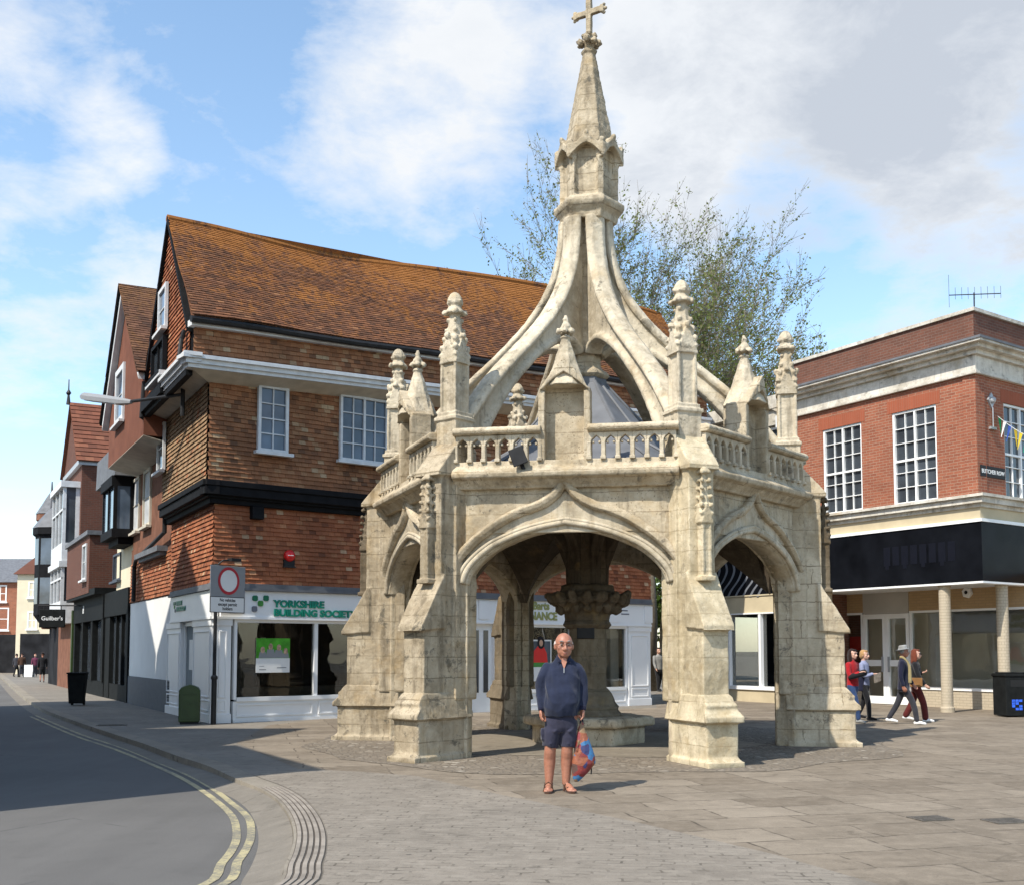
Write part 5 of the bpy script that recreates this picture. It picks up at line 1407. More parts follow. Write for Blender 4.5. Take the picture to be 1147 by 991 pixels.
p = P(60, 692, 43); TS = Plane((p.x - .5, p.y), (1, .15), (.15, -1))
hs_ = thing('hanging_sign', (p.x, p.y, p.z), 'black hanging shop sign with pale lettering above the street pavement', 'sign')
m = MB(); TS.box(m, -.06, .9, p.z - .35, p.z + .35, -.06, 0); m.build('board', 'blackshop', hs_, bevel=.02)
text('lettering', 'Guilber\'s', .22, 'text_white', hs_, TS.T(.42, p.z - .07, .002), .003, .002, 'CENTER')
m = MB(); m.tube([TS.pt(-.1, p.z + .5, -.03), TS.pt(1.6, p.z + .5, -.03)], .03, 6); m.tube([TS.pt(.1, p.z + .5, -.03), TS.pt(.1, p.z + .34, -.03)], .015, 5); m.tube([TS.pt(.75, p.z + .5, -.03), TS.pt(.75, p.z + .34, -.03)], .015, 5); m.build('bracket', 'iron', hs_)
# wheelie bin, A board
q = G(84, 790); wb_ = thing('wheelie_bin', q, 'black wheelie bin standing on the pavement outside the black shop', 'bin')
WB = Plane(q + Vector((-.25, 0, 0)), (1, .25), (.25, -1))
m = MB(); b_ = [WB.pt(.05, .06, -.05), WB.pt(.45, .06, -.05), WB.pt(.44, .06, -.5), WB.pt(.06, .06, -.5)]; t_ = [WB.pt(0, .9, 0), WB.pt(.5, .9, 0), WB.pt(.5, .9, -.6), WB.pt(0, .9, -.6)]
m.hexa(b_, t_); m.build('body', 'blackshop', wb_, bevel=.02)
m = MB(); WB.box(m, -.02, .52, .9, .95, -.63, .03); m.build('lid', 'blackshop', wb_, bevel=.015)
for tt in (.06, .38):
    m = MB(); m.tube([WB.pt(tt, .1, -.52), WB.pt(tt + .06, .1, -.52)], .1, 12); m.build('wheel', 'iron', wb_)
q = G(32, 757.5); ab = thing('pavement_sign', q, 'white folding pavement sign far down the street', 'sign')
m = MB()
for s in (-1, 1):
    m.hexa([q + Vector((-.28, s * .2, 0)), q + Vector((.28, s * .2, 0)), q + Vector((.28, s * .2 + .03, 0)), q + Vector((-.28, s * .2 + .03, 0))], [q + Vector((-.28, s * .03, .72)), q + Vector((.28, s * .03, .72)), q + Vector((.28, s * .03 + .03, .72)), q + Vector((-.28, s * .03 + .03, .72))])
m.build('board', 'signwhite', ab)

# ================================================================== BRICK BUILDING ON THE RIGHT
RC = Vector((P(1101, 650, 27.5).x, 27.5, 0))
LD = Vector((-.515, .857, 0)).normalized(); RD = Vector((.807, .59, 0)).normalized()
RL = Plane(RC, LD, (-LD.y, LD.x)); RL = Plane(RC, LD, (-.857, -.515)); RR_ = Plane(RC, RD, (.59, -.807))
bank = thing('brick_shop_building', RC, 'red brick corner building with stone cornice over an empty shop with black fascia', 'building')
def cornerR(o1, o2):
    c = RL.n.dot(RR_.n); k = 1 - c * c
    p = RL.n * ((o1 - c * o2) / k) + RR_.n * ((o2 - c * o1) / k)
    return p.dot(LD), p.dot(RD)
TL, TR = RL.at(887, 500, -.15)[0], 14.0
def wrap(mb, z0, z1, o, dep=.5, tl=TL, tr=TR, o2=None):
    o2 = o if o2 is None else o2; c = cornerR(o, o2)
    cp = RL.pt(c[0], 0, o); ci_ = cornerR(o - dep, o2 - dep); ip = RL.pt(ci_[0], 0, o - dep)
    zz = lambda p, z: Vector((p.x, p.y, z))
    L1, L2 = RL.pt(tl, 0, o), RL.pt(tl, 0, o - dep); R1, R2 = RR_.pt(tr, 0, o2), RR_.pt(tr, 0, o2 - dep)
    for a, b, c_, d_ in ((L1, cp, ip, L2), (cp, R1, R2, ip)):
        mb.hexa([zz(v, z0) for v in (a, b, c_, d_)], [zz(v, z1) for v in (a, b, c_, d_)])
zf, zg = 3.28, 4.86
# measured heights on the corner edge
def ez(py, o=0): 
    c = cornerR(o, o); p = RL.pt(c[0], 0, o); r = ray(1098, py); return HC + r.z * (p.y / r.y)
zF0, zF1, zB1, zS1, zBr, zFr, zC1, zP1 = ez(650), ez(581), ez(567, -.05), ez(552, .05), ez(419, -.15), ez(397, -.1), ez(375, .3), ez(346, -.15)
mb = MB(); wrap(mb, zF0, zF1 - .05, 0, .4, RL.at(885, 600)[0] + 5.4); fasb = mb.build('fascia', 'blackgloss', bank)
mb = MB(); wrap(mb, zF1 - .05, zF1 + .03, .03, .4); wrap(mb, zF0 - .05, zF0, .012, .3); mb.build('fascia_trim', 'white', bank)
mb = MB(); wrap(mb, zF1 + .03, zB1, -.05, .5); mb.build('stone_band', 'beige', bank)
mb = MB()
for z0, z1, o in ((zB1, zB1 + .1, .0), (zB1 + .1, zS1 - .07, .1), (zS1 - .07, zS1, .18)): wrap(mb, z0, z1, o, .6)
mb.build('sill_course', 'portland', bank)
# brick walls with openings
rects = []
for (xa, ya, xb, yb) in ((923, 570, 964.5, 475), (1001, 560.5, 1048, 455)):
    p1 = RL.at(xa, ya, -.15); p2 = RL.at(xb, yb, -.15); p3_ = RL.at(xb, ya - 10, -.15)
    rects.append((p2[0], p1[0], zS1 + .02, p2[1] + .06))
rr0 = RR_.at(1124, 456, -.15); rr1 = rr0[0] + 1.7
rrect = [(rr0[0], rr1, zS1 + .02, rects[0][3]), (rr1 + 1.9, rr1 + 3.6, zS1 + .02, rects[0][3]), (rr1 + 5.5, rr1 + 7.2, zS1 + .02, rects[0][3])]
cb0 = cornerR(-.15, -.15)
mb = MB(); RL.holed(mb, cb0[0], TL, zS1, zBr, rects, -.5, -.15); RR_.holed(mb, cb0[1] + .001, TR, zS1, zBr, rrect, -.5, -.15)
mb.build('wall', 'brick', bank)
for pl, rs in ((RL, rects), (RR_, rrect)):
    for a, b, c, d_ in rs:
        mb = MB(); pl.box(mb, a - .14, b + .14, d_, d_ + .34, -.3, -.143); mb.build('lintel', 'lintel', bank)
for pl, rs in ((RL, rects), (RR_, rrect)):
    for a, b, c, d_ in rs:
        window(pl, a, b, c, d_, 2, 6, bank, 'white', 'pane', .06, .018, o=-.19, depth=.09, lights=2, transom=.47, sill=False)
        m = MB(); pl.box(m, a + .02, b - .02, c + .02, d_ - .02, -1.9, -1.85); m.build('room_wall', 'room', bank)
        m = MB(); pl.box(m, b - .3, b - .05, c + .05, d_ - .05, -.275, -.268); m.build('curtain', 'curtain', bank)
mb = MB(); wrap(mb, zBr, zBr + .07, -.05, .5); wrap(mb, zBr + .07, zFr, -.1, .5); mb.build('frieze', 'portland', bank)
mb = MB()
for z0, z1, o in ((zFr, zFr + .12, .0), (zFr + .12, zFr + .22, .16), (zFr + .22, zC1 - .06, .3)): wrap(mb, z0, z1, o, .8)
mb.build('cornice', 'portland', bank)
mb = MB(); wrap(mb, zC1 - .06, zC1, .33, .8); mb.build('cornice_flashing', 'lead', bank)
mb = MB(); wrap(mb, zC1, zP1 - .06, -.15, .35); mb.build('parapet', 'parbrick', bank)
mb = MB(); wrap(mb, zP1 - .06, zP1 + .03, -.09, .47); mb.build('coping', 'portland', bank)
mb = MB(); _c = RL.pt(cornerR(-.5, -.5)[0], 0, -.5); p = [_c, RL.pt(TL, 0, -.5), RL.pt(TL, 0, -.5) + RD * (TR - .6), _c + RD * (TR - .6)]
mb.hexa([v + Z * (zC1 - .3) for v in p], [v + Z * (zC1 - .2) for v in p]); mb.build('flat_roof', 'slate', bank)
# side and back masses
mb = MB(); p = [RL.pt(TL - .05, 0, -.5), RL.pt(TL - .3, 0, -.5), RL.pt(TL - .3, 0, -.5) + RD * TR, RL.pt(TL - .05, 0, -.5) + RD * TR]
mb.hexa([v + Z * 0 for v in p], [v + Z * zC1 for v in p]); mb.build('party_wall', 'parbrick', bank)
# ghost lettering on the fascia
gq = RL.at(1010, 632)
Tg = Matrix((-RL.d, Z, RL.n)).transposed().to_4x4()
ga_ = RL.at(989, 640)[0]; gb_ = RL.at(1072, 640)[0]
m = MB(); n_ = 8
for i in range(n_):                    # patches where letters have been taken down
    t0 = gb_ + (ga_ - gb_) * i / n_; w_ = (ga_ - gb_) / n_
    RL.box(m, t0 + w_ * .12, t0 + w_ * .86, 3.85, 4.35, 0, .006); 
    if i % 2: RL.box(m, t0 + w_ * .3, t0 + w_ * .7, 3.75, 3.85, 0, .005)
m.build('letter_patches', 'text_dark', bank)
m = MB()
for i in range(8):  # reflection in the glossy fascia, drawn as flat pale bands
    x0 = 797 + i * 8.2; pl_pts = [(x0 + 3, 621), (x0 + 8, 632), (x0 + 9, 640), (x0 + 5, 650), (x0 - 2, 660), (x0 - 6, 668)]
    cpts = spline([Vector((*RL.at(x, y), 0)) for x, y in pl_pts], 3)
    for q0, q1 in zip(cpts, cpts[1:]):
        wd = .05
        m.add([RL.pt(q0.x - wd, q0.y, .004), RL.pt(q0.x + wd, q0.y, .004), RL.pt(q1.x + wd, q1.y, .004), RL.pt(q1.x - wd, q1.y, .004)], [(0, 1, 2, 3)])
m.build('reflection_stripes', plain('pale_reflection_stripe', (.17, .18, .2), .5, .3, .2), fasb)
# columns
def col(pt):
    m = MB(); m.lathe([(.175, 0), (.175, .12), (.145, .16), (.145, zF0 - .1), (.165, zF0 - .08), (.165, zF0)], 20, 0, (pt.x, pt.y)); return m.build('column', 'creambrick', bank, smooth=False)
cpt = RL.pt(RL.at(1060, 740, -.22)[0], 0, -.22); col(cpt)
cpt2 = RR_.pt(RR_.at(1124.5, 740, -.22)[0], 0, -.22); col(cpt2)
for k in (1, 2): col(RR_.pt(.8 + 3.6 * k, 0, -.22))
col(RL.pt(5.3, 0, -.22))
# recessed shopfront
SO = -2.2
RS = RL.off(SO); tS = lambda px, py=740: RS.at(px, py)[0]
t1020, t1120, t968, t940 = tS(1020), tS(1121), tS(968.5), tS(925)
mb = MB(); zh = RS.at(1040, 683)[1]
RS.box(mb, t1120 - 5, t1020 + .02, zh, zF0 + .3, -.2, 0); RS.box(mb, t968, TL, zh, zF0 + .3, -.2, 0)
mb.build('header_wall', 'yellowbrick', bank)
mb = MB(); RS.box(mb, t1020 + .02, t968, zh - .05, zF0 + .25, -.2, .03); mb.build('door_header', 'roompale', bank)
mb = MB(); RS.box(mb, t1120 - 5, t1020, 0, .5, -.25, 0); RS.box(mb, t968 + .05, TL, 0, .5, -.25, 0); mb.build('stall_riser', 'creambrick', bank)
mb = MB(); c = [RL.pt(-.0, 0, -.25), RL.pt(TL, 0, -.25), RL.pt(TL, 0, -7), RL.pt(0, 0, -.25) + RD * 12 - RL.n * 0]
p = [RL.pt(.15, 0, -.3), RL.pt(TL, 0, -.3), RL.pt(TL, 0, -.3) + RD * 13, RL.pt(.15, 0, -.3) + RD * 13]
mb.hexa([v + Z * (zF0 - .02) for v in p], [v + Z * (zF0 + .15) for v in p]); mb.build('soffit', 'oldwhite', bank)
def rdisp(t0, t1, z0, z1, mull, name='shop_window'):
    m = MB(); fw = .06
    RS.box(m, t0, t0 + fw, z0, z1, -.12, .01); RS.box(m, t1 - fw, t1, z0, z1, -.12, .01); RS.box(m, t0 + fw, t1 - fw, z1 - fw, z1, -.12, .008); RS.box(m, t0 + fw, t1 - fw, z0 - .02, z0 + fw, -.12, .03)
    for x in mull: RS.box(m, x - .04, x + .04, z0 + fw, z1 - fw, -.12, .004)
    fr = m.build(name, 'white', bank); g = MB(); RS.box(g, t0 + .03, t1 - .03, z0 + .02, z1 - .03, -.06, -.05); g.build('pane', 'shopglass', fr); return fr
rdisp(t1120 - 5, t1020, .5, zh, [tS(1119) - .1, tS(1119) - 2.6])
rdisp(t968 + .05, TL, .5, zh, [t968 + 1.6])
m = MB(); a, b = t1020 + .02, t968 + .03; mid_ = (a + b) / 2
for t0, t1 in ((a, mid_), (mid_, b)):
    RS.box(m, t0 + .005, t0 + .11, .02, zh - .06, -.1, .02); RS.box(m, t1 - .11, t1 - .005, .02, zh - .06, -.1, .02)
    for z0, z1 in ((.02, .24), (1.12, 1.3), (zh - .2, zh - .06)): RS.box(m, t0 + .11, t1 - .11, z0, z1, -.1, .018)
dd = m.build('double_door', 'white', bank)
m = MB(); RS.box(m, a + .05, b - .05, .1, zh - .1, -.06, -.05); m.build('pane', 'shopglass', dd)
m = MB(); RS.box(m, mid_ - .14, mid_ - .09, .95, 1.4, .02, .06); RS.box(m, mid_ + .09, mid_ + .14, .95, 1.4, .02, .06); m.build('handle', 'greymetal', dd)
# empty shop interior
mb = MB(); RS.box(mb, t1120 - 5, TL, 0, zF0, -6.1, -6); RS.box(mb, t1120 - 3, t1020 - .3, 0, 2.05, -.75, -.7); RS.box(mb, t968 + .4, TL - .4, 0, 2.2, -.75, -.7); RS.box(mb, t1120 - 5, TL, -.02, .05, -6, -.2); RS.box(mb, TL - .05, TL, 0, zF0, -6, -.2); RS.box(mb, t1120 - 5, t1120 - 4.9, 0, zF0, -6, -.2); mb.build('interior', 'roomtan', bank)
mb = MB(); RS.box(mb, t1120 - 4, t1020 + .4, 1.9, zF0, -2.5, -2.4); RS.box(mb, tS(1085), tS(1085) + .3, 0, 2.6, -3, -2.6); RS.box(mb, tS(1046), tS(1046) + .5, 0, 2.2, -5.9, -5.6); mb.build('bulkhead', 'roompale', bank)
# hexagon alarm under the soffit, street name, wall plate
q = RS.at(1083, 663, .05); ah = thing('hexagonal_alarm', RS.pt(q[0], q[1], .05), 'small white hexagonal alarm box on the brick header under the black fascia', 'alarm box')
m = MB(); T = RS.T(q[0], q[1], .0); m.lathe([(.16, 0), (.16, .06), (.13, .09)], 6, .26); m.v = [T @ v for v in m.v]; m.build('cover', 'signwhite', ah)
m = MB(); m.lathe([(.05, .088), (.05, .1)], 12); m.v = [T @ v for v in m.v]; m.build('lens', 'text_black', ah)
a = RR_.at(1097.5, 528, -.15); b = RR_.at(1126, 531, -.15)
ta, tb = max(a[0], cb0[1] + .06), b[0]; zc = RR_.at(1110, 528.5, -.15)[1]
sn = thing('street_name_sign', RR_.pt(ta, zc, -.14), 'black street name sign with white capitals at the brick corner', 'sign')
m = MB(); RR_.box(m, ta, tb - .05, zc - .14, zc + .14, -.15, -.12); m.build('board', 'text_black', sn)
text('lettering', 'BUTCHER ROW', .145, 'text_white', sn, RR_.T((ta + tb - .05) / 2, zc - .05, -.118), .002, .0035, 'CENTER', (tb - ta) / 1.17)
a = RR_.at(1109, 449, -.15)
wp_ = thing('wall_bracket', RR_.pt(a[0], a[1], -.14), 'grey diamond rosette with a thin rod on the brick wall near the corner', 'wall fitting')
m = MB(); RR_.poly(m, [(a[0] - .16, a[1]), (a[0], a[1] - .2), (a[0] + .16, a[1]), (a[0], a[1] + .2)], -.15, -.1); m.ball(RR_.pt(a[0], a[1], -.08), .09, 8, 6); m.build('rosette', 'greymetal', wp_)
m = MB(); m.tube([RR_.pt(a[0] + .03, a[1] - .18, -.1), RR_.pt(a[0] + .03, a[1] - .68, -.1)], .015, 6); RR_.box(m, a[0] - .1, a[0] + .16, a[1] - .74, a[1] - .68, -.15, -.08); m.build('rod', 'greymetal', wp_)
# bunting
bt_ = thing('bunting', RR_.pt(1.5, 6.5, .1), 'string of coloured triangular pennants across the right hand upper window', 'bunting')
y0_ = 24.6; s0 = P(1117, 466, 28.3); s1 = P(1240, 470, 20.0)
m = MB(); pts = [s0.lerp(s1, k / 14) - Z * (.0 + .5 * math.sin(math.pi * k / 14)) for k in range(15)]
m.tube(pts, .008, 5); m.build('string', 'oldwhite', bt_)
fm = {'g': plain('pennant_green', (.0, .25, .11), .7, .2), 'w': plain('pennant_white', (.75, .75, .73), .7, .2), 'b': plain('pennant_blue', (.03, .08, .35), .7, .2), 'y': plain('pennant_yellow', (.7, .52, .04), .7, .2)}
dline = (s1 - s0).normalized()
for k, cl in enumerate('gwbyygwbyg'):
    f0 = .008 + k * .062; c = s0.lerp(s1, f0 + .02) - Z * .5 * math.sin(math.pi * (f0 + .02)); wv = .16
    m = MB(); d2 = Vector((-.3, -.1, 0)) if k % 3 else Vector((.1, .12, 0))
    a, b, e = c - dline * wv * .9, c + dline * wv * .9, c - Z * .4 + d2 * .4
    e2 = Vector((.006, -.01, 0))
    m.add([a, b, e, a + e2, b + e2, e + e2], [(0, 1, 2), (5, 4, 3), (0, 3, 4, 1), (1, 4, 5, 2), (2, 5, 3, 0)]); m.build('pennant', fm[cl], bt_)
# aerial
pa = P(1091, 346, 29.0)
ae = thing('television_aerial', pa, 'thin television aerial standing on the parapet of the brick building', 'aerial')
m = MB(); m.tube([pa - Z * .6, P(1091, 328, 29.0)], .018, 6); m.build('mast', 'iron', ae)
m = MB(); e0, e1 = P(1063, 331, 29.2), P(1121, 329, 28.6); m.tube([e0, e1], .014, 6)
for k in range(9):
    c = e0.lerp(e1, k / 8); hh_ = .55 if k == 0 else .2
    m.tube([c - Z * hh_ * .6, c + Z * hh_], .005, 4)
m.build('boom', 'iron', ae)
# black street bin
q = G(1141, 803); bb = thing('street_bin', q, 'square black street bin with blue sticker beside a pale brick column', 'bin')
BP = Plane(q + Vector((-.28, 0, 0)), (1, .1), (.1, -1))
m = MB(); BP.box(m, 0, .62, .03, .96, -.6, 0); BP.box(m, -.02, .64, .96, 1.03, -.62, .02); BP.box(m, .05, .57, 1.03, 1.06, -.57, -.03); m.build('body', 'blackshop', bb, bevel=.012)
m = MB(); BP.box(m, .12, .5, .72, .88, 0, .004); m.build('opening', 'text_black', bb)
m = MB()
for i in range(3):
    for j in range(4):
        if (i * 3 + j * 5) % 4: BP.box(m, .14 + i * .09, .14 + i * .09 + .075, .17 + j * .065, .17 + j * .065 + .055, 0, .005)
m.build('sticker', 'blue', bb)

# stone building to its left, with the shopfront seen through the arch
st = thing('stone_building', RL.pt(TL + 2, 0, 0), 'pale stone building with pedimented window and a white framed shopfront seen through the arch', 'building')
TE = RL.at(749, 760)[0]
mb = MB(); RL.box(mb, TL + .02, TE, zF1, zBr + .4, -6, -.2); mb.build('wall', 'portland', st)
mb = MB(); RL.box(mb, TL + .02, TE, zBr + .4, zBr + .8, -6, .05); RL.box(mb, TL + .02, TE, zF1 - .0, zF1 + .35, -6, .0); mb.build('cornice', 'portland', st)
a = RL.at(862, 478, -.15); 
mb = MB(); RL.box(mb, a[0] - 1.0, a[0] + 1.0, a[1] - .02, a[1] + .1, -.3, .0); RL.poly(mb, [(a[0] - 1.0, a[1] + .1), (a[0] + 1.0, a[1] + .1), (a[0], a[1] + .62)], -.3, -.06)
for (p, q_, r, s_) in ((-1.06, .1, 0, .74),): RL.poly(mb, [(a[0] - 1.06, a[1] + .1), (a[0] - 1.0, a[1] + .08), (a[0], a[1] + .62), (a[0] + 1.0, a[1] + .08), (a[0] + 1.06, a[1] + .1), (a[0], a[1] + .74)], -.3, .03)
mb.build('pediment', 'portland', st)
window(RL, a[0] - .8, a[0] + .8, zF1 + .6, a[1] - .05, 2, 4, st, 'white', 'pane', .08, .03, o=-.14)
for k in (1,): window(RL, a[0] + 2.4, a[0] + 3.8, zF1 + .6, a[1] - .05, 2, 4, st, 'white', 'pane', .08, .03, o=-.14)
mb = MB(); hp = RL.at(891, 470, .0); q = RL.pt(TL + .15, 0, .0)
mb.tube([q + Z * (zBr + .2), q + Z * zF1], .06, 8); RL.box(mb, TL - .05, TL + .35, zBr - .25, zBr + .1, -.1, .16); RL.box(mb, TL + .03, TL + .27, zBr - .6, zBr - .25, -.08, .12); mb.build('downpipe', 'oldwhite', st)
mb = MB(); RL.box(mb, TL + 5.4 - TL * 0 if False else TL + .02, TE, zF0 - .04, zF0 + .002, -.3, -.3 + .31); 
RL.box(mb, TL + .02, TE, 2.72, zF0 - .05, -.4, -.02); mb.build('transom_panel', 'beige', st)
sA, sB = TL + .05, TE - .1
mb = MB()
zt_ = RL.at(850, 687)[1]; zb_ = RL.at(850, 770)[1]
mulls = [RL.at(p_, 720)[0] for p_ in (816, 851, 885)]
RL.box(mb, sA, sB, zt_, 2.74, -.3, .02); RL.box(mb, sA, sB, zb_ - .06, zb_ + .05, -.3, .05)
for x in mulls + [sA, sB - .1]: RL.box(mb, x - .05, x + .05, zb_, zt_, -.25, .01)
fr = mb.build('shop_window', 'white', st)
mb = MB(); RL.box(mb, sA, sB, zb_, zt_, -.12, -.11); mb.build('pane', 'shopglass', fr)
mb = MB(); RL.box(mb, sA, sB, 0, zb_ - .06, -.4, .0); mb.build('stall_riser', 'beige', st)
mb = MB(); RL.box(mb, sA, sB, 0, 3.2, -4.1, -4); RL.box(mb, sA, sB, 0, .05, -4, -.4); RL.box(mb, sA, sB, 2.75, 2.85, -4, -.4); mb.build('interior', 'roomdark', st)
mb = MB(); RL.box(mb, mulls[1] - 1.9, mulls[1] - .3, 1.6, 2.0, -2.5, -2.3); RL.box(mb, mulls[0] - 1.5, mulls[0] - .2, 1.5, 1.8, -2.5, -2.3); mb.build('red_banner', 'alarmred', st)

# ================================================================== HOUSES ACROSS THE STREET (they shade the road)
SL0 = Plane((-7.7, 9.28), (-.484, .875), (.875, .484))
def terrace(t0, t1, zeave, zpk, mat, label, wz):
    t_ = thing('street_house', SL0.pt((t0 + t1) / 2, 0, 0), label, 'house', 'houses lining the far side of the street')
    m = MB(); pts = [(t0, 0), (t1, 0), (t1, zeave), ((t0 + t1) / 2, zpk), (t0, zeave)] if zpk > zeave else [(t0, 0), (t1, 0), (t1, zeave), (t0, zeave)]
    SL0.poly(m, pts, -8, 0); m.build('wall', mat, t_)
    if zpk > zeave:
        m = MB()
        for (a, za), (b, zb) in (((t0, zeave), ((t0 + t1) / 2, zpk)), (((t0 + t1) / 2, zpk), (t1, zeave))):
            SL0.poly(m, [(a, za), (b, zb), (b, zb + .12), (a, za + .12)], -8, .12)
        m.build('roof', 'redrooftile' if mat != 'render_cream' else 'slate', t_)
    else:
        m = MB(); SL0.box(m, t0 - .05, t1 + .05, zeave, zeave + .15, -8, .12); m.build('coping', 'portland', t_)
    for z in wz:
        for k in (.2, .62):
            a = t0 + (t1 - t0) * k; window(SL0, a, a + 1.0, z, z + 1.5, 2, 2, t_, 'white', 'pane', .08, .04, o=.03)
    m = MB(); SL0.box(m, t0 + .3, t1 - .3, .4, 2.6, -.2, .015); m.build('shop_pane', 'pane', t_)
    m = MB(); SL0.box(m, t0 + .1, t1 - .1, 2.62, 3.2, -.1, .12); m.build('fascia', 'plinth_blue', t_)
terrace(0, 4.4, 8.9, 8.9, 'darkbrick', 'flat topped dark brick house across the road, first of the row', (3.8, 6.2))
terrace(4.5, 9.3, 8.6, 11.9, 'render_cream', 'cream gabled house across the road next to the flat topped one', (3.8, 6.2))
terrace(9.4, 16.2, 11.8, 14.5, 'brick', 'tall red brick gabled house across the road, third of the row', (3.8, 6.4, 9.0))
terrace(16.3, 22.2, 11.8, 14.5, 'render_white', 'tall white gabled house across the road, last of the row', (3.8, 6.4, 9.0))

# ================================================================== TREES
def tree(name, base, hgt, spread, label, leafm, seed, nleaf, ls, bare=.0, levels=4, first=.28, upw=.5, sx=1.0):
    r = random.Random(seed); t_ = thing(name, base, label, 'tree')
    tw = MB(); tips = []
    def grow(p, d, ln, rad, lev):
        pts = [p.copy()]; rads = [rad]; n = 4
        for i in range(n):
            d = (d + Vector((r.gauss(0, .13), r.gauss(0, .13), r.gauss(.04, .09)))).normalized()
            p = p + d * ln / n; pts.append(p.copy()); rads.append(rad * (1 - .5 * (i + 1) / n))
            if lev >= levels - 2: tips.append((p.copy(), d.copy(), lev))
        tw.tube(pts, rads, 6 if lev < 2 else 4 if lev < 3 else 3, cap=False)
        if lev >= levels: return
        k = (4, 4, 4, 4, 3)[min(lev, 4)]
        for i in range(k):
            f = r.uniform(.35, 1.0) if i else 1.0
            q = pts[0].lerp(pts[-1], f) if f < .99 else pts[-1]
            j = min(int(f * n), n - 1); q = pts[j].lerp(pts[j + 1], f * n - j) if f < 1 else pts[-1]
            ang = r.uniform(0, 6.283); tilt = r.uniform(.35, .85) * (1 if i else .4)
            s = d.cross(Vector((.3, .2, 1))).normalized() if abs(d.z) < .99 else Vector((1, 0, 0)); s2 = d.cross(s)
            nd = (d * math.cos(tilt) + (s * math.cos(ang) + s2 * math.sin(ang)) * math.sin(tilt)); nd.z = nd.z * .8 + upw * .25
            grow(q, nd.normalized(), ln * r.uniform(.58, .8), rads[j] * .62, lev + 1)
    z = Vector((0, 0, 1)); h0 = hgt * first
    tr = MB(); tr.tube([base, base + z * h0 * .5 + Vector((.1, 0, 0)), base + z * h0], [hgt * .02, hgt * .017, hgt * .015], 10); tr.build('trunk', 'limb', t_, smooth=True)
    top = base + z * h0
    for i in range(7):
        a = i * .9 + r.uniform(-.3, .3); tl = r.uniform(.2, 1.0) * spread
        grow(top - z * r.uniform(0, h0 * .25), Vector((math.sin(tl) * math.cos(a), math.sin(tl) * math.sin(a), math.cos(tl))).normalized(), hgt * .30 * r.uniform(.8, 1.15), hgt * .010, 1)
    for p, d, l in list(tips):
        for q in range(2):
            e = p + (d + Vector((r.gauss(0, .5), r.gauss(0, .5), r.gauss(.1, .4)))).normalized() * r.uniform(.3, .75)
            tw.tube([p, e], [.009, .005], 3, cap=False); tips.append((p.lerp(e, r.uniform(.5, 1)), d, l))
    sq = lambda p: Vector((base.x + (p.x - base.x) * sx, base.y + (p.y - base.y) * sx, p.z))
    tips = [(sq(p), d, l) for p, d, l in tips]; tw.v = [sq(p) for p in tw.v]
    tw.build('limbs', 'limb', t_)
    lf = MB()
    for i in range(nleaf):
        p, d, lev = tips[r.randrange(len(tips))]
        h_ = (p.z - base.z) / hgt
        if r.random() < bare * max(0, h_ - .35): continue
        c = p + Vector((r.gauss(0, .09), r.gauss(0, .09), r.gauss(0, .09))) - d * r.random() * .2
        n = Vector((r.gauss(0, 1), r.gauss(0, 1), r.gauss(0, 1))).normalized(); u = n.orthogonal().normalized(); v = n.cross(u)
        s = ls * r.uniform(.6, 1.3); q = r.uniform(.45, .7)
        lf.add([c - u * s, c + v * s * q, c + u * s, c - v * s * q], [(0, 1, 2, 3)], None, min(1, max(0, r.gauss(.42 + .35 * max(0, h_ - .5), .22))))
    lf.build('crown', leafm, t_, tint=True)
    return t_
tree('street_tree', Vector((P(724, 700, 44).x, 44, 0)), 20.3, 1.0, 'tall spring tree with thin young leaves rising behind the market cross', 'leaf', 11, 62000, .056, .45, 5, sx=.78)
tree('background_tree', Vector((P(741, 700, 62).x, 62, 0)), 9.0, .9, 'bushy green tree seen through the gap at the end of the passage', 'leaf2', 5, 16000, .16, 0, 4, .12)

# ================================================================== PEOPLE
def skinmat(name, col):
    m, t, b = newmat(name); p = t.pos()
    n = t.noise(p, 28, 4, .6)
    t.set(b.inputs['Base Color'], t.ramp(n, [(.3, tuple(c * .85 for c in col)), (.7, tuple(min(1, c * 1.1) for c in col))]))
    b.inputs['Roughness'].default_value = .5; b.inputs['Subsurface Weight'].default_value = .12; b.inputs['Subsurface Radius'].default_value = (.02, .008, .004)
    return m
def cloth(name, col, scale=120):
    m, t, b = newmat(name); p = t.pos()
    n = t.noise(p, scale, 3, .7); n2 = t.noise(p, 7, 4)
    c = t.ramp(n2, [(.3, tuple(c * .8 for c in col)), (.7, tuple(min(1, c * 1.2) for c in col))])
    t.set(b.inputs['Base Color'], c); b.inputs['Roughness'].default_value = .9; b.inputs['Specular IOR Level'].default_value = .15
    b.inputs['Sheen Weight'].default_value = .15
    t.set(b.inputs['Normal'], t.bump(n2, .5, .03, t.bump(n, .25, .004)))
    return m
SK = {'tan': skinmat('tanned_skin', (.34, .145, .09)), 'pale': skinmat('pale_skin', (.55, .32, .23))}
CL = {}
for k, c in dict(navy=(.017, .022, .044), navydark=(.012, .013, .03), shorts=(.03, .03, .05), brown=(.06, .03, .018), red=(.33, .014, .018), jeans=(.025, .05, .12), black=(.012, .012, .014),
                 tan=(.30, .24, .12), grey=(.24, .24, .23), darkgrey=(.035, .035, .042), maroon=(.09, .016, .014), blond=(.36, .21, .09), auburn=(.13, .035, .018), darkhair=(.02, .011, .009),
                 white=(.7, .69, .67), paleblue=(.22, .24, .35), whitehair=(.55, .50, .46), leather=(.22, .11, .04), beige=(.45, .36, .27), plum=(.12, .03, .06)).items():
    CL[k] = cloth(k + '_cloth', c)
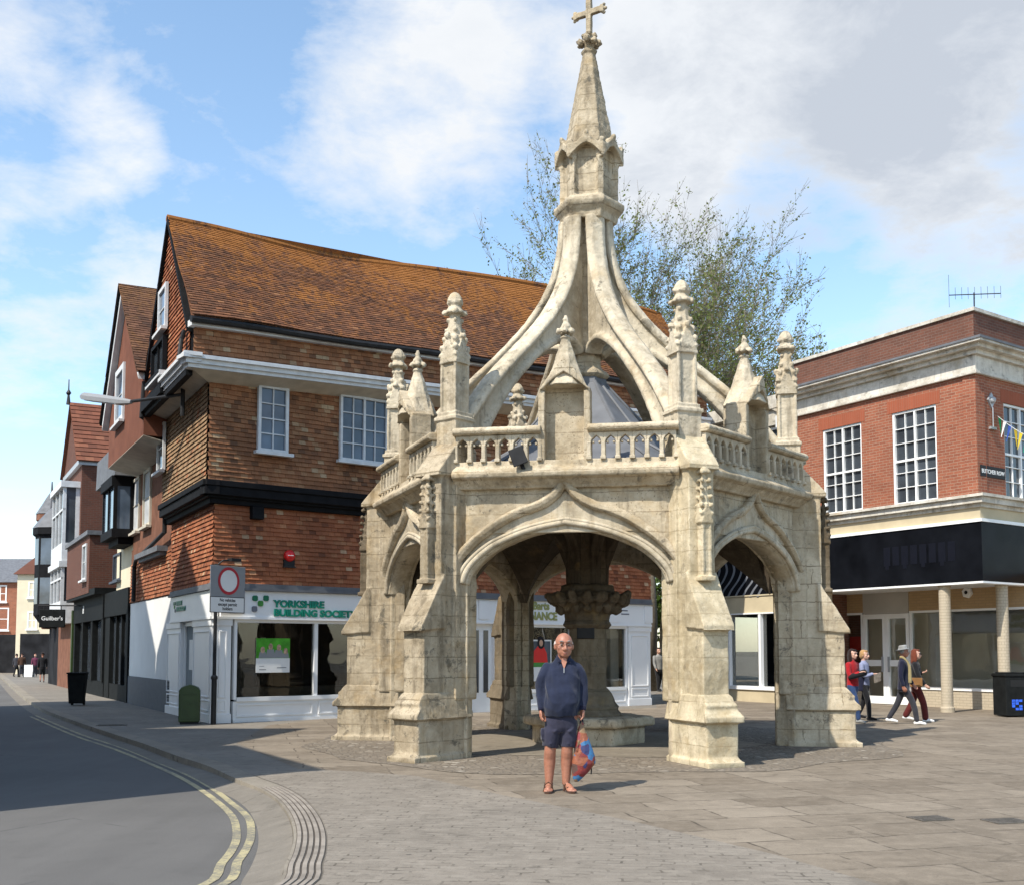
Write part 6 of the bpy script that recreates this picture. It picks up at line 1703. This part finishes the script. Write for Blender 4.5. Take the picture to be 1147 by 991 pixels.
def remesh(name, mb, vox, it=6, mat=None, parent=None, smooth_f=.5, fold=0.0, ff=(6, 6, 3)):
    me = mb.mesh(name); bm = bmesh.new(); bm.from_mesh(me); bmesh.ops.recalc_face_normals(bm, faces=bm.faces); bm.to_mesh(me); bm.free()
    me = evalmesh(me, [('REMESH', dict(mode='VOXEL', voxel_size=vox, adaptivity=0)), ('SMOOTH', dict(factor=smooth_f, iterations=it))])
    if fold:
        cs = [(v.co.copy(), v.normal.copy()) for v in me.vertices]
        for v, (c, n) in zip(me.vertices, cs):
            q = Vector((c.x * ff[0] + c.z * 2.2, c.y * ff[1], c.z * ff[2]))
            v.co = c + n * fold * (abs(noise.noise(q)) * -2.2 + .5 + .5 * noise.noise(q * 2.3))
        me.update()
    me.name = name; me.polygons.foreach_set('use_smooth', [True] * len(me.polygons)); me.materials.append(mat)
    o = bpy.data.objects.new(name, me); COL.objects.link(o); o.parent = parent
    return o
def limb(mb, pts, rad, n=12):
    pts = [Vector(p) for p in pts]
    P_ = spline(pts, 4); k = 4; R__ = []
    for i in range(len(P_)):
        a = i / k; j = min(int(a), len(rad) - 2); f = a - j
        r0, r1 = rad[j], rad[j + 1]
        if isinstance(r0, tuple): R__.append((r0[0] + (r1[0] - r0[0]) * f, r0[1] + (r1[1] - r0[1]) * f))
        else: R__.append(r0 + (r1 - r0) * f)
    mb.tube(P_, R__, n)
    for p, r in ((pts[0], rad[0]), (pts[-1], rad[-1])):
        if not isinstance(r, tuple): mb.ball(p, r * .98, 10, 7)
def torso(mb, secs, n=20):
    """(x, y, z, half depth, half width)"""
    rings = [[(x + w * math.cos(a), y + d * math.sin(a), z) for a in [2 * math.pi * i / n for i in range(n)]] for x, y, z, d, w in secs]
    mb.loft(rings)
def headprims(mb, c, yaw=0.0, s=1.0, wide=1.06):
    T = Matrix.Translation(c) @ Matrix.Rotation(yaw, 4, 'Z') @ Matrix.Diagonal((s * wide, s, s, 1))
    def ell(p, r):
        m = MB(); m.ball((0, 0, 0), 1, 20, 14); m.v = [T @ Vector((p[0] + v.x * r[0], p[1] + v.y * r[1], p[2] + v.z * r[2])) for v in m.v]
        mb.add(m.v, m.f)
    ell((0, .012, .02), (.08, .097, .105)); ell((0, -.028, -.045), (.066, .064, .07)); ell((0, -.055, -.09), (.038, .033, .026))
    ell((0, -.083, .038), (.052, .016, .016)); ell((-.042, -.06, -.02), (.026, .022, .024)); ell((.042, -.06, -.02), (.026, .022, .024))
    ell((0, -.087, -.068), (.025, .012, .008)); ell((0, -.084, -.083), (.021, .011, .008))
    for sx in (-1, 1): ell((sx * .079, .012, -.01), (.012, .02, .034))
    m = MB(); m.tube([(0, -.085, .02), (0, -.103, -.015), (0, -.112, -.035)], [.011, .013, .019], 8); m.ball((0, -.108, -.036), .019, 8, 6)
    for sx in (-1, 1): m.ball((sx * .014, -.1, -.04), .012, 8, 6)
    mb.add([T @ v for v in m.v], m.f)
    return T
def facebits(T, parent, eyes=True, lips=(.32, .1, .085)):
    m = MB()
    for sx in (-1, 1): m.ball((sx * .032, -.0765, .008), .0125, 10, 8)
    m.v = [T @ v for v in m.v]; o = m.build('eyes', plain('eye_white', (.2, .145, .12), .4), parent, local=True, smooth=True)
    m = MB()
    for sx in (-1, 1): m.ball((sx * .032, -.0835, .008), .0072, 8, 6)
    m.v = [T @ v for v in m.v]; m.build('iris', 'text_black', o, local=True, smooth=True)
    m = MB(); m.tube([(-.019, -.092, -.0765), (-.008, -.097, -.0765), (.008, -.097, -.0765), (.019, -.092, -.0765)], [.0016, .0028, .0028, .0016], 6)
    m.v = [T @ v for v in m.v]; m.build('mouth', plain('lips', lips, .5), parent, local=True, smooth=True)
    m = MB()
    for sx in (-1, 1): m.tube([(sx * .052, -.083, .04), (sx * .035, -.097, .046), (sx * .018, -.099, .041)], [.003, .0055, .004], 6)
    m.v = [T @ v for v in m.v]; m.build('eyebrows', CL['grey'], parent, local=True)

# --- the man in front of the cross
mp_ = G(629, 886.5)
man = thing('person', mp_, 'bald older man in navy pullover, shorts and sandals standing before the cross', 'person', rz=R_(2))
HC_ = Vector((.03, -.035, 1.634))
b = MB()
T = headprims(b, HC_, R_(3), 1.15, 1.09)
limb(b, [(.02, .03, 1.40), (.026, .012, 1.49), (.03, .0, 1.6)], [.075, .066, .064])
torso(b, [(0.01, 0, .86, .12, .16), (0.015, -.01, 1.05, .135, .16), (.02, 0, 1.25, .11, .15), (.02, .01, 1.36, .085, .13), (.02, .02, 1.44, .06, .09)])
armL = [(-.165, .015, 1.375), (-.225, .03, 1.15), (-.222, -.03, .93)]; armR = [(.205, .015, 1.375), (.25, .03, 1.17), (.235, -.03, .93)]
for arm in (armL, armR): limb(b, [arm[0] if False else (arm[0][0] * .93, arm[0][1], 1.345), arm[1], arm[2]], [.042, .04, .03])
for lx, kx, ax in ((-.085, -.125, -.14), (.095, .065, .052)):
    limb(b, [(lx, 0, .84), (kx, -.015, .5), (kx * .6 + ax * .4, .024, .34), (ax, .022, .09)], [.09, .066, .068, .041])
    b.ball((kx, -.035, .495), .045, 10, 8)
fd = [((-.14, .055), (-.165, -.185)), ((.055, .06), (.115, -.165))]
for (hx, hy), (tx, ty) in fd:
    d_ = Vector((tx - hx, ty - hy, 0)).normalized(); s_ = Vector((d_.y, -d_.x, 0))
    limb(b, [(hx, hy, .06), (hx + d_.x * .1, hy + d_.y * .1, .062), (hx + d_.x * .19, hy + d_.y * .19, .043)], [.036, .038, .03])
    for i, (o_, l_) in enumerate(((-.032, .205), (-.012, .215), (.008, .205), (.024, .195), (.038, .18))):
        sgn = 1 if hx < 0 else -1
        q = Vector((hx, hy, 0)) + s_ * o_ * -sgn
        limb(b, [q + d_ * .15 + Vector((0, 0, .042)), q + d_ * (l_ + .02) + Vector((0, 0, .03))], [.017, .0135 if i else .017], 8)
def hand(b, wrist, dirv, spread, curl, thumbv, s=1.0, fist=False):
    wrist, dirv, spread, thumbv = [Vector(v) for v in (wrist, dirv, spread, thumbv)]
    dirv.normalize(); spread.normalize(); nrm = dirv.cross(spread); nrm.normalize()
    if nrm.dot(Vector(curl)) < 0: nrm = -nrm
    # palm: flattened
    k0 = wrist + dirv * .085 * s
    for o_ in (-.028, -.009, .010, .028): limb(b, [wrist + spread * o_ * .6 * s, wrist + dirv * .05 * s + spread * o_ * s, k0 + spread * o_ * s], [.019 * s, .0155 * s, .0125 * s], 8)
    for o_, l_ in ((-.029, .068), (-.0095, .078), (.010, .073), (.029, .057)):
        p0_ = k0 + spread * o_ * s; L = l_ * s
        bend = (.35, .8, 1.1) if not fist else (1.0, 2.1, 3.0)
        pts = [p0_]; cur = p0_
        for i, fr_ in enumerate((.42, .32, .26)):
            a = bend[i]; cur = cur + (dirv * math.cos(a) + nrm * math.sin(a)) * L * fr_; pts.append(cur)
        limb(b, pts, [.0105 * s, .0098 * s, .009 * s, .0078 * s], 8)
    tb = wrist + dirv * .025 * s - spread * .024 * s
    limb(b, [tb, tb + (thumbv.normalized() * .7 + dirv * .7) * .042 * s, tb + (thumbv.normalized() * .45 + dirv * .9) * .075 * s, tb + (thumbv.normalized() * .3 + dirv + nrm * .3) * .095 * s], [.016 * s, .0128 * s, .0108 * s, .0088 * s], 8)
hand(b, (-.221, -.032, .925), (.06, -.12, -1), (.75, .62, 0), (.6, -.1, 0), (.25, -.95, 0), 1.0)
hand(b, (.234, -.032, .925), (-.03, -.1, -1), (-.45, .85, 0), (-.9, -.2, 0), (-.3, -.95, 0), 1.0, True)
remesh('body', b, .0075, 3, SK['tan'], man)
facebits(T, man)
b = MB()          # thin white hair at the sides and back of a bald head
for sx in (-1, 1):
    m = MB(); m.ball((0, 0, 0), 1, 16, 10); b.add([T @ Vector((sx * .0655 + v.x * .0215, .035 + v.y * .055, .012 + v.z * .042)) for v in m.v], m.f)
m = MB(); m.ball((0, 0, 0), 1, 16, 10); b.add([T @ Vector((v.x * .07, .07 + v.y * .045, .0 + v.z * .065)) for v in m.v], m.f)
remesh('hair', b, .006, 2, CL['whitehair'], man)
b = MB()          # spectacles
for sx in (-1, 1):
    ring = [T @ Vector((sx * .034 + .025 * math.cos(a), -.103, .006 + .018 * math.sin(a))) for a in [2 * math.pi * i / 14 for i in range(15)]]
    b.tube(ring, .0014, 5, cap=False)
    b.tube([T @ Vector((sx * .058, -.1, .012)), T @ Vector((sx * .082, -.05, .012)), T @ Vector((sx * .086, .01, .008))], .0022, 5)
b.tube([T @ Vector((-.01, -.107, .01)), T @ Vector((.01, -.107, .01))], .0022, 5)
b.build('spectacles', 'iron', man, local=True)
b = MB()
torso(b, [(.0, -.02, .845, .155, .19), (.0, -.028, .9, .168, .2), (.005, -.042, 1.0, .182, .208), (.01, -.035, 1.12, .172, .205), (.015, -.012, 1.26, .15, .196), (.02, .0, 1.36, .122, .19), (.022, .01, 1.41, .105, .178), (.023, .014, 1.45, .085, .14), (.024, .016, 1.485, .07, .095), (.026, .016, 1.505, .064, .075)])
for arm, sd in ((armL, -1), (armR, 1)):
    limb(b, [(arm[0][0] - sd * .022, .012, 1.385), tuple(Vector(arm[0]).lerp(Vector(arm[1]), .45) + Vector((sd * .012, 0, 0))), arm[1], tuple(Vector(arm[1]).lerp(Vector(arm[2]), .55)), arm[2]], [.07, .068, .062, .056, .046])
rs_ = random.Random(3)
remesh('pullover', b, .009, 6, CL['navy'], man, fold=.015, ff=(6, 6, 4.0))
b = MB()
for sx in (-1, 1):        # open collar
    b.tube([(.026, .085, 1.53), (.026 + sx * .058, .052, 1.53), (.026 + sx * .074, -.005, 1.515), (.026 + sx * .058, -.055, 1.487), (.026 + sx * .03, -.088, 1.445)], [(.016, .011)] * 5, 8)
    b.tube([(.026 + sx * .05, -.072, 1.475), (.026 + sx * .075, -.098, 1.435)], [.011, .006], 7)
remesh('collar', b, .006, 2, CL['navydark'], man)
b = MB(); b.add([(.026 - .03, -.094, 1.452), (.026 + .03, -.094, 1.452), (.026 + .026, -.085, 1.5), (.026 - .026, -.085, 1.5), (.022, -.128, 1.37)], [(0, 1, 2, 3), (4, 1, 0)]); b.build('open_neck', SK['tan'], man, local=True)
b = MB(); b.tube([(.022, -.126, 1.385), (.021, -.139, 1.36), (.02, -.15, 1.33)], .004, 6)
b.build('zip', 'greymetal', man, local=True)
b = MB()
for arm in (armL, armR):
    q = Vector(arm[2]); d_ = (q - Vector(arm[1])).normalized(); b = MB(); b.tube([q - d_ * .03, q + d_ * .022], [.047, .043], 14); remesh('cuff', b, .007, 1, CL['navydark'], man)
b = MB()
torso(b, [(.0, -.005, .90, .135, .165), (0, -.005, .8, .145, .178), (0, 0, .72, .135, .178), (-.0, 0, .67, .11, .16)])
for lx, kx in ((-.085, -.128), (.085, .07)):
    limb(b, [(lx, 0, .8), ((lx + kx) / 2, 0, .66), (kx, 0, .50)], [(.12, .098), (.115, .096), (.098, .09)], 16)
    b.tube([(kx - .07, -.06, .53), (kx, -.104, .545), (kx + .06, -.07, .56)], [.006, .012, .006], 6)
    b.tube([(lx - .07, -.08, .70), (lx, -.125, .68), (lx + .05, -.1, .72)], [.006, .014, .006], 6)
    b.box(kx + (-.1 if kx < 0 else .08), kx + (-.08 if kx < 0 else .1), -.055, .055, .58, .71)
remesh('shorts', b, .009, 4, CL['shorts'], man, fold=.012, ff=(7, 7, 4))
for i, ((hx, hy), (tx, ty)) in enumerate(fd):
    d_ = Vector((tx - hx, ty - hy, 0)).normalized(); s_ = Vector((d_.y, -d_.x, 0)); q0 = Vector((hx, hy, 0)) - d_ * .04
    m = MB(); out = []
    for f, w_ in ((0, .025), (.03, .036), (.1, .036), (.18, .044), (.245, .046), (.285, .035), (.3, .012)): out.append((f, w_))
    ring = [q0 + d_ * f + s_ * w_ for f, w_ in out] + [q0 + d_ * f - s_ * w_ for f, w_ in out[::-1]]
    n = len(ring); m.add([p + Vector((0, 0, .002)) for p in ring] + [p + Vector((0, 0, .026)) for p in ring], [tuple(range(n)), tuple(range(2 * n - 1, n - 1, -1))] + [(k, k + n, (k + 1) % n + n, (k + 1) % n) for k in range(n)])
    sd_ = m.build('sandal', CL['brown'], man, local=True)
    m = MB()
    for f, hh_ in ((.2, .074), (.115, .106)):
        c = q0 + d_ * f; m.tube([c + s_ * .047 + Vector((0, 0, .015)), c + s_ * .034 + Vector((0, 0, hh_ * .75)), c + Vector((0, 0, hh_)), c - s_ * .034 + Vector((0, 0, hh_ * .75)), c - s_ * .047 + Vector((0, 0, .015))], [(.006, .014)] * 5, 8)
    c = q0 + d_ * .045; m.tube([q0 + d_ * .115 + s_ * .042 + Vector((0, 0, .07)), c + s_ * .042 + Vector((0, 0, .09)), q0 + d_ * -.0 + Vector((0, 0, .09)), c - s_ * .042 + Vector((0, 0, .09)), q0 + d_ * .115 - s_ * .042 + Vector((0, 0, .07))], .009, 6)
    m.build('strap', CL['brown'], sd_, local=True)
# patchwork bag in his hand
m, t, b_ = newmat('patchwork_bag'); p = t.pos()
vo = t.node('ShaderNodeTexVoronoi'); t.l.new(p, vo.inputs['Vector']); vo.inputs['Scale'].default_value = 13
sp_ = t.node('ShaderNodeSeparateColor'); t.l.new(vo.outputs['Color'], sp_.inputs[0])
rp = t.ramp(sp_.outputs[0], [(0, (.2, .025, .02)), (.22, (.26, .08, .035)), (.38, (.22, .14, .07)), (.5, (.2, .022, .028)), (.62, (.03, .15, .32)), (.74, (.025, .035, .12)), (.84, (.09, .05, .04)), (.93, (.34, .25, .16))])
b_.node_tree if False else None
[e for e in m.node_tree.nodes if e.type == 'VALTORGB'][0].color_ramp.interpolation = 'CONSTANT'
t.set(b_.inputs['Base Color'], t.mix(t.ramp(t.noise(p, 30, 3), [(.45, 0.0), (.6, .3)]), rp, (.1, .03, .03))); b_.inputs['Roughness'].default_value = .6
t.set(b_.inputs['Normal'], t.bump(t.noise(p, 12, 3), .6, .03))
bag = thing('shopping_bag', mp_, 'colourful patchwork shopping bag hanging from the hand of the man', 'bag', rz=R_(2))
b = MB()
torso(b, [(.165, -.035, .115, .012, .02), (.175, -.035, .15, .03, .05), (.205, -.035, .22, .055, .092), (.245, -.035, .32, .07, .135), (.25, -.035, .4, .066, .125), (.242, -.035, .5, .055, .1), (.232, -.035, .6, .042, .072), (.225, -.035, .7, .025, .04), (.224, -.035, .79, .014, .018)])
for i in range(12):
    x = rs_.uniform(.16, .32); z = rs_.uniform(.25, .5); b.tube([(x, -.085, z), (x - (x - .225) * .4, -.085, z + .12)], [.01, .006], 6)
remesh('bag_body', b, .009, 2, m, bag)
b = MB(); b.tube([(.214, -.035, .74), (.212, -.05, .80), (.214, -.05, .835), (.232, -.05, .84), (.236, -.04, .80), (.236, -.035, .74)], .009, 7); b.build('handle', CL['navydark'], bag, local=True, smooth=True)
b = MB(); b.tube([(.325, -.04, .3), (.332, -.05, .25), (.328, -.05, .2)], .008, 6); b.build('strap', CL['black'], bag, local=True)

# --- passers-by
def walker(loc, yaw, H, label, top, bottom, hair, skin='pale', group=None, stride=.22, hairstyle='short', shoes='black', coat=0.0, arms=(.25, -.2), arm_fwd=None, vox=.013, skirt=None, fem=False, sleeves=True, shorts=False):
    o = thing('person', loc, label, 'person', group, rz=yaw); s = H / 1.75; S = lambda p: Vector(p) * s
    b = MB(); T_ = headprims(b, S((0, -.02, 1.615)), 0, s * 1.02)
    limb(b, [S((0, .02, 1.38)), S((0, .0, 1.55))], [.06 * s, .055 * s])
    sh = .165 if fem else .19
    torso(b, [tuple(S((0, 0, z)))[:2] + (z * s, d * s, w_ * s) for z, d, w_ in ((.84, .1, .14), (1.05, .095, .13), (1.3, .1, .15), (1.42, .06, .1))])
    A = []
    for i, sx in enumerate((-1, 1)):
        a = arms[i]; shp = Vector((sx * sh, 0, 1.38))
        el = shp + Vector((sx * .035, -.28 * math.sin(a), -.28 * math.cos(a)))
        if arm_fwd and arm_fwd[i]: wr = el + Vector((-sx * .1, -.2, .02 + .06 * arm_fwd[i]))
        else: wr = el + Vector((-sx * .0, -.25 * math.sin(a + .35), -.25 * math.cos(a + .35)))
        A.append((shp * s, el * s, wr * s)); limb(b, [shp * s, el * s, wr * s], [.045 * s, .037 * s, .027 * s], 8)
        dv = (wr - el).normalized(); hand(b, wr * s, dv, (0, 1, .1) if abs(dv.z) > .5 else (1, 0, .1), (-sx, 0, -.1), (0, -1, 0), s * .95)
    Lg = []
    for sx, st in ((-1, stride), (1, -stride)):
        hp_ = Vector((sx * .085, 0, .86)); kn = Vector((sx * .085, -st * .62 - .03, .47)); an = Vector((sx * .085, -st + (.06 if st < 0 else 0) , .09 + (.05 if st < 0 else 0)))
        Lg.append((hp_ * s, kn * s, an * s)); limb(b, [hp_ * s, kn * s, an * s], [.075 * s, .053 * s, .036 * s], 8)
    body = remesh('body', b, vox * .8, 2, SK[skin], o)
    if vox < .016: facebits(T_, o)
    b = MB()
    zl = .86 - coat
    secs = [(zl, .125 + coat * .1, .165 + coat * .1), (.98, .12, .155), (1.12, .115, .15 if fem else .165), (1.28, .12, sh + .0), (1.38, .1, sh), (1.44, .07, .1), (1.48, .06, .065)]
    torso(b, [(0, .0, z * s, d * s, w_ * s) for z, d, w_ in secs])
    if sleeves:
        for shp, el, wr in A: limb(b, [shp + Vector((0, 0, -.01)), el, el.lerp(wr, .88)], [.068 * s, .056 * s, .046 * s], 10)
    remesh('jacket' if coat else 'top', b, vox, 3, CL[top], o)
    b = MB(); torso(b, [(0, 0, z * s, d * s, w_ * s) for z, d, w_ in ((.92, .11, .15), (.82, .12, .165), (.72, .1, .15))])
    for hp_, kn, an in Lg:
        if shorts: limb(b, [hp_, hp_.lerp(kn, .9)], [.095 * s, .085 * s], 10)
        else: limb(b, [hp_, kn, kn.lerp(an, .95)], [(.09 if not skirt else .1) * s, (.068 if not skirt else .08) * s, (.055 if not skirt else .075) * s], 10)
    remesh('shorts' if shorts else 'trousers', b, vox, 3, CL[bottom], o)
    for (hp_, kn, an), st in zip(Lg, (stride, -stride)):
        m = MB(); tip = an + Vector((0, -.17 * s, -.055 * s if st > 0 else -.075 * s)); heel = an + Vector((0, .04 * s, -.045 * s))
        limb(m, [heel, (heel + tip) / 2 + Vector((0, 0, .012 * s)), tip], [.038 * s, .04 * s, .03 * s], 8); remesh('shoe', m, vox * .8, 1, CL[shoes], o)
    def ell(b, p, r):
        m = MB(); m.ball((0, 0, 0), 1, 14, 9); b.add([T_ @ Vector((p[0] + v.x * r[0], p[1] + v.y * r[1], p[2] + v.z * r[2])) for v in m.v], m.f)
    b = MB(); ell(b, (0, .03, .045), (.083, .09, .09))
    for sx in (-1, 1): ell(b, (sx * .07, .025, .01), (.022, .05, .06))
    ell(b, (0, -.05, .09), (.06, .04, .03))
    if hairstyle == 'long':
        ell(b, (0, .07, -.05), (.085, .06, .13)); ell(b, (0, .085, -.16), (.08, .045, .1))
        for sx in (-1, 1): ell(b, (sx * .078, .02, -.08), (.026, .05, .13))
    if hairstyle == 'bob':
        ell(b, (0, .05, -.02), (.092, .075, .09))
    remesh('hair', b, vox * .8, 2, CL[hair], o)
    return o, T_, s, A, Lg
SHOP = 'people walking past the empty shop'
# woman in red
o, T_, s, A, Lg = walker(G(956, 809), R_(38), 1.62, 'dark haired woman in red top and jeans half hidden by the far buttress', 'red', 'jeans', 'darkhair', hairstyle='long', fem=True, arm_fwd=(1, .6), stride=.2, shoes='grey')
b = MB(); limb(b, [A[0][1] + Vector((0, -.03, -.02)), A[0][2] + Vector((.1, -.05, 0)), A[1][2]], [.06, .075, .06]); remesh('held_coat', b, .014, 2, CL['black'], o)
b = MB(); torso(b, [(.12, .05, .5, .05, .06), (.13, .05, .7, .06, .1), (.14, .0, .98, .05, .07)]); remesh('hanging_coat', b, .014, 2, CL['black'], o)
# fair haired companion with paper
lc = G(969, 806)
o, T_, s, A, Lg = walker(lc, R_(52), 1.6, 'short fair haired woman in pale blue and navy carrying a sheet of paper', 'paleblue', 'black', 'blond', hairstyle='bob', fem=True, arm_fwd=(.3, None), stride=.14, shoes='black')
b = MB(); torso(b, [(.0, .03, .72 * s, .12, .17), (0, .03, 1.1 * s, .125, .165), (0, .04, 1.36 * s, .1, .18), (0, .03, 1.42 * s, .07, .1)]); remesh('waistcoat', b, .014, 2, CL['navydark'], o)
M_ = Matrix.Translation(lc) @ Matrix.Rotation(R_(52), 4, 'Z'); q = M_ @ A[0][2]
pp = thing('sheet_of_paper', q, 'cream sheet of paper in the hand of the fair haired woman', 'paper')
m = MB(); X_ = Vector((.8, .3, .25)).normalized(); Y_ = Vector((-.1, -.3, 1)).normalized(); c = q + Vector((.06, -.1, -.08)); N_ = X_.cross(Y_) * .002
m.hexa([c - X_ * .1 - Y_ * .1 - N_, c + X_ * .1 - Y_ * .1 - N_, c + X_ * .1 - Y_ * .1 + N_, c - X_ * .1 - Y_ * .1 + N_], [c - X_ * .1 + Y_ * .1 - N_, c + X_ * .1 + Y_ * .1 - N_, c + X_ * .1 + Y_ * .1 + N_, c - X_ * .1 + Y_ * .1 + N_]); m.build('sheet', CL['beige'], pp)
# woman behind, then man in flat hat
lw = G(1027, 808)
o, T_, s, A, Lg = walker(lw, R_(68), 1.62, 'auburn haired woman in sunglasses with tan shoulder bag beside the hatted man', 'black', 'maroon', 'auburn', hairstyle='long', fem=True, stride=.2, shoes='white', skirt=True, arm_fwd=(None, .8))
b = MB(); b.tube([T_ @ Vector((-.06, -.08, .01)), T_ @ Vector((0, -.108, .01)), T_ @ Vector((.06, -.08, .01))], [(.017, .012)] * 3, 8); b.build('sunglasses', 'text_black', o, local=True)
b = MB(); b.box(-.28, -.16, -.15, .12, .78, .98); sb_ = remesh('shoulder_bag', b, .014, 2, CL['leather'], o)
lm = G(1013, 811)
o, T_, s, A, Lg = walker(lm, R_(68), 1.68, 'man in grey hat, navy jacket and tan scarf walking past the shop door', 'navydark', 'darkgrey', 'grey', skin='tan', stride=.27, shoes='white', coat=.1, arms=(-.15, .2))
b = MB()
m = MB(); m.lathe([(.0, .05), (.155, .045), (.16, .055), (.092, .068), (.09, .125), (.075, .15), (.0, .14)], 18); b.add([T_ @ Matrix.Rotation(R_(-8), 4, 'X') @ v for v in m.v], m.f); b.build('hat', CL['grey'], o, local=True, smooth=False)
b = MB()
for sx in (-1, 1): limb(b, [S_ * s for S_ in (Vector((sx * .02, .06, 1.5)), Vector((sx * .07, -.03, 1.47)), Vector((sx * .05, -.125, 1.3)), Vector((sx * .06, -.14, 1.05)), Vector((sx * .065, -.14, .92)))], [(.02, .03)] * 2 + [(.018, .04)] * 3, 10)
remesh('scarf', b, .012, 2, CL['tan'], o)
# far down the street on the left
G1 = 'people far down the street'
walker(G(47, 764), R_(200), 1.5, 'person in black top and shorts walking down the far pavement', 'black', 'black', 'darkhair', skin='tan', group=G1, vox=.022, shorts=True, stride=.15)
walker(G(39, 758), R_(20), 1.4, 'person in plum top near the white pavement sign', 'plum', 'darkgrey', 'auburn', group=G1, vox=.024, stride=.1)
walker(G(24, 758), R_(190), 1.45, 'person in brown and grey walking away by the far kerb', 'brown', 'darkgrey', 'darkhair', group=G1, vox=.024, stride=.12)
walker(G(18, 758), R_(170), 1.4, 'person in dark grey top and black trousers by the far kerb', 'darkgrey', 'black', 'darkhair', group=G1, vox=.024, stride=.12)
# in the gap beside the second shop
G2 = 'people in the passage behind the cross'
walker(G(738, 774), R_(20), 1.7, 'person in grey patterned top in the passage behind the cross', 'grey', 'black', 'darkhair', group=G2, vox=.02, stride=.12)
walker(G(746, 772), R_(160), 1.7, 'person in black deeper in the passage behind the cross', 'black', 'black', 'darkhair', group=G2, vox=.02, stride=.12)
for o in list(COL.objects):
    if o.parent is None and o.type == 'MESH' and not o.get('kind'): o['kind'] = 'structure'
